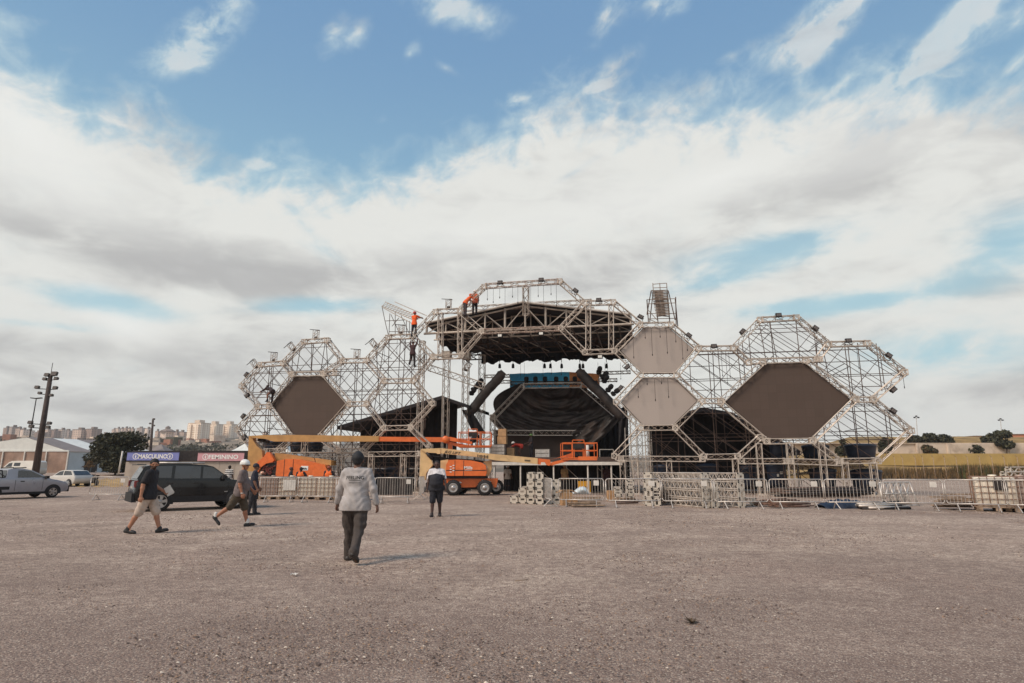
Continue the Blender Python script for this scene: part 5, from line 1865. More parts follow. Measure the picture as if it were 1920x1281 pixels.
def lift_front():
    Y = 37.6
    o, base, L, slab = lift(Y, 'orange and cream boom lift with a slogan on its boom, standing before the stage', dict(origin=872))
    slab('chassis', [(838, 896), (934, 897), (931, 913), (927, 914), (921, 902), (905, 899), (893, 913), (849, 914), (826, 906)], 1.3, M['orange'], 0)
    slab('chassis_frame', [(800, 905), (838, 900), (893, 908), (905, 912), (893, 917), (800, 917)], 1.0, M['darkmetal'], .1)
    hood = slab('hood', [(839, 892), (840, 872), (845, 863), (862, 862.5), (886, 864), (905, 868), (912, 873), (914, 886), (912, 892)], 1.1, M['orange'], -.55)
    b = MB()
    for u in (856, 872):
        q = L([(u, 864), (u, 892)])
        b.box(((q[0].x + q[1].x) / 2, -1.105, (q[0].z + q[1].z) / 2), (.03, .012, q[0].z - q[1].z))
    q = L([(840, 882), (913, 884)])
    b.box(((q[0].x + q[1].x) / 2, -1.105, q[0].z), (q[1].x - q[0].x, .012, .04)); b.obj('seam', M['lettering_dark'], hood)
    q = L([(880.5, 877), (880.5, 881.5)])
    letters('Mills', (q[0].x, -1.115, q[0].z), (1, 0, 0), UP, .48, .17, M['lettering_white'], hood, bold=.02)
    b = MB(); b.box((q[0].x, -1.112, q[1].z), (.44, .006, .02)); b.obj('underline', M['lettering_white'], hood)
    q = L([(851, 880)])[0]
    b = MB()
    for k in range(6):
        b.box((q.x + (-.08 if k % 2 else .08), -1.112, q.z + .22 - .075 * k), (.11, .006, .045))
    b.obj('decal', M['lettering_white'], hood)
    slab('counterweight', [(828, 864), (842, 862), (842, 892), (828, 888)], 1.4, M['cream'], .1)
    slab('tower_plate', [(790.5, 844), (800, 843.2), (802, 855), (811, 864), (813, 872), (801, 887), (799, 900), (788.5, 900)], .5, M['cream'], -.2)
    slab('tower_plate', [(906, 866), (922, 863), (922, 880), (916, 893), (913, 893), (914, 875)], .7, M['cream'], .15)
    slab('turntable', [(838, 892), (914, 892), (914, 897), (838, 897)], 1.6, M['darkmetal'], 0)
    bm = slab('main_boom', [(790.5, 842.4), (829, 841), (880, 846.6), (897, 849), (1007.5, 859.5), (1007.5, 870.5), (930, 863.5), (897, 857.5), (826, 850.5), (800, 849)], .42, M['cream'], -.35)
    q = L([(850, 849.8)])[0]
    a = L([(834, 847.8), (866, 851.6)])
    ex = (a[1] - a[0]).normalized()
    letters('JLG LIFT', (q.x, -.57, q.z), ex, Vector((-ex.z, 0, ex.x)), 1.02, .21, M['lettering_dark'], bm, bold=.02, shear=.35)
    b = MB()
    for k, u in enumerate((897, 900.5, 903, 906, 909, 912, 915)):
        q = L([(u, 855.4 + (u - 897) * .1)])[0]
        b.box((q.x, -.57, q.z), (.055, .012, .12 if k % 2 else .17))
    b.obj('worn_decal', M['lettering_dark'], bm)
    b = MB()
    for k in range(6):
        q = L([(984 + 1.8 * k, 863.6 + k * .15)])[0]
        b.box((q.x, -.57, q.z), (.035, .012, .09))
    b.obj('small_decal', M['lettering_dark'], bm)
    # hydraulic bits at the boom root
    b = MB()
    q = L([(802, 849), (812, 861), (818, 852), (826, 857), (806, 853)])
    b.tube(q[0] + Vector((0, -.5, 0)), q[1] + Vector((0, -.5, 0)), .09, 8, caps=True); b.tube(q[2], q[3], .10, 8, caps=True); b.tube(q[4], q[2], .06, 8, caps=True)
    b.obj('cylinder', M['darkmetal'], o)
    b = MB()
    for (u0, v0, u1, v1) in ((802, 846, 806, 854), (806, 854, 812, 862), (806, 847, 822, 852), (814, 856, 834, 858)):
        q = L([(u0, v0), (u1, v1)]); b.tube(q[0] + Vector((0, -.48, 0)), q[1] + Vector((0, -.48, 0)), .035, 6)
    b.obj('hose', M['rubber'], o)
    q = L([(821, 842), (828, 851)])
    b = MB(); b.box(((q[0].x + q[1].x) / 2, -.5, (q[0].z + q[1].z) / 2), (.2, .2, .33)); b.obj('bracket', M['cream'], o)
    slab('lower_boom', [(826, 858), (890, 862), (918, 866), (918, 870), (890, 866), (826, 864)], .5, M['darkmetal'], .2)
    slab('fly_boom', [(1007.5, 860), (1030, 862), (1032, 870), (1029, 873.5), (1024, 872), (1021, 867), (1014, 867), (1013, 871.5), (1007.5, 871)], .34, M['orange'], -.35)
    slab('jib', [(1029, 863), (1044, 859), (1072, 849.5), (1078, 849.5), (1081, 853), (1080, 858), (1060, 866), (1034, 873), (1028, 872), (1030, 868), (1050, 863), (1066, 857), (1050, 858)], .28, M['orange'], -.35)
    q = L([(1078.5, 854)])[0]
    b = MB(); b.lathe((q.x, -.35, q.z), [(.16, -.22), (.2, -.16), (.2, .16), (.16, .22)], 14, axis='Y'); b.obj('rotator', M['darkmetal'], o)
    bk = basket(o, L, 1053, 1117.5, 831.5, 862.5, (1071.5, 1092.5, 826.5), M['orange'], .7)
    b = MB(); q = L([(1082, 860), (1116, 860)]); b.box(((q[0].x + q[1].x) / 2, -.73, q[0].z), (q[1].x - q[0].x, .05, .22)); b.obj('toe_board', M['orange'], bk)
    b = MB(); q = L([(1102, 844)])[0]; b.tube(q + Vector((0, .2, -.5)), q + Vector((0, .2, .3)), .13, 10, .10, caps=True); b.obj('hanging_cloth', M['white'], bk)
    for (u, y) in ((910.5, -.95), (853, -.95), (930, .85), (862, .85)):
        q = L([(u, 911)])[0]
        wheel_parts(o, (q.x, y, .44), .44, .34)
    q = L([(861, 904.5)])[0]
    b = MB(); b.add([(q.x - .28, -.66, q.z), (q.x - .14, -.66, q.z + .07), (q.x - .14, -.66, q.z - .07)], [(0, 1, 2)]); b.box((q.x - .08, -.657, q.z), (.14, .012, .05)); b.obj('arrow', M['lettering_dark'], o)
    b = MB(); b.add([(q.x + .22, -.66, q.z), (q.x + .08, -.66, q.z - .07), (q.x + .08, -.66, q.z + .07)], [(0, 1, 2)]); b.box((q.x + .04, -.657, q.z), (.1, .012, .05)); b.box((q.x, -.657, q.z - .2), (.16, .012, .05)); b.obj('arrow', M['lettering_white'], o)
    b = MB(); q = L([(891, 859), (891, 865)]); b.box((q[0].x, -.75, (q[0].z + q[1].z) / 2), (.1, .1, .25)); b.obj('exhaust', M['darkmetal'], o)


def lift_back():
    Y = 42.0
    o, base, L, slab = lift(Y, 'longer boom lift with a tan and orange boom, behind the caged white tanks', dict(origin=560))
    slab('tower_plate', [(472.5, 818.5), (481, 817.5), (480, 826), (487, 837), (496.5, 845), (498, 860), (487, 877), (486, 884), (469, 884)], .5, M['tan'], -.25)
    bm = slab('main_boom', [(474, 818.5), (497, 817), (560, 816.5), (713.5, 818.7), (713.5, 828.7), (560, 829), (518, 828.5), (505, 824), (480, 822)], .5, M['tan'], -.35)
    slab('fly_boom', [(713.5, 819.8), (833, 820.8), (833, 829.6), (713.5, 828.2)], .4, M['orange'], -.35)
    b = MB(); q = L([(481, 820), (498, 824), (484, 825), (505, 829)]); b.tube(q[0], q[1], .07, 8); b.tube(q[2], q[3], .09, 8); b.obj('cylinder', M['darkmetal'], o)
    hood = slab('hood', [(529, 895), (532, 865), (548, 861.3), (565, 861), (592, 866.5), (619, 872.5), (624, 884), (624, 892), (605, 895)], 1.2, M['orange'], -.6)
    q = L([(576, 874), (588.5, 882)])
    b = MB(); b.box(((q[0].x + q[1].x) / 2, -1.21, (q[0].z + q[1].z) / 2), (q[1].x - q[0].x, .02, q[0].z - q[1].z)); b.obj('sign', M['lettering_white'], hood)
    letters('Mills', ((q[0].x + q[1].x) / 2, -1.23, (q[0].z + q[1].z) / 2 - .03), (1, 0, 0), UP, .36, .13, M['lettering_dark'], hood, bold=.02)
    b = MB()
    for u in (546, 562):
        qq = L([(u, 862), (u, 894)]); b.box((qq[0].x, -1.205, (qq[0].z + qq[1].z) / 2), (.03, .012, qq[0].z - qq[1].z))
    b.obj('seam', M['lettering_dark'], hood)
    slab('lower_boom', [(516.5, 849.5), (540, 851.5), (590, 859), (592, 866), (565, 861), (534, 865), (518, 868)], .5, M['tan'], .1)
    slab('counterweight', [(594, 859), (624, 863.5), (624, 873), (596, 868)], 1.2, M['tan'], .2)
    slab('link_arm', [(487, 882), (489, 868), (502, 857), (507, 848.5), (513, 848.5), (521, 863), (518, 867), (506, 869.5), (496, 877), (490, 888)], .35, M['orange'], -.5)
    slab('engine_bay', [(496, 876), (506, 870), (529, 866), (529, 896), (496, 896)], .9, M['darkmetal'], -.1)
    b = MB()
    rr = random.Random(9)
    for k in range(14):
        a, c = (rr.uniform(498, 526), rr.uniform(872, 892)), (rr.uniform(498, 526), rr.uniform(872, 892))
        q = L([a, c]); b.tube(q[0] + Vector((0, -.6, 0)), q[1] + Vector((0, -.6, 0)), .025, 5)
    b.obj('hose', mat('red_hose', (110, 44, 38), .6), o)
    slab('turntable', [(486, 895), (624, 895), (624, 901), (486, 901)], 2.0, M['darkmetal'], 0)
    slab('chassis', [(478, 901), (632, 901), (630, 914), (480, 914)], 1.5, M['orange'], 0)
    for (u, y) in ((496, -1.0), (614, -1.0), (496, 1.0), (614, 1.0)):
        q = L([(u, 911)])[0]
        wheel_parts(o, (q.x, y, .5), .5, .36)
    # jib and basket
    q = L([(837, 825)])[0]
    b = MB(); b.lathe((q.x, -.35, q.z), [(.2, -.24), (.25, -.18), (.25, .18), (.2, .24)], 14, axis='Y'); b.obj('knuckle', M['orange'], o)
    slab('jib', [(836, 820.5), (846, 820), (886, 829), (886, 833.5), (862, 830), (840, 827)], .26, M['orange'], -.35)
    slab('jib', [(838, 827), (848, 829.5), (884, 836), (884, 840.5), (862, 839), (838, 832)], .2, M['orange'], -.2)
    slab('jib_post', [(840.5, 830), (848.5, 830), (848.5, 848), (840.5, 848)], .3, M['orange'], -.1)
    bk = basket(o, L, 861.5, 921, 811.5, 839.5, (880, 896, 806), M['orange'], .7)
    b = MB(); q = L([(898, 829), (920, 817), (903, 831), (921, 820)]); b.tube(q[0] + Vector((0, -.5, 0)), q[1] + Vector((0, -.5, 0)), .05, 6); b.tube(q[2] + Vector((0, -.5, 0)), q[3] + Vector((0, -.5, 0)), .05, 6); b.obj('cable_bundle', M['white'], bk)


lift_front()
lift_back()


# ------------------------------------------------------------------ cars
def car(name, label, loc, rz, prof, roof, W, paint, wheels, wr, glass_side, extra=None, rear_glass=None, front_glass=None, belt=1.0):
    """prof: lower body outline side view [(x, z)]; roof: greenhouse outline [(x, z)] front to back; x forward, y to the left"""
    o = thing(name, loc, label, 'car', rz)
    hw = W / 2
    # body: loft the side outline across the width with rounded edges
    def loft(outline, ws, nm, m, mi=None):
        b = MB()
        cx = sum(p[0] for p in outline) / len(outline); cz = sum(p[1] for p in outline) / len(outline)
        rows = []
        for (y, sx, f) in ws:
            rows.append([Vector((cx + (x - cx) * f, y, cz + (z - cz) * f if z > cz else z)) for x, z in outline])
        n = len(outline)
        vs = [p for r in rows for p in r]
        fs = []
        for i in range(len(rows) - 1):
            for k in range(n):
                fs.append((i * n + k, i * n + (k + 1) % n, (i + 1) * n + (k + 1) % n, (i + 1) * n + k))
        b.add(vs, fs, 0, True)
        zl = min(z for x, z in outline)
        for sg, flip in ((-1, True), (1, False)):
            rings = []
            for (fx, fz, dy) in ((1, 1, 0), (.992, .86, .016), (.985, .62, .028), (.98, .3, .032)):
                zm = zl + (max(z for x, z in outline) - zl) * .5
                rings.append([Vector((cx + (x - cx) * fx * .985, sg * (ws[-1][0] + dy), zm + ((cz + (z - cz) * .985 if z > cz else z) - zm) * fz)) for x, z in outline])
            vv = [q for r_ in rings for q in r_]
            ff = []
            for i in range(len(rings) - 1):
                for k in range(n):
                    q = (i * n + k, i * n + (k + 1) % n, (i + 1) * n + (k + 1) % n, (i + 1) * n + k)
                    ff.append(q if not flip else tuple(reversed(q)))
            b.add(vv, ff, 0, True)
            b.add(rings[-1], [tuple(range(n)) if not flip else tuple(reversed(range(n)))])
        return b.obj(nm, m, o)
    body = loft(prof, [(-hw, 1, .985), (-hw + .04, 1, .998), (-hw * .6, 1, 1.004), (hw * .6, 1, 1.004), (hw - .04, 1, .998), (hw, 1, .985)], 'body', paint)
    # cabin with tumblehome
    b = MB()
    zb = min(z for x, z in roof); zt = max(z for x, z in roof)
    def yw(z): return hw * (.985 - .17 * (z - zb) / (zt - zb))
    n = len(roof)
    Lf = [Vector((x, -yw(z), z)) for x, z in roof]; Rt = [Vector((x, yw(z), z)) for x, z in roof]
    b.add(Lf + Rt, [tuple(range(n)), tuple(range(2 * n - 1, n - 1, -1))])
    b.add(Lf + Rt, [((k + 1) % n, k, n + k, n + (k + 1) % n) for k in range(n)], 0, False)
    b.obj('cabin', paint, o)
    for g in glass_side:
        for sg in (-1, 1):
            b = MB()
            P = [Vector((x, sg * (yw(z) + .006), z)) for x, z in g]
            b.add(P, [tuple(range(len(P))) if sg < 0 else tuple(reversed(range(len(P))))])
            b.obj('side_window', M['glass'], o)
    for (nm, gl) in (('windscreen', front_glass), ('rear_window', rear_glass)):
        if gl:
            (xa, za), (xb, zb2) = gl
            dn = Vector((zb2 - za, 0, -(xb - xa))).normalized() * .008
            if (nm == 'windscreen') != (dn.x > 0): dn = -dn
            b = MB()
            b.add([Vector((xa, -yw(za) * .93, za)) + dn, Vector((xa, yw(za) * .93, za)) + dn, Vector((xb, yw(zb2) * .9, zb2)) + dn, Vector((xb, -yw(zb2) * .9, zb2)) + dn], [(0, 1, 2, 3)])
            b.obj(nm, M['glass'], o)
    for x in wheels:
        for sg in (-1, 1):
            c = (x, sg * (hw - .03), wr)
            t = MB(); t.lathe(c, [(wr * .66, -.1), (wr * .94, -.1), (wr, -.06), (wr, .06), (wr * .94, .1), (wr * .66, .1)], 28, axis='Y', cap=False)
            wh = t.obj('wheel', M['rubber'], o)
            r = MB()
            s2 = sg * .085
            r.lathe(c, [(wr * .7, s2 * .9), (wr * .68, s2 * 1.15), (wr * .60, s2)], 24, axis='Y', cap=False)
            r.lathe(c, [(.002, s2 * .2), (wr * .64, s2 * .2)], 20, axis='Y', mi=1, cap=False)
            r.lathe(c, [(wr * .17, s2 * .7), (wr * .15, s2 * 1.1), (.002, s2 * 1.12)], 12, axis='Y')
            for k in range(5):
                a = 6.2832 * k / 5
                d = Vector((math.cos(a), 0, math.sin(a))); e = Vector((-math.sin(a), 0, math.cos(a)))
                cc = Vector(c) + Vector((0, s2 * .95, 0))
                r.add([cc + e * .045, cc - e * .045, cc + d * wr * .64 - e * .035, cc + d * wr * .64 + e * .035, cc + d * wr * .64 + e * .1, cc + d * wr * .3 + e * .05], [(0, 1, 2, 3), (0, 3, 4, 5)])
            r.obj('rim', [M['rim'], M['rubber']], wh)
            w = MB()
            ar = [(x + (wr + .085) * math.cos(R(a_)), wr + (wr + .085) * math.sin(R(a_))) for a_ in range(-14, 195, 13)]
            w.poly([(px_, sg * (hw + .028), pz_) for px_, pz_ in ar], .03, (0, 1, 0))
            w.obj('wheel_arch', M['rubber'], o)
    return o, yw, hw


def suv():
    prof = [(2.12, .55), (2.14, .86), (2.05, 1.0), (1.55, 1.07), (1.05, 1.12), (-1.9, 1.14), (-2.08, 1.05), (-2.12, .62), (-2.1, .40), (-1.7, .30), (1.7, .30), (2.05, .36)]
    roof = [(1.12, 1.10), (.45, 1.60), (.2, 1.66), (-.6, 1.70), (-1.5, 1.68), (-1.84, 1.60), (-2.06, 1.10)]
    p = gnd(262, 960)
    heading = R(38)
    fwd = Vector((math.cos(heading), math.sin(heading), 0))
    lft = Vector((-fwd.y, fwd.x, 0))
    ctr = Vector((p.x, p.y, 0)) + fwd * 1.85 + lft * .75
    glass = [[(1.0, 1.16), (.42, 1.57), (.1, 1.60), (.08, 1.16)], [(0, 1.16), (.02, 1.61), (-.85, 1.63), (-.88, 1.16)], [(-.98, 1.18), (-.96, 1.62), (-1.5, 1.61), (-1.72, 1.2)]]
    o, yw, hw = car('parked_car', 'black boxy family car parked before the toilet block', ctr, heading, prof, roof, 1.78,
                    mat('black_paint', (14, 13, 15), .25, 0, .05, 2, coat=.3, spec=.35), (1.3, -1.27), .35, glass, rear_glass=((-2.06, 1.16), (-1.86, 1.56)), front_glass=((1.08, 1.13), (.5, 1.57)))
    b = MB(); b.box((-2.1, 0, .5), (.16, 1.74, .32)); b.obj('rear_bumper', M['rubber'], o)
    b = MB(); b.box((2.1, 0, .5), (.16, 1.74, .34)); b.obj('front_bumper', M['rubber'], o)
    for sg in (-1, 1):
        b = MB(); b.box((-2.07, sg * .76, .98), (.1, .22, .24)); b.box((-2.125, sg * .76, .98), (.012, .16, .16)); b.obj('tail_light', mat('tail_light', (120, 34, 30), .25, spec=.8), o)
        b = MB(); b.tube((.15, sg * .66, 1.73), (-1.45, sg * .66, 1.73), .032, 6, caps=True); b.obj('roof_rail', M['galv'], o)
        b = MB(); b.box((.82, sg * .99, 1.2), (.14, .2, .15)); b.obj('wing_mirror', M['rubber'], o)
        for x in (-.12, -1.0):
            b = MB(); b.box((x, sg * .915, .99), (.2, .03, .035)); b.obj('door_handle', M['darkmetal'], o)
        b = MB()
        for x in (.06, -.93, 1.02):
            b.box((x, sg * .921, .76), (.014, .008, .5))
        b.obj('door_seam', M['rubber'], o)
        b = MB(); b.box((0, sg * .915, .42), (2.0, .03, .2)); b.obj('sill_cladding', M['rubber'], o)
        b = MB(); b.box((1.05, sg * .925, .66), (.34, .012, .03)); b.obj('badge', M['rim'], o)
        b = MB(); b.lathe((2.1, sg * .66, .86), [(.11, 0), (.10, .04), (.002, .05)], 16, axis='X'); b.obj('headlight', M['lens'], o)
    b = MB(); b.box((-1.95, 0, 1.665), (.3, 1.3, .04)); b.obj('spoiler', M['glass'], o)
    b = MB(); b.box((-2.105, 0, .82), (.012, .5, .12)); b.obj('number_plate', M['galv'], o)


def pickup():
    silver = mat('silver_paint', (150, 150, 158), .3, .35, .05, 2, dirt=(128, 118, 112), dirt_amt=.35, dirt_scale=1.0, coat=.4)
    prof = [(2.2, .5), (2.17, .70), (2.0, .82), (1.6, .93), (1.25, .985), (.95, 1.04), (-.5, 1.05), (-2.2, 1.06), (-2.25, .9), (-2.24, .5), (-2.0, .28), (1.8, .28), (2.15, .34)]
    roof = [(1.3, .97), (.8, 1.22), (.35, 1.44), (-.1, 1.54), (-.55, 1.53), (-.75, 1.48), (-.85, 1.03)]
    heading = R(64)
    fwd = Vector((math.cos(heading), math.sin(heading), 0))
    lft = Vector((-fwd.y, fwd.x, 0))
    q = gnd(94, 933)                      # the near front wheel
    ctr = Vector((q.x, q.y, 0)) - fwd * 1.40 + lft * .72
    glass = [[(.95, 1.07), (.3, 1.41), (-.12, 1.45), (-.3, 1.43), (-.32, 1.07)]]
    o, yw, hw = car('pickup_truck', 'silver pickup truck with a roll bar, cut off by the edge of the photo', ctr, heading, prof, roof, 1.68, silver, (1.40, -1.35), .31, glass, rear_glass=((-.85, 1.08), (-.76, 1.44)), front_glass=((1.1, 1.05), (.4, 1.42)))
    o['category'] = 'pickup truck'
    for sg in (-1, 1):
        b = MB(); b.path([(-.92, sg * .66, 1.05), (-.98, sg * .62, 1.44), (-1.5, sg * .62, 1.40), (-1.95, sg * .66, 1.07)], .03, 6); b.obj('roll_bar', M['rubber'], o)
        b = MB(); b.box((1.0, sg * .93, 1.08), (.14, .2, .14)); b.obj('wing_mirror', M['rubber'], o)
        b = MB(); b.box((-.1, sg * .868, .88), (.18, .03, .05)); b.obj('door_handle', M['rubber'], o)
        b = MB(); b.box((-.9, sg * .868, .55), (.5, .02, .16)); b.obj('side_vent', M['rubber'], o)
        b = MB(); b.box((-.42, sg * .872, .68), (.014, .008, .55)); b.box((.86, sg * .872, .66), (.014, .008, .5)); b.obj('door_seam', M['rubber'], o)
        b = MB(); b.box((0, sg * .835, .28), (2.1, .05, .12)); b.obj('sill', M['rubber'], o)
        b = MB(); b.box((2.06, sg * .66, .80), (.24, .3, .14)); b.obj('headlight', M['lens'], o)
        b = MB(); b.box((-2.2, sg * .76, .88), (.12, .14, .32)); b.obj('tail_light', mat('red_tail_light', (130, 36, 32), .25), o)
        b = MB(); b.tube((-.5, sg * .6, 1.56), (.1, sg * .6, 1.585), .025, 6, caps=True); b.obj('roof_bar', M['rubber'], o)
    b = MB(); b.box((-1.5, 0, 1.07), (1.3, 1.4, .04)); b.obj('bed_cover', M['rubber'], o)
    b = MB(); b.box((2.17, 0, .45), (.14, 1.62, .3)); b.obj('front_bumper', M['rubber'], o)
    b = MB(); b.box((-2.24, 0, .45), (.14, 1.62, .22)); b.obj('rear_bumper', M['rubber'], o)
    # the second pale car behind it
    wp = mat('white_car_paint', (196, 192, 186), .35, 0, .04, 1.5, coat=.4)
    prof2 = [(1.9, .5), (1.88, .74), (1.5, .86), (.9, .94), (-1.6, .98), (-1.85, .9), (-1.88, .5), (-1.7, .26), (1.7, .26)]
    roof2 = [(1.0, .93), (.3, 1.36), (-.3, 1.43), (-1.2, 1.38), (-1.7, .96)]
    q = gnd(116, 913)
    car('parked_car', 'white hatchback partly hidden behind the silver pickup', (q.x - .3, q.y + 1.2, 0), R(160), prof2, roof2, 1.64, wp, (1.2, -1.2), .29, [[(.8, .98), (.25, 1.3), (-.2, 1.36), (-.25, .98)], [(-.35, .98), (-.3, 1.36), (-1.1, 1.33), (-1.45, 1.0)]], rear_glass=((-1.68, 1.0), (-1.25, 1.35)), front_glass=((.95, .97), (.35, 1.32)))
    # white van further back, nose to the left
    wv = mat('white_van_paint', (214, 208, 198), .35, 0, .04, 1.5, coat=.4)
    prof3 = [(2.5, .45), (2.48, .8), (2.2, .98), (1.75, 1.1), (-2.4, 1.15), (-2.5, 1.0), (-2.5, .4), (-2.2, .3), (2.2, .3)]
    roof3 = [(1.9, 1.08), (1.25, 1.78), (.9, 1.95), (-2.2, 1.98), (-2.46, 1.8), (-2.48, 1.1)]
    q = at(40, 878, 80)
    v, _, _ = car('van', 'white panel van with its nose to the left before the marquee', (q.x + .2, 80, ground_height(q.x, 80)), R(176), prof3, roof3, 1.9, wv, (1.6, -1.6), .36, [[(1.6, 1.2), (1.18, 1.66), (.75, 1.72), (.72, 1.2)], [(.5, 1.3), (.5, 1.72), (-.35, 1.72), (-.35, 1.3)]], front_glass=((1.85, 1.14), (1.3, 1.74)))
    v['category'] = 'van'


suv()
pickup()


def motorcycle(loc, rz, label, rgb):
    o = thing('motorcycle', loc, label, 'motorcycle', rz)
    for x in (-.65, .65):
        b = MB(); b.lathe((x, 0, .3), [(.22, -.05), (.28, -.05), (.3, 0), (.28, .05), (.22, .05)], 20, axis='Y'); w = b.obj('wheel', M['rubber'], o)
        b = MB(); b.lathe((x, 0, .3), [(.002, -.02), (.05, -.03), (.05, .03), (.002, .02)], 8, axis='Y')
        for k in range(6):
            b.tube((x, 0, .3), (x + .23 * math.cos(k * 1.05), 0, .3 + .23 * math.sin(k * 1.05)), .012, 4)
        b.obj('rim', M['rim'], w)
    p = mat('moto_paint_' + str(rgb[0]), rgb, .35, 0, .05, 3, coat=.3)
    b = MB(); b.poly([(.45, 0, .62), (.32, 0, .92), (.05, 0, .98), (-.1, 0, .8), (-.15, 0, .58), (.2, 0, .5)], .26, (0, 1, 0)); b.poly([(-.35, 0, .7), (-.75, 0, .86), (-.82, 0, .78), (-.4, 0, .55)], .22, (0, 1, 0)); b.obj('tank', p, o)
    b = MB(); b.poly([(.02, 0, .86), (-.2, 0, .78), (-.7, 0, .9), (-.72, 0, .98), (-.2, 0, .88), (0, 0, .95)], .28, (0, 1, 0)); b.obj('seat', M['rubber'], o)
    b = MB(); b.box((.05, 0, .42), (.42, .3, .3)); b.tube((-.65, .1, .3), (.1, .12, .32), .03, 6); b.tube((-.7, -.14, .36), (.1, -.14, .3), .045, 8, caps=True); b.obj('engine', M['darkmetal'], o)
    b = MB()
    for y in (-.08, .08):
        b.tube((.65, y, .3), (.4, y, 1.0), .025, 6)
    b.obj('fork', M['rim'], o)
    b = MB(); b.path([(.32, -.34, 1.06), (.4, -.15, 1.02), (.4, .15, 1.02), (.32, .34, 1.06)], .02, 6); b.obj('handlebar', M['rubber'], o)
    for y in (-.3, .3):
        b = MB(); b.tube((.36, y, 1.04), (.4, y * 1.15, 1.24), .012, 5); b.lathe((.4, y * 1.15, 1.28), [(.002, -.05), (.06, -.03), (.06, .03), (.002, .05)], 10); b.obj('mirror', M['rim'], o)
    b = MB(); b.lathe((.5, 0, .9), [(.1, -.06), (.1, .04), (.05, .08)], 12, axis='X'); b.obj('headlight', M['lens'], o)


q = gnd(154, 912)
motorcycle((q.x, q.y, 0), R(160), 'red motorcycle parked right of the white hatchback', (140, 36, 32))
q = gnd(173, 912)
motorcycle((q.x, q.y, 0), R(150), 'black motorcycle parked right of the red one', (40, 38, 40))


# ------------------------------------------------------------------ crowd barriers
def barriers():
    W, H = 2.1, 1.12

    def build(loc, lab, ang, nbar=16, sign=True, flat=True):
        o = thing('crowd_barrier', loc, lab, 'barrier', ang, group='crowd barriers across the yard')
        b = MB()
        r = .1
        pts = []
        for (cx, cz, a0) in ((W / 2 - r, H - r, 0), (-W / 2 + r, H - r, 90), (-W / 2 + r, .28 + r, 180), (W / 2 - r, .28 + r, 270)):
            for k in range(4):
                a = R(a0 + 30 * k)
                pts.append((cx + r * math.cos(a), 0, cz + r * math.sin(a)))
        b.path(pts + pts[:1], .022, 6); b.obj('frame', M['galv'], o)
        b = MB()
        for k in range(1, nbar):
            x = -W / 2 + W * k / nbar
            b.tube((x, 0, .28), (x, 0, H - .01), .009, 5)
        b.obj('bars', M['galv'], o)
        for sx in (-1, 1):
            x = sx * W * .33
            b = MB(); b.tube((x, 0, .28), (x + .04, -.28, .01), .02, 6); b.tube((x, 0, .28), (x + .04, .28, .01), .02, 6); b.tube((x + .04, -.28, .02), (x + .04, .28, .02), .016, 5); b.obj('foot', M['galv'], o)
        if sign:
            b = MB(); b.box((W * .34, -.03, H - .17), (.24, .012, .2)); b.obj('sign_plate', M['white'], o)
        return o
    # u of left end, right end, v of the ground line left and right, label, sign at
    L = [(166, 238, 938, 938, 'crowd barrier standing alone between the pickup and the black car', 1),
         (486, 556, 942, 942, 'crowd barrier before the leftmost caged tanks', 0), (557, 632, 942, 943, 'crowd barrier before the middle caged tanks', 0),
         (631, 700, 943, 943, 'crowd barrier mostly hidden behind the man in the grey shirt', 1), (702, 777, 944, 944, 'crowd barrier with a dark sagging cloth behind it', 1),
         (776, 801, 943, 930, 'crowd barrier seen nearly end on left of the man in the two tone shirt', 0),
         (1010, 1046, 941, 956, 'slanting crowd barrier beside the end of the first truss stack', 0), (1047, 1133, 950, 951, 'crowd barrier before the yellow crate and cardboard boxes', 1),
         (1137, 1240, 952, 953, 'crowd barrier before the tall stack of truss sections', 1), (1243, 1338, 953, 954, 'crowd barrier before the widest pile of truss sections', 1),
         (1342, 1442, 955, 955, 'crowd barrier left of the pile of rusty pipes', 1), (1446, 1547, 955, 956, 'crowd barrier before the pile of rusty pipes', 1),
         (1550, 1658, 956, 956, 'crowd barrier before the navy tarpaulin', 1), (1662, 1774, 957, 959, 'crowd barrier with loose barrier frames leaning behind it', 1),
         (1778, 1894, 959, 962, 'crowd barrier before the wooden boards and the caged tank', 0), (1899, 2000, 962, 964, 'crowd barrier cut off by the right edge of the photo', 0)]
    proto = {}
    for (u0, u1, v0, v1, lab, sg) in L:
        p, q = gnd(u0, v0), gnd(u1, v1)
        d = q - p
        ang = math.atan2(d.y, d.x)
        if sg not in proto:
            proto[sg] = o = build((p + q) / 2, lab, ang, sign=bool(sg))
        else:
            o = dup(proto[sg], (p + q) / 2, ang, lab)
        s = d.length / W
        o.scale = (min(1.35, max(.85, s)), 1, 1)


barriers()


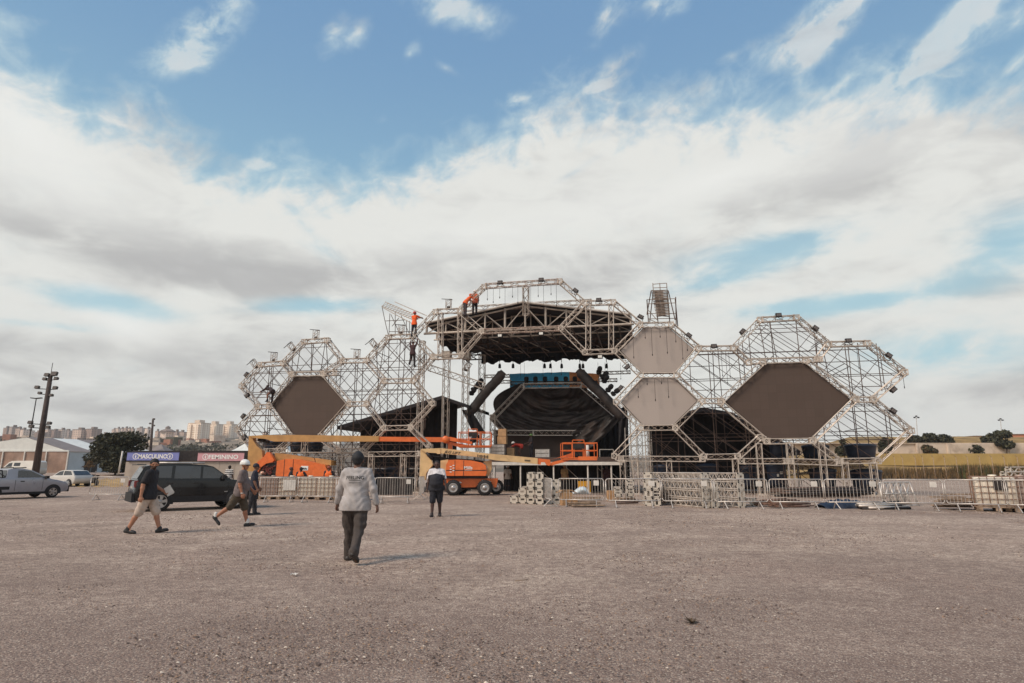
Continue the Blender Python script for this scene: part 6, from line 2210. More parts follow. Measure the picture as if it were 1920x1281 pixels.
# ------------------------------------------------------------------ truss sections stacked on the ground
def stacks():
    w = .33

    def build(lab, L, style):
        o = thing('truss_section', (0, 0, 0), lab, 'truss section', group='aluminium truss sections stacked on the ground')
        b = MB()
        c = [(-w / 2 + .03, .03), (w / 2 - .03, .03), (w / 2 - .03, w - .03), (-w / 2 + .03, w - .03)]
        for (x, z) in c:
            b.tube((x, 0, z), (x, L, z), .028, 6)
        k = max(2, int(L / .2))
        for i in range(4):
            (x0, z0), (x1, z1) = c[i], c[(i + 1) % 4]
            for j in range(k):
                a, e = (0, 1) if j % 2 else (1, 0)
                pa = ((x0, z0), (x1, z1))[a]; pe = ((x0, z0), (x1, z1))[e]
                b.tube((pa[0], L * j / k, pa[1]), (pe[0], L * (j + 1) / k, pe[1]), .02, 4)
        b.obj('lattice', M['alu'], o)
        for y in (0, L):
            b = MB()
            t = .05
            if style == 0:       # closed end plate with a wide slot
                for (cx, cz, sx, sz_) in ((0, w * .83, w, w * .34), (0, w * .20, w, w * .40), (-w * .38, w * .53, w * .24, w * .26), (w * .38, w * .53, w * .24, w * .26)):
                    b.box((cx, y, cz), (sx, t, sz_))
            elif style == 1:     # upright slot
                for (cx, cz, sx, sz_) in ((-w * .32, w * .5, w * .36, w), (w * .32, w * .5, w * .36, w), (0, w * .92, w * .28, w * .16), (0, w * .08, w * .28, w * .16)):
                    b.box((cx, y, cz), (sx, t, sz_))
            else:                # open square frame
                for (cx, cz, sx, sz_) in ((0, w * .92, w, w * .16), (0, w * .08, w, w * .16), (-w * .42, w * .5, w * .16, w * .68), (w * .42, w * .5, w * .16, w * .68), (0, w * .5, w * .68, w * .12)):
                    b.box((cx, y, cz), (sx, t, sz_))
            for (x, z) in c:
                b.tube((x, y - .05, z), (x, y + .05, z), .03, 8, caps=True, mi=1)
            b.obj('end_plate', [M['truss_pale'], M['rubber']], o)
        return o
    protos = {}

    def put(u, v, lift, L, ang, style, lab):
        p = gnd(u, v)
        key = (L, style)
        if key not in protos:
            o = protos[key] = build(lab, L, style)
        else:
            o = dup(protos[key], p, label=lab)
        o.location = (p.x, p.y, lift * (w + .015))
        o.rotation_euler = (0, 0, R(ang))
    # first stack, stepped, ends toward the camera: columns by pixel u, height
    ordn = ['lowest', 'second', 'third', 'topmost']
    cols = [(963, 1, 944, 'lone leftmost spot of the stepped truss stack'), (980, 2, 944, 'second column of the stepped truss stack'), (995.5, 4, 945, 'four high column nearest the lift wheel'), (1011.5, 4, 946, 'four high column before the slanting barrier'), (1031, 3, 945, 'three high column behind the slanting barrier'), (1045, 3, 945, 'last column of the stepped truss stack')]
    for ci, (u, n, v, lab) in enumerate(cols):
        for k in range(n):
            pos = {1: ['only'], 2: ['lower', 'upper'], 3: ['lowest', 'middle', 'topmost'], 4: ordn}[n][k]
            put(u + rnd.uniform(-.8, .8), v, k, 3.0, -3 + rnd.uniform(-2, 2), 1 if k == 3 else 0, pos + ' truss section in the ' + lab)
    # second pile behind the barrier before the right wing
    cols = [(1160, 2, 943, 2, 'open frame pile right of the man under the stage'), (1183, 3, 942, 2, 'pile of open square frames'), (1217, 4, 949, 0, 'four high pile left of the widest pile'), (1231, 3, 949, 1, 'three high pile beside the four high one'), (1263, 3, 944, 0, 'set back pile by the leg of the right wing'), (1283, 3, 944, 1, 'set back pile left of the long sloping lattices')]
    for ci, (u, n, v, st, lab) in enumerate(cols):
        for k in range(n):
            pos = {2: ['lower', 'upper'], 3: ['lowest', 'middle', 'topmost'], 4: ordn}[n][k]
            put(u + rnd.uniform(-1, 1), v, k, 2.0, -11 + rnd.uniform(-4, 4), (st + (k == 1)) % 3 if st != 2 else 2, pos + ' truss section in the ' + lab)
    # long sections running away, their lattice sides seen
    for k in range(4):
        put(1325, 953, k, 4.0, 17, (0, 0, 1, 0)[k], ordn[k] + ' of the long truss sections on the left of the widest pile')
    for k in range(3):
        put(1342, 953, k, 4.0, 17, (1, 1, 0)[k], ['lowest', 'middle', 'topmost'][k] + ' of the long truss sections on the right of the widest pile')
    for k in range(4):
        put(1392, 952, k, 4.0, 20, (1, 1, 0, 0)[k], ordn[k] + ' of the long truss sections in the pile left of the pipes')
    put(1413, 949, 0, 2.0, 30, 0, 'single truss section lying right of the last long pile')
    # small trusses lying far right
    put(1897, 897, 0, 4.0, -82, 2, 'lower truss section lying on the caged tanks'); 
    o = [x for x in col.objects if x.get('label', '').startswith('lower truss section lying on the caged')][0]
    q = at(1882, 896, 26); o.location = q; o.scale = (.8, 1, .8)
    o2 = dup(o, at(1891, 887, 26.6), label='upper truss section lying on the caged tanks')
    o2.rotation_euler = o.rotation_euler


M['truss_pale'] = mat('pale_truss', (206, 196, 182), .5, .15, .08, 5, dirt=(140, 122, 106), dirt_amt=.5, dirt_scale=3)
stacks()


# ------------------------------------------------------------------ caged white liquid tanks (left and right)
def ibc():
    def build(loc, lab, rz, stain):
        o = thing('caged_tank', loc, lab, 'tank', rz, group='caged white liquid tanks')
        b = MB()
        n = 9
        rows = []
        for (z, f) in ((.16, .94), (.22, 1), (.98, 1), (1.08, .96), (1.12, .86), (1.13, .2)):
            row = []
            for k in range(33):
                a = 6.2832 * k / 32
                c, s = math.cos(a), math.sin(a)
                e = .28
                row.append((math.copysign(abs(c) ** e, c) * .58 * f, math.copysign(abs(s) ** e, s) * .48 * f, z))
            rows.append(row)
        b.grid(rows)
        b.lathe((0, 0, 1.13), [(.12, -.01), (.12, .05), (.002, .055)], 12); b.obj('bottle', M[stain], o)
        b = MB()
        for z in (.2, .4, .6, .8, 1.0, 1.12):
            b.path([(-.61, -.51, z), (.61, -.51, z), (.61, .51, z), (-.61, .51, z), (-.61, -.51, z)], .014, 5)
        for k in range(7):
            x = -.61 + 1.22 * k / 6
            for y in (-.51, .51):
                b.tube((x, y, .14), (x, y, 1.12), .013, 5)
        for k in range(1, 5):
            y = -.51 + 1.02 * k / 5
            for x in (-.61, .61):
                b.tube((x, y, .14), (x, y, 1.12), .013, 5)
        b.obj('cage', M['cage'], o)
        b = MB()
        for x in (-.5, 0, .5):
            b.box((x, 0, .07), (.16, 1.0, .12))
        b.box((0, 0, .135), (1.22, 1.02, .03)); b.obj('pallet', M['wood'], o)
        return o
    M['ibc_grey'] = mat('stained_tank_grey', (168, 146, 134), .5, 0, .12, 1.5, dirt=(120, 98, 86), dirt_amt=.6, dirt_scale=1.4)
    M['ibc_white'] = mat('stained_tank_white', (222, 210, 192), .45, 0, .06, 1.5, dirt=(166, 140, 116), dirt_amt=.5, dirt_scale=1.2)
    M['cage'] = mat('rusty_cage', (140, 112, 96), .6, .3, .15, 6)
    p = {}
    for (u, v, k, lab, rz) in ((474, 938, 'ibc_white', 'leftmost caged tank, right behind the man in the white helmet', .05), (510, 939, 'ibc_grey', 'dirty greyish caged tank, second from the left', .04), (545, 939, 'ibc_white', 'caged tank with a white sheet on its front', .03),
                               (580, 939, 'ibc_white', 'clean white caged tank in the middle of the row', .02), (619, 940, 'ibc_white', 'caged tank beside the man in the grey shirt', .02), (652, 941, 'ibc_grey', 'caged tank hidden behind the man in the grey shirt', .0)):
        q = gnd(u, v - 3)
        if k not in p:
            o = p[k] = build(q, lab, rz, k)
        else:
            o = dup(p[k], q, rz, lab)
        if 'sheet' in lab:
            b = MB(); b.box((0.05, -.535, .72), (.62, .02, .52)); b.obj('sheet', M['white'], o)
    for (u, v, k, lab, rz, s) in ((1870, 958, 'ibc_white', 'big caged tank at the right with a grey patch', -.55, 1.1), (1922, 959, 'ibc_grey', 'caged tank cut off by the right edge of the photo', -.5, 1.1)):
        q = gnd(u, v)
        o = dup(p[k], q, rz, lab, scale=(s, s, s))
        if 'patch' in lab:
            b = MB(); b.box((.12, -.53, .86), (.36, .02, .34)); b.obj('label_patch', M['darkmetal'], o)


ibc()


# ------------------------------------------------------------------ round navy ballast tanks
def ballast():
    o = None
    L = [(1243, 872, 908, 3.2, 'navy round tank behind the truss stacks, left one'), (1326, 870, 908, 3.0, 'navy round tank with a pale label behind the widest pile'), (1400, 874, 912, 2.6, 'navy round tank left of the big truss leg'),
         (1454, 868, 910, 1.5, 'navy round tank with two white stickers under the big screen'), (1541, 878, 914, 1.6, 'navy round tank below the right corner of the big screen'), (1622, 880, 918, 1.8, 'navy round tank between the two rightmost truss legs'),
         (517, 828, 846, 3.0, 'navy tank hidden in part by the boom, far left under the screen'), (562, 829, 848, 3.0, 'navy tank standing under the left screen'), (592, 829, 847, 3.0, 'navy tank right below the left screen'),
         (1612, 833, 862, 1.6, 'navy round tank on the upper scaffold deck at the right'), (1528, 834, 864, 2.2, 'navy round tank on the upper scaffold deck right of the big screen'), (1460, 830, 862, 2.4, 'navy round tank behind the lower edge of the big screen'),
         (708, 880, 905, 4.0, 'navy round tank behind the man in the grey shirt'), (745, 876, 905, 4.0, 'navy round tank left of the cream lift tower')]
    wid = [34, 40, 34, 34, 46, 52, 42, 34, 28, 52, 46, 34, 32, 40]
    for i, ((u, vt, vb, d, lab), wpx) in enumerate(zip(L, wid)):
        a, c = sp(u, vt, d + .8), sp(u, vb, d + .8)
        h = a.z - max(0, c.z)
        Y = a.y
        rad = wpx / 2 / FPX * Y * 1.05
        if o is None:
            o = q = thing('ballast_tank', (a.x, a.y, max(0, c.z)), lab, 'tank', group='navy ballast tanks in the scaffold')
            b = MB(); b.lathe((0, 0, 0), [(.80, 0), (.9, .5), (.96, .82), (1.0, .84), (1.0, .9), (.94, .92)], 28); b.obj('tub', M['navy'], q)
            b = MB(); b.lathe((0, 0, 0), [(.99, .9), (.97, .95), (.5, 1.02), (.001, 1.04)], 28); b.obj('lid', M['navy'], q)
            r0, h0 = 1.0, 1.0
        else:
            q = dup(o, (a.x, a.y, max(0, c.z)), rnd.uniform(0, 3), lab)
        q.scale = (rad, rad, h)
        if 'sticker' in lab or 'label' in lab:
            for (sx, sw) in (((-.25, .2), (.12, .3)) if 'sticker' in lab else ((0, .36),)):
                b = MB(); b.box((sx, -.945, .52 + sx * .3), (sw, .03, .12)); s = b.obj('sticker', M['white'], q)
            q.rotation_euler = (0, 0, 0)
    # decks carrying the upper tanks
    for (u0, u1, v, d, lab) in ((1446, 1650, 864, 1.0, 'plank deck on the scaffold under the upper navy tanks'), (495, 610, 848, 2.2, 'plank deck under the left navy tanks')):
        p, q = sp(u0, v, d), sp(u1, v, d)
        t = thing('scaffold_deck', p, lab, 'deck')
        Lg = (q - p).dot(EXV)
        b = MB()
        for k in range(5):
            b.box(EXV * Lg / 2 + NV * (.35 + .5 * k) - UP * .03, (Lg, .46, .05), -.207)
        b.obj('planks', M['wood'], t)


ballast()


# ------------------------------------------------------------------ odds and ends lying about
def clutter():
    def carton(u, v, sx, sy, sz_, rz, lab, z=0.0, m='carton', d=None, open_=False):
        p = gnd(u, v) if d is None else sp(u, v, d)
        o = thing('cardboard_box', (p.x, p.y, z if d is None else z), lab, 'box', rz)
        b = MB(); b.box((0, 0, sz_ / 2), (sx, sy, sz_)); b.obj('box', M[m], o)
        b = MB(); b.box((0, 0, sz_ + .004), (sx * .16, sy * 1.004, .006)); b.obj('tape', M['wood'], o)
        if open_:
            for sg in (-1, 1):
                b = MB(); b.box((sg * (sx / 2 + .09), 0, sz_ + .05), (.22, sy * .95, .015), Matrix.Rotation(sg * .5, 3, 'Y')); b.obj('flap', M[m], o)
        return o
    carton(1062, 947.5, .46, .42, .52, .2, 'open cardboard box on the ground left of the white sack', open_=True)
    carton(1076, 948, .32, .3, .24, -.1, 'small brown cardboard box under the white sack')
    carton(1060, 938, .45, .4, .5, 0, 'dark red and white box behind the open cardboard box')
    carton(1146, 940, .36, .3, .5, .1, 'brown cardboard box by the barrier right of the yellow crate')
    zt = sz(922, 858, 1.0)[1]
    carton(942, 836, .62, .5, .52, -.2, 'lower cardboard box of the pair on the metal crates', z=zt + .95, d=3.0)
    carton(942.5, 822, .56, .46, .50, -.2, 'upper cardboard box of the pair on the metal crates', z=zt + 1.49, d=3.0)
    carton(958, 855, .5, .4, .7, -.2, 'brown cardboard box on the stage floor left of the kneeling worker', z=zt, d=3.5)
    # white sack
    p = gnd(1088, 946)
    o = thing('sack', (p.x, p.y, .42), 'pale bluish plastic sack lying on the pile behind the barrier', 'sack')
    b = MB()
    rows = []
    for j in range(9):
        f = j / 8
        rows.append([(.62 * (f - .5) * 2 * .62, .24 * math.sin(a) * math.sin(f * 3.14) ** .5 * (1 + .2 * math.sin(3 * a + j)), .02 + .14 * (1 + math.cos(a)) * math.sin(f * 3.14) ** .5 * (.5 + f) * (1 + .15 * math.sin(5 * a + j * 2))) for a in [6.2832 * i / 16 for i in range(17)]])
    b.grid(rows); b.obj('sheet', mat('pale_sheet', (204, 214, 218), .5, 0, .05, 4), o)
    # timber under it
    def pile(u0, u1, v, n, lab, m, h=.35, dep=1.2, name='timber_pile', cat='timber', r=.05, parts='plank', ang=0.0):
        p, q = gnd(u0, v), gnd(u1, v)
        L = (q - p).length
        o = thing(name, (p + q) / 2, lab, cat, ang)
        rr = random.Random(u0)
        for k in range(n):
            b = MB()
            y = rr.uniform(-.1, dep); z = rr.uniform(.03, h) * (1 - abs(y - dep / 2) / dep)
            dx = rr.uniform(-.25, .25) * L
            a = Vector((-L / 2 * rr.uniform(.6, 1) + dx * .3, y + rr.uniform(-.15, .15), z + .03)); e = Vector((L / 2 * rr.uniform(.6, 1) + dx * .3, y + rr.uniform(-.15, .15), z + .03 + rr.uniform(-.02, .05)))
            if parts == 'plank':
                d = (e - a); b.box((a + e) / 2, (d.length, .2, .045), math.atan2(d.y, d.x))
            else:
                b.tube(a, e, r, 7, caps=True)
            b.obj(parts, m if not isinstance(m, list) else m[k % len(m)], o)
        return o
    pile(1066, 1132, 951, 10, 'pile of grey planks on the ground behind the barrier by the yellow crate', M['wood'])
    pile(1150, 1200, 946, 9, 'heap of bent pipes and cables before the open frame piles', [M['steel_dark'], M['wood']], .22, .8, 'pipe_heap', 'pipes', .035, 'pipe')
    pile(1440, 1530, 952, 46, 'heap of rusty scaffold pipes behind the barrier', M['rust'], .26, 1.6, 'pipe_heap', 'pipes', .028, 'pipe', .25)
    pile(1612, 1716, 956, 16, 'bundle of pale and dark pipes lying right of the navy tarpaulin', [M['galv'], M['darkmetal'], M['galv']], .26, .9, 'pipe_heap', 'pipes', .05, 'pipe')
    pile(1770, 1850, 957, 12, 'pile of grey wooden boards beside the caged tank', M['wood'], .75, 1.0)
    pile(1470, 1650, 934, 24, 'long row of dark pipes on the ground under the right wing', [M['steel_dark'], M['darkmetal']], .7, 1.6, 'pipe_heap', 'pipes', .05, 'pipe')
    pile(1236, 1300, 934, 16, 'rusty pipes stacked behind the truss piles', M['rust'], 1.1, 1.0, 'pipe_heap', 'pipes', .05, 'pipe')
    # navy tarpaulin
    p, q = gnd(1534, 951), gnd(1650, 955)
    o = thing('tarpaulin', (p + q) / 2, 'long navy tarpaulin roll lying before the right wing', 'tarpaulin')
    L = (q - p).length
    b = MB()
    rows = []
    for j in range(25):
        f = j / 24
        h = (.12 + .28 * math.sin(f * 3.14) ** .7 * (1 - .5 * f)) * (1 + .12 * math.sin(j * 1.7))
        rows.append([(L * (f - .5), .45 * math.cos(a) * (1 + .1 * math.sin(j)), h * math.sin(a)) for a in [3.1416 * i / 8 for i in range(9)]])
    b.grid(rows); b.obj('sheet', M['navy'], o)
    # loose barrier frames leaning behind a barrier
    p = gnd(1698, 950)
    for k in range(4):
        o = thing('loose_frame', (p.x + .38 * k - .6, p.y + .15 * k, 0), 'grey steel frame leaning in the row of four behind the barrier', 'frame', .1, group='steel frames leaning behind the barrier')
        b = MB()
        for (a, e) in (((-.3, 0, 0), (-.22, .25, .95)), ((.3, 0, 0), (.22, .25, .95)), ((-.22, .25, .95), (.22, .25, .95)), ((-.3, 0, .02), (.3, 0, .02)), ((-.26, .12, .5), (.26, .12, .5)), ((-.28, .05, .1), (.22, .25, .93))):
            b.tube(a, e, .035, 6, caps=True)
        b.obj('tube_frame', M['galv'], o)
    # yellow crate with lettering under the stage
    p = gnd(1103, 925)
    q0, q1 = at(1085, 903, p.y), at(1108, 922, p.y)
    o = thing('yellow_crate', ((q0.x + q1.x) / 2, p.y, 0), 'bright yellow crate with dark lettering under the stage edge', 'crate')
    b = MB(); b.box((0, .3, q0.z / 2 + .02), (q1.x - q0.x, .6, q0.z)); b.obj('box', mat('yellow_paint', (206, 150, 36), .5, 0, .06, 2), o)
    letters('GENIE', (.08, -.004, q0.z * .48), (1, 0, 0), UP, .42, .15, M['lettering_dark'], o, bold=.02)
    b = MB(); b.add([(-.3, -.005, q0.z * .42), (-.18, -.005, q0.z * .42), (-.24, -.005, q0.z * .56)], [(0, 1, 2)]); b.obj('symbol', M['lettering_dark'], o)
    # metal crates stacked on the deck
    zt = sz(922, 858, 1.0)[1]
    def crate(u, d, k, lab, W=.95, hh=.22):
        p = sp(u, 850, d)
        o = thing('metal_case', (p.x, p.y, zt + k * (hh + .012)), lab, 'case', -.2)
        b = MB(); b.box((0, 0, hh / 2), (W, .6, hh)); b.obj('shell', M['case'], o)
        b = MB()
        for sx in (-1, 1):
            for z in (0.012, hh - .012):
                b.box((0, -.302, z), (W + .01, .012, .03))
            b.box((sx * W / 2, -.302, hh / 2), (.04, .014, hh))
            b.box((sx * W * .3, -.306, hh * .5), (.1, .012, .07))
        b.obj('edging', M['galv'], o)
    pos = ['lowest', 'second', 'third', 'topmost']
    for k in range(4):
        crate(934, 3.0, k, pos[k] + ' metal case of the left stack on the stage')
    for k in range(2):
        crate(1018, 2.2, k, ('lower', 'upper')[k] + ' metal case of the pair in the middle of the stage', .9, .27)
    # cooler and rack at the stage foot
    p = gnd(966, 920)
    o = thing('cool_box', (p.x, p.y, 0), 'blue and white cool box under the stage right of the standing worker', 'cool box')
    b = MB(); b.box((0, 0, .25), (.75, .45, .5)); b.obj('body', mat('blue_plastic', (40, 58, 104), .45, 0, .08, 3), o)
    b = MB(); b.box((0, 0, .54), (.78, .48, .07)); b.obj('lid', M['white'], o)
    p = gnd(941, 920)
    o = thing('wire_rack', (p.x, p.y, 0), 'pale wire rack standing left of the worker under the stage', 'rack')
    b = MB()
    for x in (-.2, .2):
        for y in (-.2, .2):
            b.tube((x, y, 0), (x, y, .62), .022, 5)
    for z in (.1, .62):
        b.path([(-.2, -.2, z), (.2, -.2, z), (.2, .2, z), (-.2, .2, z), (-.2, -.2, z)], .022, 5)
    b.obj('frame', M['galv'], o)
    # dark cloth sagging behind the barrier left of the walking man
    p, q = gnd(704, 941), gnd(772, 941)
    o = thing('sagging_cloth', (p + q) / 2 + Vector((0, .25, 0)), 'dark cloth sagging along the barrier by the cream lift tower', 'cloth')
    L = (q - p).length
    b = MB(); b.grid([[(L * (i / 20 - .5), .05 * math.sin(i * 1.1), (1.05 - .35 * math.sin(3.14 * i / 20) * (1 - j / 6)) * (j / 6) + .3 * (1 - j / 6)) for i in range(21)] for j in range(7)]); b.obj('cloth', M['tarp'], o)
    # litter
    p = gnd(551, 1080)
    o = thing('plastic_bag', (p.x, p.y, 0), 'crumpled clear plastic scrap on the gravel behind the man in grey', 'litter')
    b = MB()
    rr = random.Random(2)
    b.grid([[(.09 * (i / 6 - .5) + rr.uniform(-.01, .01), .07 * (j / 6 - .5), .012 + rr.uniform(0, .03)) for i in range(7)] for j in range(7)]); b.obj('film', M['white'], o)
    p = gnd(1297, 1168)
    o = thing('dead_plant', (p.x, p.y, 0), 'small dry brown weed on the open gravel', 'plant')
    b = MB()
    for k in range(34):
        a = rr.uniform(0, 6.28); r_ = rr.uniform(.03, .12); t = Vector((math.cos(a) * r_, math.sin(a) * r_, rr.uniform(.01, .06)))
        s = Vector((-math.sin(a), math.cos(a), 0)) * .008
        b.add([s * .4, -s * .4, t * .6 - s, t, t * .6 + s], [(0, 1, 2, 3, 4)])
    b.obj('leaves', M['leaf_brown'], o)
    p, q = gnd(966, 1091), gnd(990, 1089)
    o = thing('stick', (p + q) / 2, 'pale thin stick lying on the gravel', 'stick')
    b = MB(); d = (q - p) / 2; b.tube(-d + UP * .012, d + UP * .014, .008, 6, .005, caps=True); b.obj('wood', M['wood'], o)


M['rust'] = mat('rusty_pipe', (112, 84, 70), .75, .2, .25, 6)
M['case'] = mat('case_aluminium', (182, 176, 170), .4, .4, .08, 3)
clutter()

# ------------------------------------------------------------------ people: one continuous skin from blended limbs, clothes as children
def sdf_field(prims, h, k):
    lo = np.array([1e9] * 3); hi = -lo
    for (a, b, ra, rb, fl) in prims:
        r = max(ra, rb) + 3 * h
        lo = np.minimum(lo, np.minimum(a, b) - r); hi = np.maximum(hi, np.maximum(a, b) + r)
    n = np.ceil((hi - lo) / h).astype(int) + 1
    F = np.full(n, .3, np.float32)
    for (a, b, ra, rb, fl) in prims:
        a = np.array(a, np.float64); b = np.array(b, np.float64)
        r = max(ra, rb) + k + 2 * h
        i0 = np.maximum(0, np.floor((np.minimum(a, b) - r - lo) / h).astype(int)); i1 = np.minimum(n, np.ceil((np.maximum(a, b) + r - lo) / h).astype(int) + 1)
        ax = [lo[q] + h * np.arange(i0[q], i1[q]) for q in range(3)]
        P = np.stack(np.meshgrid(*ax, indexing='ij'), -1)
        A, B, f = a, b, 1.0
        if fl is not None:
            nrm, f = np.array(fl[0], float), fl[1]
            P = P - a
            P = P + (P @ nrm)[..., None] * nrm * (1 / f - 1)
            B = b - a
            B = B + nrm * (B @ nrm) * (1 / f - 1)
            A = np.zeros(3)
        ab = B - A
        L2 = max(1e-9, ab @ ab)
        t = np.clip(((P - A) @ ab) / L2, 0, 1)
        d = np.linalg.norm(P - A - t[..., None] * ab, axis=-1) - (ra + (rb - ra) * t)
        if f != 1.0:
            d = d * (f + .15)
        sl = tuple(slice(i0[q], i1[q]) for q in range(3))
        s = F[sl]
        hh = np.clip(.5 + .5 * (s - d) / k, 0, 1)
        F[sl] = s * (1 - hh) + d * hh - k * hh * (1 - hh)
    return F, lo


def surface_nets(F, lo, h):
    ins = F < 0
    n = np.array(F.shape)
    acc = np.zeros((n[0] - 1, n[1] - 1, n[2] - 1, 3), np.float32)
    cnt = np.zeros(n - 1, np.float32)
    offs = [(0, 0), (0, 1), (1, 0), (1, 1)]
    for ax in range(3):
        o1, o2 = [q for q in range(3) if q != ax]
        for (p, q) in offs:
            s0 = [None] * 3
            s0[ax] = slice(0, n[ax] - 1); s0[o1] = slice(p, n[o1] - 1 + p); s0[o2] = slice(q, n[o2] - 1 + q)
            s1 = list(s0); s1[ax] = slice(1, n[ax])
            f0, f1 = F[tuple(s0)], F[tuple(s1)]
            x = (ins[tuple(s0)] != ins[tuple(s1)])
            t = np.where(x, f0 / np.where(np.abs(f0 - f1) < 1e-9, 1, f0 - f1), 0)
            acc[..., ax] += np.where(x, t, 0); acc[..., o1] += np.where(x, p, 0); acc[..., o2] += np.where(x, q, 0)
            cnt += x
    m = cnt > 0
    idx = -np.ones(m.shape, np.int64)
    idx[m] = np.arange(m.sum())
    ijk = np.argwhere(m)
    V = lo + h * (ijk + acc[m] / cnt[m][:, None])
    quads = []
    for ax in range(3):
        o1, o2 = [(1, 2), (2, 0), (0, 1)][ax]
        s0 = [slice(1, n[0] - 1), slice(1, n[1] - 1), slice(1, n[2] - 1)]
        s0[ax] = slice(0, n[ax] - 1)
        s1 = list(s0); s1[ax] = slice(1, n[ax])
        a, b = ins[tuple(s0)], ins[tuple(s1)]
        e = np.argwhere(a != b)
        if len(e) == 0:
            continue
        base = e.copy()
        flip = a[tuple(e.T)]
        g = e + np.array([s0[q].start for q in range(3)])
        def cell(d1, d2):
            c = g.copy(); c[:, o1] += d1; c[:, o2] += d2
            return idx[tuple(c.T)]
        q = np.stack([cell(-1, -1), cell(0, -1), cell(0, 0), cell(-1, 0)], 1)
        q[~flip] = q[~flip][:, ::-1]
        quads.append(q)
    return V, np.concatenate(quads)


def sdf_obj(name, prims, h, k, mats, parent, cuts=(), wrinkle=0.0, seed=0, facemat=None):
    F, lo = sdf_field(prims, h, k)
    if wrinkle or cuts:
        ax = [lo[q] + h * np.arange(F.shape[q]) for q in range(3)]
        X, Y, Z = np.meshgrid(*ax, indexing='ij')
        if wrinkle:
            s = seed * 1.7
            w = np.sin(X * 34 + Z * 9 + s + 2 * np.sin(Z * 6)) * np.sin(Y * 25 - Z * 9 + s * 2) + .7 * np.sin(Z * 47 + 9 * np.sin(X * 9 + s) + 7 * np.sin(Y * 8)) + .5 * np.sin(X * 60 + Z * 14 + s)
            F = F + (w * wrinkle).astype(np.float32)
        for (p, nn) in cuts:       # keep the side the normal points away from
            F = np.maximum(F, ((X - p[0]) * nn[0] + (Y - p[1]) * nn[1] + (Z - p[2]) * nn[2]).astype(np.float32))
    V, Q = surface_nets(F, lo, h)
    me = bpy.data.meshes.new(name)
    me.from_pydata(V.tolist(), [], Q.tolist())
    for m in (mats if isinstance(mats, (list, tuple)) else [mats]):
        me.materials.append(m)
    me.polygons.foreach_set('use_smooth', [True] * len(me.polygons))
    if facemat is not None:
        C = V[Q].mean(1)
        me.polygons.foreach_set('material_index', facemat(C).astype(np.int32))
    me.update()
    o = bpy.data.objects.new(name, me)
    col.objects.link(o)
    o.parent = parent
    return o


_pm = {}


def pm(rgb, rough=.85, kind='cloth'):
    k = (rgb, rough, kind)
    if k not in _pm:
        _pm[k] = mat(kind + '_%d_%d_%d' % rgb, rgb, rough, 0, .10 if kind == 'cloth' else .05, 9 if kind == 'cloth' else 14, .25 if kind == 'cloth' else 0, 60)
    return _pm[k]


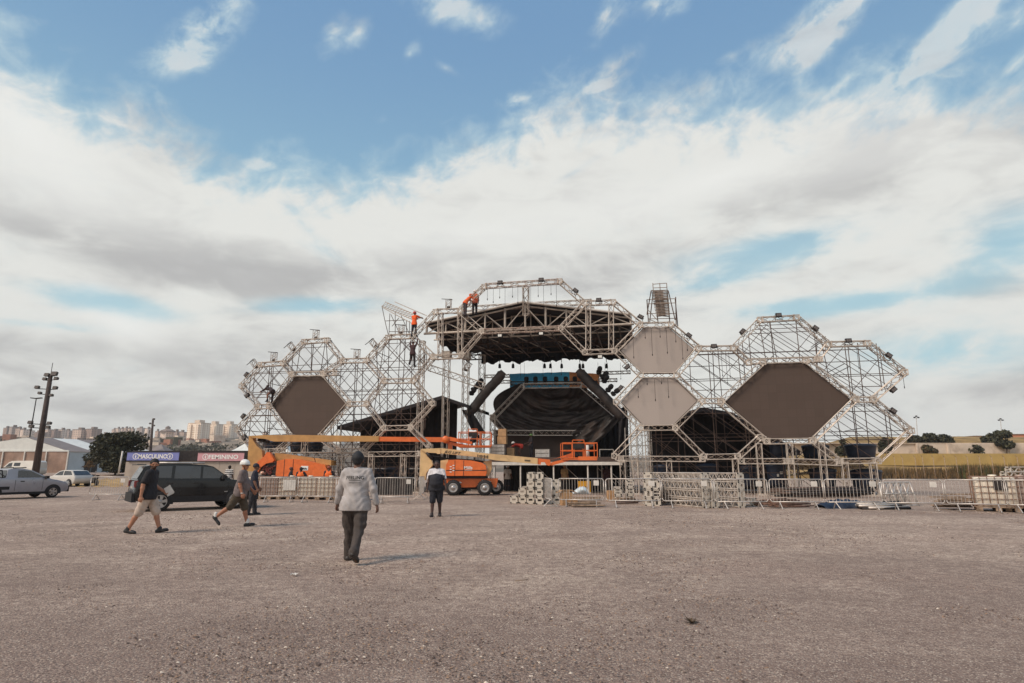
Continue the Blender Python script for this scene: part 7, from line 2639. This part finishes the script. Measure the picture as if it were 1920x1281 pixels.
def person(loc, face, label, H=1.76, h=.012, bulk=1.0, lean=0, twist=0, head_yaw=0, head_pitch=0, arms=((5, 8, 12), (5, 8, 12)), legs=((0, 2, 2, 0), (0, 2, 2, 0)),
           skin=(150, 104, 80), shirt=(60, 58, 60), sleeve='short', pants=(50, 48, 50), leg='long', shoes=(34, 32, 32), head='hair', head_rgb=(30, 26, 24), vest=None, shirt_mid=None, belly=0.0, beard=None,
           socks=None, pockets=False, group=None, lift=0.0, roll=0.0, fingers=True, belt=None):
    """face: compass heading of the chest in degrees (90 = away from the viewer); legs: (hip flex, spread, knee flex, foot pitch); arms: (flex, spread, elbow flex); right side first"""
    s = H / 1.78
    up = np.array([0, 0, 1.0])
    hipz = .93
    V = lambda *a: np.array(a, float)
    root = V(0, 0, hipz)
    l = math.radians(lean)
    sd = V(0, math.sin(l), math.cos(l))           # spine direction
    fwd = V(0, math.cos(l), -math.sin(l))
    tw = math.radians(twist)
    rt = V(math.cos(tw), math.sin(tw), 0)
    fw2 = np.cross(sd, rt) * 1.0
    fw2 = -np.cross(rt, sd) if fw2[1] < 0 else fw2
    waist = root + sd * .14; chest = root + sd * .36; shl = root + sd * .50; neck = root + sd * .55
    yaw = math.radians(head_yaw); hp = math.radians(head_pitch)
    hc = neck + (sd * .6 + up * .4) * .155 + fwd * .02
    hf = V(-math.sin(yaw) * math.cos(hp), math.cos(yaw) * math.cos(hp), -math.sin(hp)); hr = V(math.cos(yaw), math.sin(yaw), 0); hu = np.cross(hr, hf)
    J = {}
    for i, sg in enumerate((1, -1)):
        f, a, kn, fp = legs[i]
        f, a, kn, fp = map(math.radians, (f, a, kn, fp))
        hip = root + V(sg * .095, 0, -.02)
        th = V(sg * math.sin(a), math.sin(f) * math.cos(a), -math.cos(f) * math.cos(a))
        knee = hip + th * .43
        g = f - kn
        sh = V(sg * math.sin(a) * .5, math.sin(g), -math.cos(g)); sh /= np.linalg.norm(sh)
        ank = knee + sh * .42
        fd = V(sg * .12, math.cos(fp), math.sin(fp)); fd /= np.linalg.norm(fd)
        J['L', i] = (hip, knee, ank, fd)
        f, a, el = map(math.radians, arms[i])
        so = shl + rt * sg * (.185 + .02 * (bulk - 1))
        ua = V(0, math.sin(f), -math.cos(f)) * math.cos(a) + rt * sg * math.sin(a); ua /= np.linalg.norm(ua)
        elb = so + ua * .29
        g = f + el
        fa = V(0, math.sin(g), -math.cos(g)) * math.cos(a * .8) + rt * sg * math.sin(a) * .6; fa /= np.linalg.norm(fa)
        wr = elb + fa * .255
        J['A', i] = (so, elb, wr, fa)
    # drop to the ground
    low = min(min(J['L', i][2][2] - .075, (J['L', i][2] + J['L', i][3] * .17)[2] - .05) for i in (0, 1))
    o = thing('person', loc, label, 'person', 0, group)
    o.rotation_euler = Matrix.Rotation(math.radians(face - 90), 3, 'Z').to_euler() if not roll else (Matrix.Rotation(math.radians(face - 90), 3, 'Z') @ Matrix.Rotation(math.radians(roll), 3, 'Y')).to_euler()
    T = lambda p: (np.array(p) - V(0, 0, low)) * s + V(0, 0, lift)
    C = lambda a, b, ra, rb, fl=None: (T(a), T(b), ra * s, rb * s, fl)
    flat = (tuple(fw2 / np.linalg.norm(fw2)), .68)
    B = []
    B += [C(root + V(-.05, 0, -.02), root + V(.05, 0, -.02), .135 * bulk, .135 * bulk, flat), C(root, waist, .14 * bulk, .135 * bulk, flat), C(waist, chest, .14 * bulk, .15 * bulk, flat),
          C(chest - rt * .06, chest + rt * .06, .125 * bulk, .125 * bulk, flat), C(shl - rt * .13, shl + rt * .13, .07, .07), C(shl, neck + sd * .03, .065, .056), C(neck, hc, .056, .055)]
    if belly:
        B.append(C(waist + fw2 * .05, waist + fw2 * .06 + sd * .08, .125 * bulk + belly, .12 * bulk + belly * .8))
    # head
    Hc = hc
    B += [C(Hc + hu * .03 - hf * .015, Hc + hu * .025 + hf * .012, .088, .084), C(Hc + hu * .0 + hf * .02, Hc - hu * .075 + hf * .045, .07, .045), C(Hc - hu * .002 + hf * .09, Hc - hu * .028 + hf * .108, .010, .015),
          C(Hc + hu * .022 + hf * .088 - hr * .03, Hc + hu * .022 + hf * .088 + hr * .03, .014, .014), C(Hc - hu * .058 + hf * .092 - hr * .014, Hc - hu * .058 + hf * .092 + hr * .014, .010, .010)]
    for sg in (-1, 1):
        B.append(C(Hc + hr * sg * .082 + hu * .01, Hc + hr * sg * .086 - hu * .025, .018, .014))
    for i, sg in enumerate((1, -1)):
        hip, knee, ank, fd = J['L', i]
        cal = knee + (ank - knee) * .3
        B += [C(hip, knee, .092 * (bulk * .5 + .5), .06), C(knee, cal - V(0, .012, 0), .056, .058), C(cal - V(0, .012, 0), ank, .058, .038), C(ank + V(0, 0, -.02), ank + fd * .15 + V(0, 0, -.045), .042, .034)]
        so, elb, wr, fa = J['A', i]
        B += [C(so, so + (elb - so) * .35, .058, .054), C(so + (elb - so) * .35, elb, .054, .042), C(elb, elb + (wr - elb) * .3, .042, .043), C(elb + (wr - elb) * .3, wr, .043, .029)]
        # hand: palm, four bent fingers of different length, thumb from the side of the palm
        inn = -rt * sg
        side = np.cross(fa, inn); side /= np.linalg.norm(side)       # across the knuckles
        if side[1] < 0: side = -side                                 # thumb side forward
        B += [C(wr, wr + fa * .075, .028, .034, (tuple(inn), .55)), C(wr + fa * .07 - side * .02, wr + fa * .07 + side * .022, .022, .022, (tuple(inn), .6))]
        if fingers:
            for q, (ofs, ln) in enumerate(((.030, .072), (.010, .082), (-.011, .076), (-.031, .060))):
                k0 = wr + fa * .085 + side * ofs
                k1 = k0 + (fa * .9 + inn * .25) * ln * .5
                k2 = k1 + (fa * .6 + inn * .75) * ln * .5
                B += [C(k0, k1, .0095, .0088), C(k1, k2, .0088, .0075)]
            t0 = wr + fa * .03 + side * .03; t1 = t0 + side * .028 + fa * .035 + inn * .01
            B += [C(t0, t1, .012, .0105), C(t1, t1 + fa * .032 + inn * .012, .0105, .008)]
    eye = [T(Hc + hu * .006 + hf * .085 + hr * sg * .033) for sg in (-1, 1)]
    lip = T(Hc - hu * .055 + hf * .098)
    hcT = T(Hc)

    def fm(Cn):
        r = np.zeros(len(Cn))
        for e in eye:
            r[np.linalg.norm((Cn - e) * np.array([1, 1, 1.5]), axis=1) < .016 * s] = 1
        r[np.linalg.norm((Cn - lip) * np.array([1, 1, 2.2]), axis=1) < .024 * s] = 2
        if beard:
            d = (Cn - hcT)
            u_, f_ = d @ hu, d @ hf
            r[(u_ < -.03 * s) & (u_ > -.13 * s) & (f_ > -.01 * s) & (r != 2) & (np.linalg.norm(d, axis=1) < .15 * s)] = 3
        return r
    sk = pm(skin, .6, 'skin')
    sdf_obj('body', B, h, .022 * s, [sk, pm((26, 20, 18), .4, 'eye'), pm(tuple(int(c * .72) for c in skin), .6, 'lip'), pm(beard or (40, 30, 26), .9, 'beard')], o, facemat=fm)
    # shirt
    e = .016
    fl2 = (flat[0], .86)
    S_ = [C(root + V(-.05, 0, -.08), root + V(.05, 0, -.08), .145 * bulk + e * 1.6, .145 * bulk + e * 1.6, fl2), C(root + V(-.04, 0, 0), root + V(.04, 0, 0), .144 * bulk + e * 1.5, .144 * bulk + e * 1.5, fl2), C(root, waist, .146 * bulk + e * 1.5, .147 * bulk + e, fl2), C(waist, chest, .140 * bulk + e, .152 * bulk + e, flat),
          C(chest - rt * .06, chest + rt * .06, .127 * bulk + e, .127 * bulk + e, flat), C(shl - rt * .13, shl + rt * .13, .07 + e, .07 + e), C(shl, shl + sd * .035, .075, .07)]
    if belly:
        S_.append(C(waist + fw2 * .05, waist + fw2 * .06 + sd * .08, .125 * bulk + belly + e, .12 * bulk + belly * .8 + e))
    for i in (0, 1):
        so, elb, wr, fa = J['A', i]
        if sleeve == 'long':
            S_ += [C(so, elb, .058 + e, .046 + e), C(elb, elb + (wr - elb) * .93, .046 + e, .034 + e)]
        elif sleeve == 'short':
            S_ += [C(so, so + (elb - so) * .72, .060 + e, .062 + e)]
    cuts = [(T(root - sd * .12), tuple(-sd))]
    if sleeve == 'short':
        pass
    sm = pm(shirt)
    if shirt_mid:
        cz = T(chest + sd * .04)
        so_r = [T(J['A', i][0]) for i in (0, 1)]

        def fsm(Cn):
            r = np.zeros(len(Cn))
            d = Cn - cz
            r[((d @ sd) + .25 * np.abs(d @ rt) < 0.03) & (np.abs(d @ rt) < .21 * s * bulk)] = 1
            return r
        so_ = sdf_obj('shirt', S_, h, .03 * s, [sm, pm(shirt_mid)], o, cuts, .0028, sum(map(ord, label)) % 17, fsm)
    else:
        so_ = sdf_obj('shirt', S_, h, .03 * s, sm, o, cuts, .0042, sum(map(ord, label)) % 17)
    if vest:
        e2 = .03
        Vv = [C(root + sd * .02 + V(-.05, 0, 0), root + sd * .02 + V(.05, 0, 0), .142 * bulk + e2, .142 * bulk + e2, flat), C(root, waist, .142 * bulk + e2, .137 * bulk + e2, flat), C(waist, chest, .140 * bulk + e2, .152 * bulk + e2, flat),
              C(chest - rt * .06, chest + rt * .06, .127 * bulk + e2, .127 * bulk + e2, flat), C(shl - rt * .10, shl + rt * .10, .06 + e2, .06 + e2)]
        sdf_obj('vest', Vv, h, .03 * s, pm(vest, .7), o, [(T(root - sd * .02), tuple(-sd))], .003, 3)
    # trousers or shorts
    e = .016
    Pn = [C(root + V(-.05, 0, -.03), root + V(.05, 0, -.03), .137 * bulk + e * .6, .137 * bulk + e * .6, flat)]
    for i, sg in enumerate((1, -1)):
        hip, knee, ank, fd = J['L', i]
        if leg == 'long':
            Pn += [C(hip + (knee - hip) * .1, knee, .092 * (bulk * .5 + .5) + e, .066 + e), C(knee, ank + V(0, 0, -.01), .062 + e, .052 + e), C(ank + V(0, 0, .03), ank + V(0, .01, -.02), .055 + e, .06 + e)]
        else:
            Pn += [C(hip, hip + (knee - hip) * .98, .104 * (bulk * .5 + .5) + e, .082 + e)]
        if pockets:
            m_ = hip + (knee - hip) * .62 + V(sg * .085, 0, 0)
            Pn += [C(m_ - (knee - hip) * .14, m_ + (knee - hip) * .18, .05, .055, ((1, 0, 0), .6))]
    sdf_obj('trousers' if leg == 'long' else 'shorts', Pn, h, .025 * s, pm(pants), o, [(T(root - sd * .05), tuple(sd))], .006, 5 + sum(map(ord, label)) % 11)
    # shoes
    Sh = []
    for i in (0, 1):
        hip, knee, ank, fd = J['L', i]
        side = np.cross(fd, up)
        a0 = ank + V(0, 0, -.03) - fd * .045
        Sh.append([C(ank + V(0, 0, .03 if leg == 'short' else .0), ank + V(0, 0, -.03), .05, .055), C(a0 + V(0, 0, -.008), ank + fd * .15 + V(0, 0, -.045), .048, .043), C(ank + fd * .11 + V(0, 0, -.045), ank + fd * .17 + V(0, 0, -.05), .046, .036)])
        dn = np.cross(side, fd); dn = dn if dn[2] < 0 else -dn
        q0 = T(ank + dn * .078)
        sdf_obj('shoe', Sh[-1], h, .02 * s, pm(shoes, .6, 'leather'), o, [(q0, tuple(dn))])
        if socks:
            sdf_obj('sock', [C(ank + V(0, 0, .09), ank + V(0, 0, .02), .047, .052)], h, .01, pm(socks), o)
    # hair, caps, helmets
    hm = pm(head_rgb, .75 if head != 'helmet' else .35, 'headwear')
    cr = Hc + hu * .035 - hf * .012
    if head == 'hair':
        sdf_obj('hair', [C(cr - hf * .012, cr + hf * .0 + hu * .008, .097, .095), C(cr - hf * .03, cr - hf * .04 - hu * .06, .085, .07)], h, .02, hm, o, [(T(Hc + hf * .055), tuple(hf * .9 - hu * .45)), (T(Hc - hu * .07), tuple(-hu))])
    elif head in ('cap', 'capback', 'beanie'):
        d = 1 if head == 'cap' else -1
        pr = [C(cr - hf * .012 + hu * .004, cr + hf * .006 + hu * .004, .102, .100)]
        if head == 'beanie':
            pr += [C(cr - hf * .03 - hu * .02, cr - hf * .035 - hu * .055, .088, .074), C(cr + hu * .03, cr + hu * .05, .085, .07)]
        hatter = sdf_obj('cap', pr, h, .02, hm, o, [(T(Hc - hu * (.005 if head != 'beanie' else .075)), tuple(-hu))])
        if head != 'beanie':
            sdf_obj('peak', [C(cr + hf * d * .09 - hu * .03 - hr * .04, cr + hf * d * .09 - hu * .03 + hr * .04, .05, .05, (tuple(hu), .25)), C(cr + hf * d * .12 - hu * .034 - hr * .02, cr + hf * d * .12 - hu * .034 + hr * .02, .045, .045, (tuple(hu), .25))], h, .01, hm, o)
            if head == 'capback':
                sdf_obj('hair', [C(cr - hf * .02 - hu * .02, cr - hf * .03 - hu * .06, .09, .075)], h, .02, pm((34, 28, 26), .9, 'hair'), o, [(T(Hc - hf * .005), tuple(hf)), (T(Hc - hu * .075), tuple(-hu))])
    elif head == 'helmet':
        sdf_obj('helmet', [C(cr - hf * .02 + hu * .014, cr + hf * .016 + hu * .012, .118, .114), C(cr - hf * .06 - hu * .01, cr - hf * .07 - hu * .03, .08, .075)], h, .02, hm, o, [(T(Hc + hu * .018 - hf * .01), tuple(-hu + hf * .12))])
        sdf_obj('peak', [C(cr + hf * .105 - hu * .018 - hr * .045, cr + hf * .105 - hu * .018 + hr * .045, .045, .045, (tuple(hu), .28))], h, .01, pm((40, 38, 42), .6, 'headwear'), o)
        st = MB()
        for sg in (-1, 1):
            st.tube(T(Hc + hr * sg * .095 + hu * .02), T(Hc + hr * sg * .055 - hu * .10 + hf * .035), .007, 5)
        st.tube(T(Hc + hr * .055 - hu * .10 + hf * .035), T(Hc - hr * .055 - hu * .10 + hf * .035), .007, 5)
        st.obj('chin_strap', pm((38, 34, 34), .7, 'headwear'), o)
    o['_w'] = 0
    del o['_w']
    return o, dict(T=T, J=J, chest=chest, waist=waist, root=root, fw=fw2, rt=rt, sd=sd, up=up, shirt=so_, Hc=Hc, s=s)


def people():
    # 1. the man in the long grey shirt, walking away
    p = gnd(661, 1053)
    o, K = person((p.x, p.y, 0), 90, 'person walking away in a long sleeved grey shirt and dark cargo trousers', 1.80, .0085, 1.26, 1, 0, 0, 2,
                  arms=((-6, 21, 14), (10, 20, 12)), legs=((-17, 1.5, 24, -32), (13, 2, 3, 4)), skin=(104, 72, 58), shirt=(166, 160, 158), sleeve='long', pants=(66, 58, 54), leg='long', shoes=(48, 42, 40), head='beanie', head_rgb=(28, 28, 32), pockets=True)
    bv = BVHTree.FromPolygons([v.co for v in K['shirt'].data.vertices], [q.vertices for q in K['shirt'].data.polygons])
    vs, fs = text_geo('FEELING', .30, .058, .02)
    out = []
    zc = K['T'](K['chest'])[2] + .06
    for (x, y) in vs:
        h_ = bv.ray_cast(Vector((x, -1, zc + y)), Vector((0, 1, 0)))
        q = h_[0] if h_[0] else Vector((x, -.15, zc + y))
        out.append(q + Vector((0, -.004, 0)))
    b = MB(); b.add(out, fs)
    for zz in (.05, .085):
        rows = []
        for k in range(13):
            x = -.1 + .2 * k / 12
            r = []
            for y in (-.004, .004):
                h_ = bv.ray_cast(Vector((x, -1, zc - zz + y)), Vector((0, 1, 0)))
                r.append((h_[0] or Vector((x, -.15, zc - zz + y))) + Vector((0, -.004, 0)))
            rows.append(r)
        b.grid(rows, smooth=False)
    b.obj('lettering', M['lettering_dark'], o)
    b = MB(); wr = K['T'](K['J']['A', 1][2]); b.lathe(wr, [(.036, -.012), (.036, .012)], 12); b.obj('wristband', M['white'], o)
    # 2. black t-shirt, walking to the right, looking at the camera
    p = gnd(271, 1000)
    o, K = person((p.x, p.y, 0), 8, 'person walking right in a black t-shirt and beige shorts, holding white papers', 1.80, .0085, 1.06, 2, 0, -62, 4,
                  arms=((-16, 10, 14), (-4, 6, 62)), legs=((-19, 2, 8, -8), (22, 2, 6, 10)), skin=(166, 116, 90), shirt=(30, 29, 34), sleeve='short', pants=(182, 164, 150), leg='short', shoes=(34, 32, 32), head='capback', head_rgb=(28, 26, 28), beard=(66, 46, 38))
    wr = K['J']['A', 1][2]; fa = K['J']['A', 1][3]
    c = Vector(K['T'](wr + fa * .11))
    b = MB()
    b.box(c + Vector((.02, .05, .05)), (.012, .16, .22), Matrix.Rotation(.5, 3, 'X')); b.box(c + Vector((.036, .06, .06)), (.004, .16, .22), Matrix.Rotation(.62, 3, 'X'))
    pp = b.obj('paper_sheaf', M['white'])
    pp.location = o.location; pp.rotation_euler = o.rotation_euler
    tag(pp, 'white sheaf of papers held by the man in the black t-shirt', 'papers')
    # 3. white helmet, grey t-shirt, camouflage shorts
    p = gnd(445, 988)
    o, K = person((p.x, p.y, 0), 12, 'person walking right in a white helmet, grey t-shirt and dark patterned shorts', 1.76, .0085, 1.14, 4, 0, -22, 6,
                  arms=((-4, 9, 22), (12, 7, 30)), legs=((-30, 2, 22, -50), (17, 2, 4, 6)), skin=(156, 104, 78), shirt=(106, 94, 92), sleeve='short', pants=(72, 62, 50), leg='short', shoes=(34, 32, 34), head='helmet', head_rgb=(222, 220, 216), socks=(214, 210, 204), belly=.02)
    b = MB(); wr = K['T'](K['J']['A', 0][2]); b.lathe(wr, [(.036, -.014), (.036, .014)], 12); b.obj('watch', M['white'], o)
    b = MB(); q = K['T'](K['root'] + K['rt'] * .17 + K['sd'] * .06); b.box(q, (.05, .1, .12)); b.obj('belt_pouch', M['rubber'], o)
    # beside him, hidden in part
    p = gnd(471, 966)
    person((p.x, p.y, 0), 20, 'person in navy clothes half hidden behind the man in the white helmet', 1.70, .013, 1.1, 2, 0, 20, 0, arms=((2, 8, 20), (8, 8, 20)), legs=((-6, 2, 4, 0), (8, 2, 2, 0)), skin=(120, 84, 66), shirt=(34, 36, 50), pants=(42, 40, 44), head='cap', head_rgb=(38, 36, 44))
    # 4. two tone polo shirt, walking towards the camera
    p = gnd(817, 969)
    o, K = person((p.x, p.y, 0), -88, 'person walking towards the camera in a white and black polo shirt and black shorts', 1.78, .0095, 1.32, 0, 0, 0, 0, arms=((-3, 13, 10), (8, 16, 14)), legs=((8, 2, 2, 2), (-6, 2, 5, 0)),
                  skin=(74, 50, 42), shirt=(206, 202, 204), shirt_mid=(34, 34, 42), pants=(32, 32, 40), leg='short', shoes=(44, 36, 34), head='hair', head_rgb=(30, 24, 22), belly=.05)
    # behind the car by the toilets
    p = at(431, 873, 40)
    o, K = person((p.x, 40, 0), 90, 'person in a black and white striped shirt seen from behind beyond the black car', 1.74, .014, 1.08, shirt=(206, 202, 198), pants=(150, 148, 150), skin=(70, 48, 40), head='hair', head_rgb=(28, 24, 22))
    b = MB()
    T = K['T']
    sh = K['shirt']
    bm_ = sh.data
    bm_.materials.append(pm((36, 34, 38)))
    idx = [1 if (int((sum(bm_.vertices[v].co.z for v in q.vertices) / len(q.vertices)) / .055) % 2) else 0 for q in bm_.polygons]
    bm_.polygons.foreach_set('material_index', idx)
    p = at(405, 880, 38)
    person((p.x, 38, 0), 60, 'dark haired person just showing above the bonnet of the black car', 1.50, .015, 1.0, shirt=(60, 56, 60), skin=(96, 66, 54), head='hair', head_rgb=(28, 24, 22))
    # workers behind the caged tanks
    for (u, v, Y, f, lab, kw) in ((546, 876, 33.6, 20, 'person in dark clothes and brown cap behind the caged tanks', dict(shirt=(38, 36, 42), head='cap', head_rgb=(92, 58, 48), arms=((25, 8, 50), (20, 8, 40)))),
                                  (565, 876, 33.4, 95, 'person with black hair in an orange vest behind the caged tanks', dict(shirt=(40, 38, 44), vest=(240, 110, 40), head='hair', head_rgb=(26, 22, 22), arms=((12, 30, 40), (10, 8, 40)))),
                                  (617, 874, 33.5, 92, 'person with a reddish cap in an orange vest behind the caged tanks', dict(shirt=(40, 38, 44), vest=(242, 108, 38), head='cap', head_rgb=(132, 66, 48), arms=((10, 12, 60), (10, 8, 60)))),
                                  (488, 884, 34, 70, 'person in a pale orange helmet bending behind the leftmost caged tank', dict(shirt=(44, 42, 46), head='helmet', head_rgb=(226, 168, 140), lean=20))):
        p = at(u, v, Y)
        person((p.x, Y, 0), f, lab, max(1.4, p.z), .013, 1.1, skin=(104, 70, 56), pants=(48, 46, 50), group=None, **kw)
    # under and on the stage
    p = gnd(952, 921)
    Y = p.y
    o, K = person((p.x, Y, 0), 75, 'person in a white helmet and pale t-shirt standing under the stage edge', at(952, 873, Y).z, .013, 1.12, skin=(118, 80, 62), shirt=(176, 166, 158), pants=(38, 38, 46), head='helmet', head_rgb=(220, 216, 212), arms=((-22, 14, 50), (-18, 12, 40)))
    zt = sz(922, 858, 1.0)[1]
    p = sp(996, 850, 5.0)
    person((p.x, p.y, zt), 200, 'person standing on the stage in dark clothes and a green helmet', 1.72, .014, 1.0, skin=(90, 62, 52), shirt=(48, 42, 46), pants=(40, 38, 44), head='helmet', head_rgb=(96, 130, 70), arms=((20, 8, 50), (12, 8, 40)))
    p = sp(978, 850, 4.4)
    person((p.x, p.y, zt), 182, 'person in a red shirt and white helmet bending low on the stage', 1.70, .014, 1.06, 78, 0, 0, 20, arms=((60, 8, 10), (50, 8, 10)), legs=((30, 6, 40, 0), (24, 6, 36, 0)), skin=(96, 64, 52), shirt=(176, 56, 44), pants=(52, 46, 46), head='helmet', head_rgb=(226, 222, 216))
    p = sp(1137, 880, 2.5)
    person((p.x, p.y, 0), -80, 'person in a dark reddish shirt and cap under the right part of the stage', 1.78, .014, 1.05, skin=(96, 66, 54), shirt=(62, 36, 38), pants=(120, 104, 96), head='cap', head_rgb=(36, 32, 34))
    p = sp(1058, 880, 2.2)
    person((p.x, p.y, 0), -60, 'person in a khaki shirt and dark trousers standing under the stage', 1.80, .014, 1.05, skin=(150, 108, 82), shirt=(164, 136, 100), pants=(46, 44, 48), head='cap', head_rgb=(154, 128, 96))
    # in the raised basket
    p = at(887, 839, 42)
    person((p.x, 41.9, p.z), 70, 'person in dark clothes crouching in the basket of the tan boom lift', 1.70, .014, 1.1, 40, 0, 0, 0, arms=((40, 10, 30), (40, 10, 30)), legs=((80, 10, 110, 0), (80, 10, 110, 0)), skin=(96, 64, 52), shirt=(34, 34, 40), pants=(36, 36, 44), head='helmet', head_rgb=(220, 216, 212))
    # riggers up on the trusses
    L = [(776, 631, -.1, 60, 1.76, 'person in an orange shirt and red helmet standing on the left truss', dict(shirt=(226, 92, 36), sleeve='short', pants=(34, 34, 42), head='helmet', head_rgb=(170, 50, 40), arms=((80, 8, 10), (84, 8, 10)), legs=((6, 3, 4, 0), (-4, 3, 4, 0)))),
         (773, 687, -.5, 80, 1.72, 'person in dark clothes and harness climbing below the one in orange', dict(shirt=(62, 40, 42), sleeve='long', pants=(44, 38, 40), head='cap', head_rgb=(60, 40, 40), arms=((150, 10, 20), (130, 16, 20)), legs=((4, 4, 2, 0), (50, 18, 60, 0)))),
         (872, 592, -.3, 30, 1.74, 'person in an orange jacket bending over the slope of the central arch', dict(shirt=(222, 96, 44), sleeve='long', pants=(60, 52, 54), head='cap', head_rgb=(196, 92, 56), lean=38, arms=((70, 10, 10), (60, 10, 10)))),
         (890, 590, .6, 100, 1.76, 'person in an orange vest and white helmet high on the central arch', dict(shirt=(186, 92, 66), vest=(224, 100, 52), pants=(38, 34, 40), head='helmet', head_rgb=(214, 206, 200), arms=((20, 14, 20), (60, 10, 20)))),
         (509, 757, -.3, 150, 1.74, 'person in dark clothes bending over the left edge of the smaller screen', dict(shirt=(50, 38, 40), sleeve='long', pants=(50, 42, 44), head='cap', head_rgb=(60, 44, 42), lean=62, arms=((80, 8, 10), (60, 8, 10)), legs=((20, 6, 20, 0), (50, 8, 60, 0))))]
    for (u, v, d, f, H, lab, kw) in L:
        q = sp(u, v, d)
        person(q, f, lab, H, .014, 1.05, skin=(120, 80, 62), **kw)


people()


# ------------------------------------------------------------------ the air
def build_haze():
    m = bpy.data.materials.new('air')
    m.use_nodes = True
    t = m.node_tree
    t.nodes.clear()
    v = t.nodes.new('ShaderNodeVolumePrincipled')
    v.inputs['Color'].default_value = (.86, .84, .84, 1)
    v.inputs['Density'].default_value = 0.00022
    o = t.nodes.new('ShaderNodeOutputMaterial')
    t.links.new(v.outputs[0], o.inputs['Volume'])
    b = MB()
    b.box((0, 520, 61), (3300, 1900, 130))
    tag(b.obj('haze', m), 'thin pale air over the far town', 'haze', kind='stuff')


build_haze()
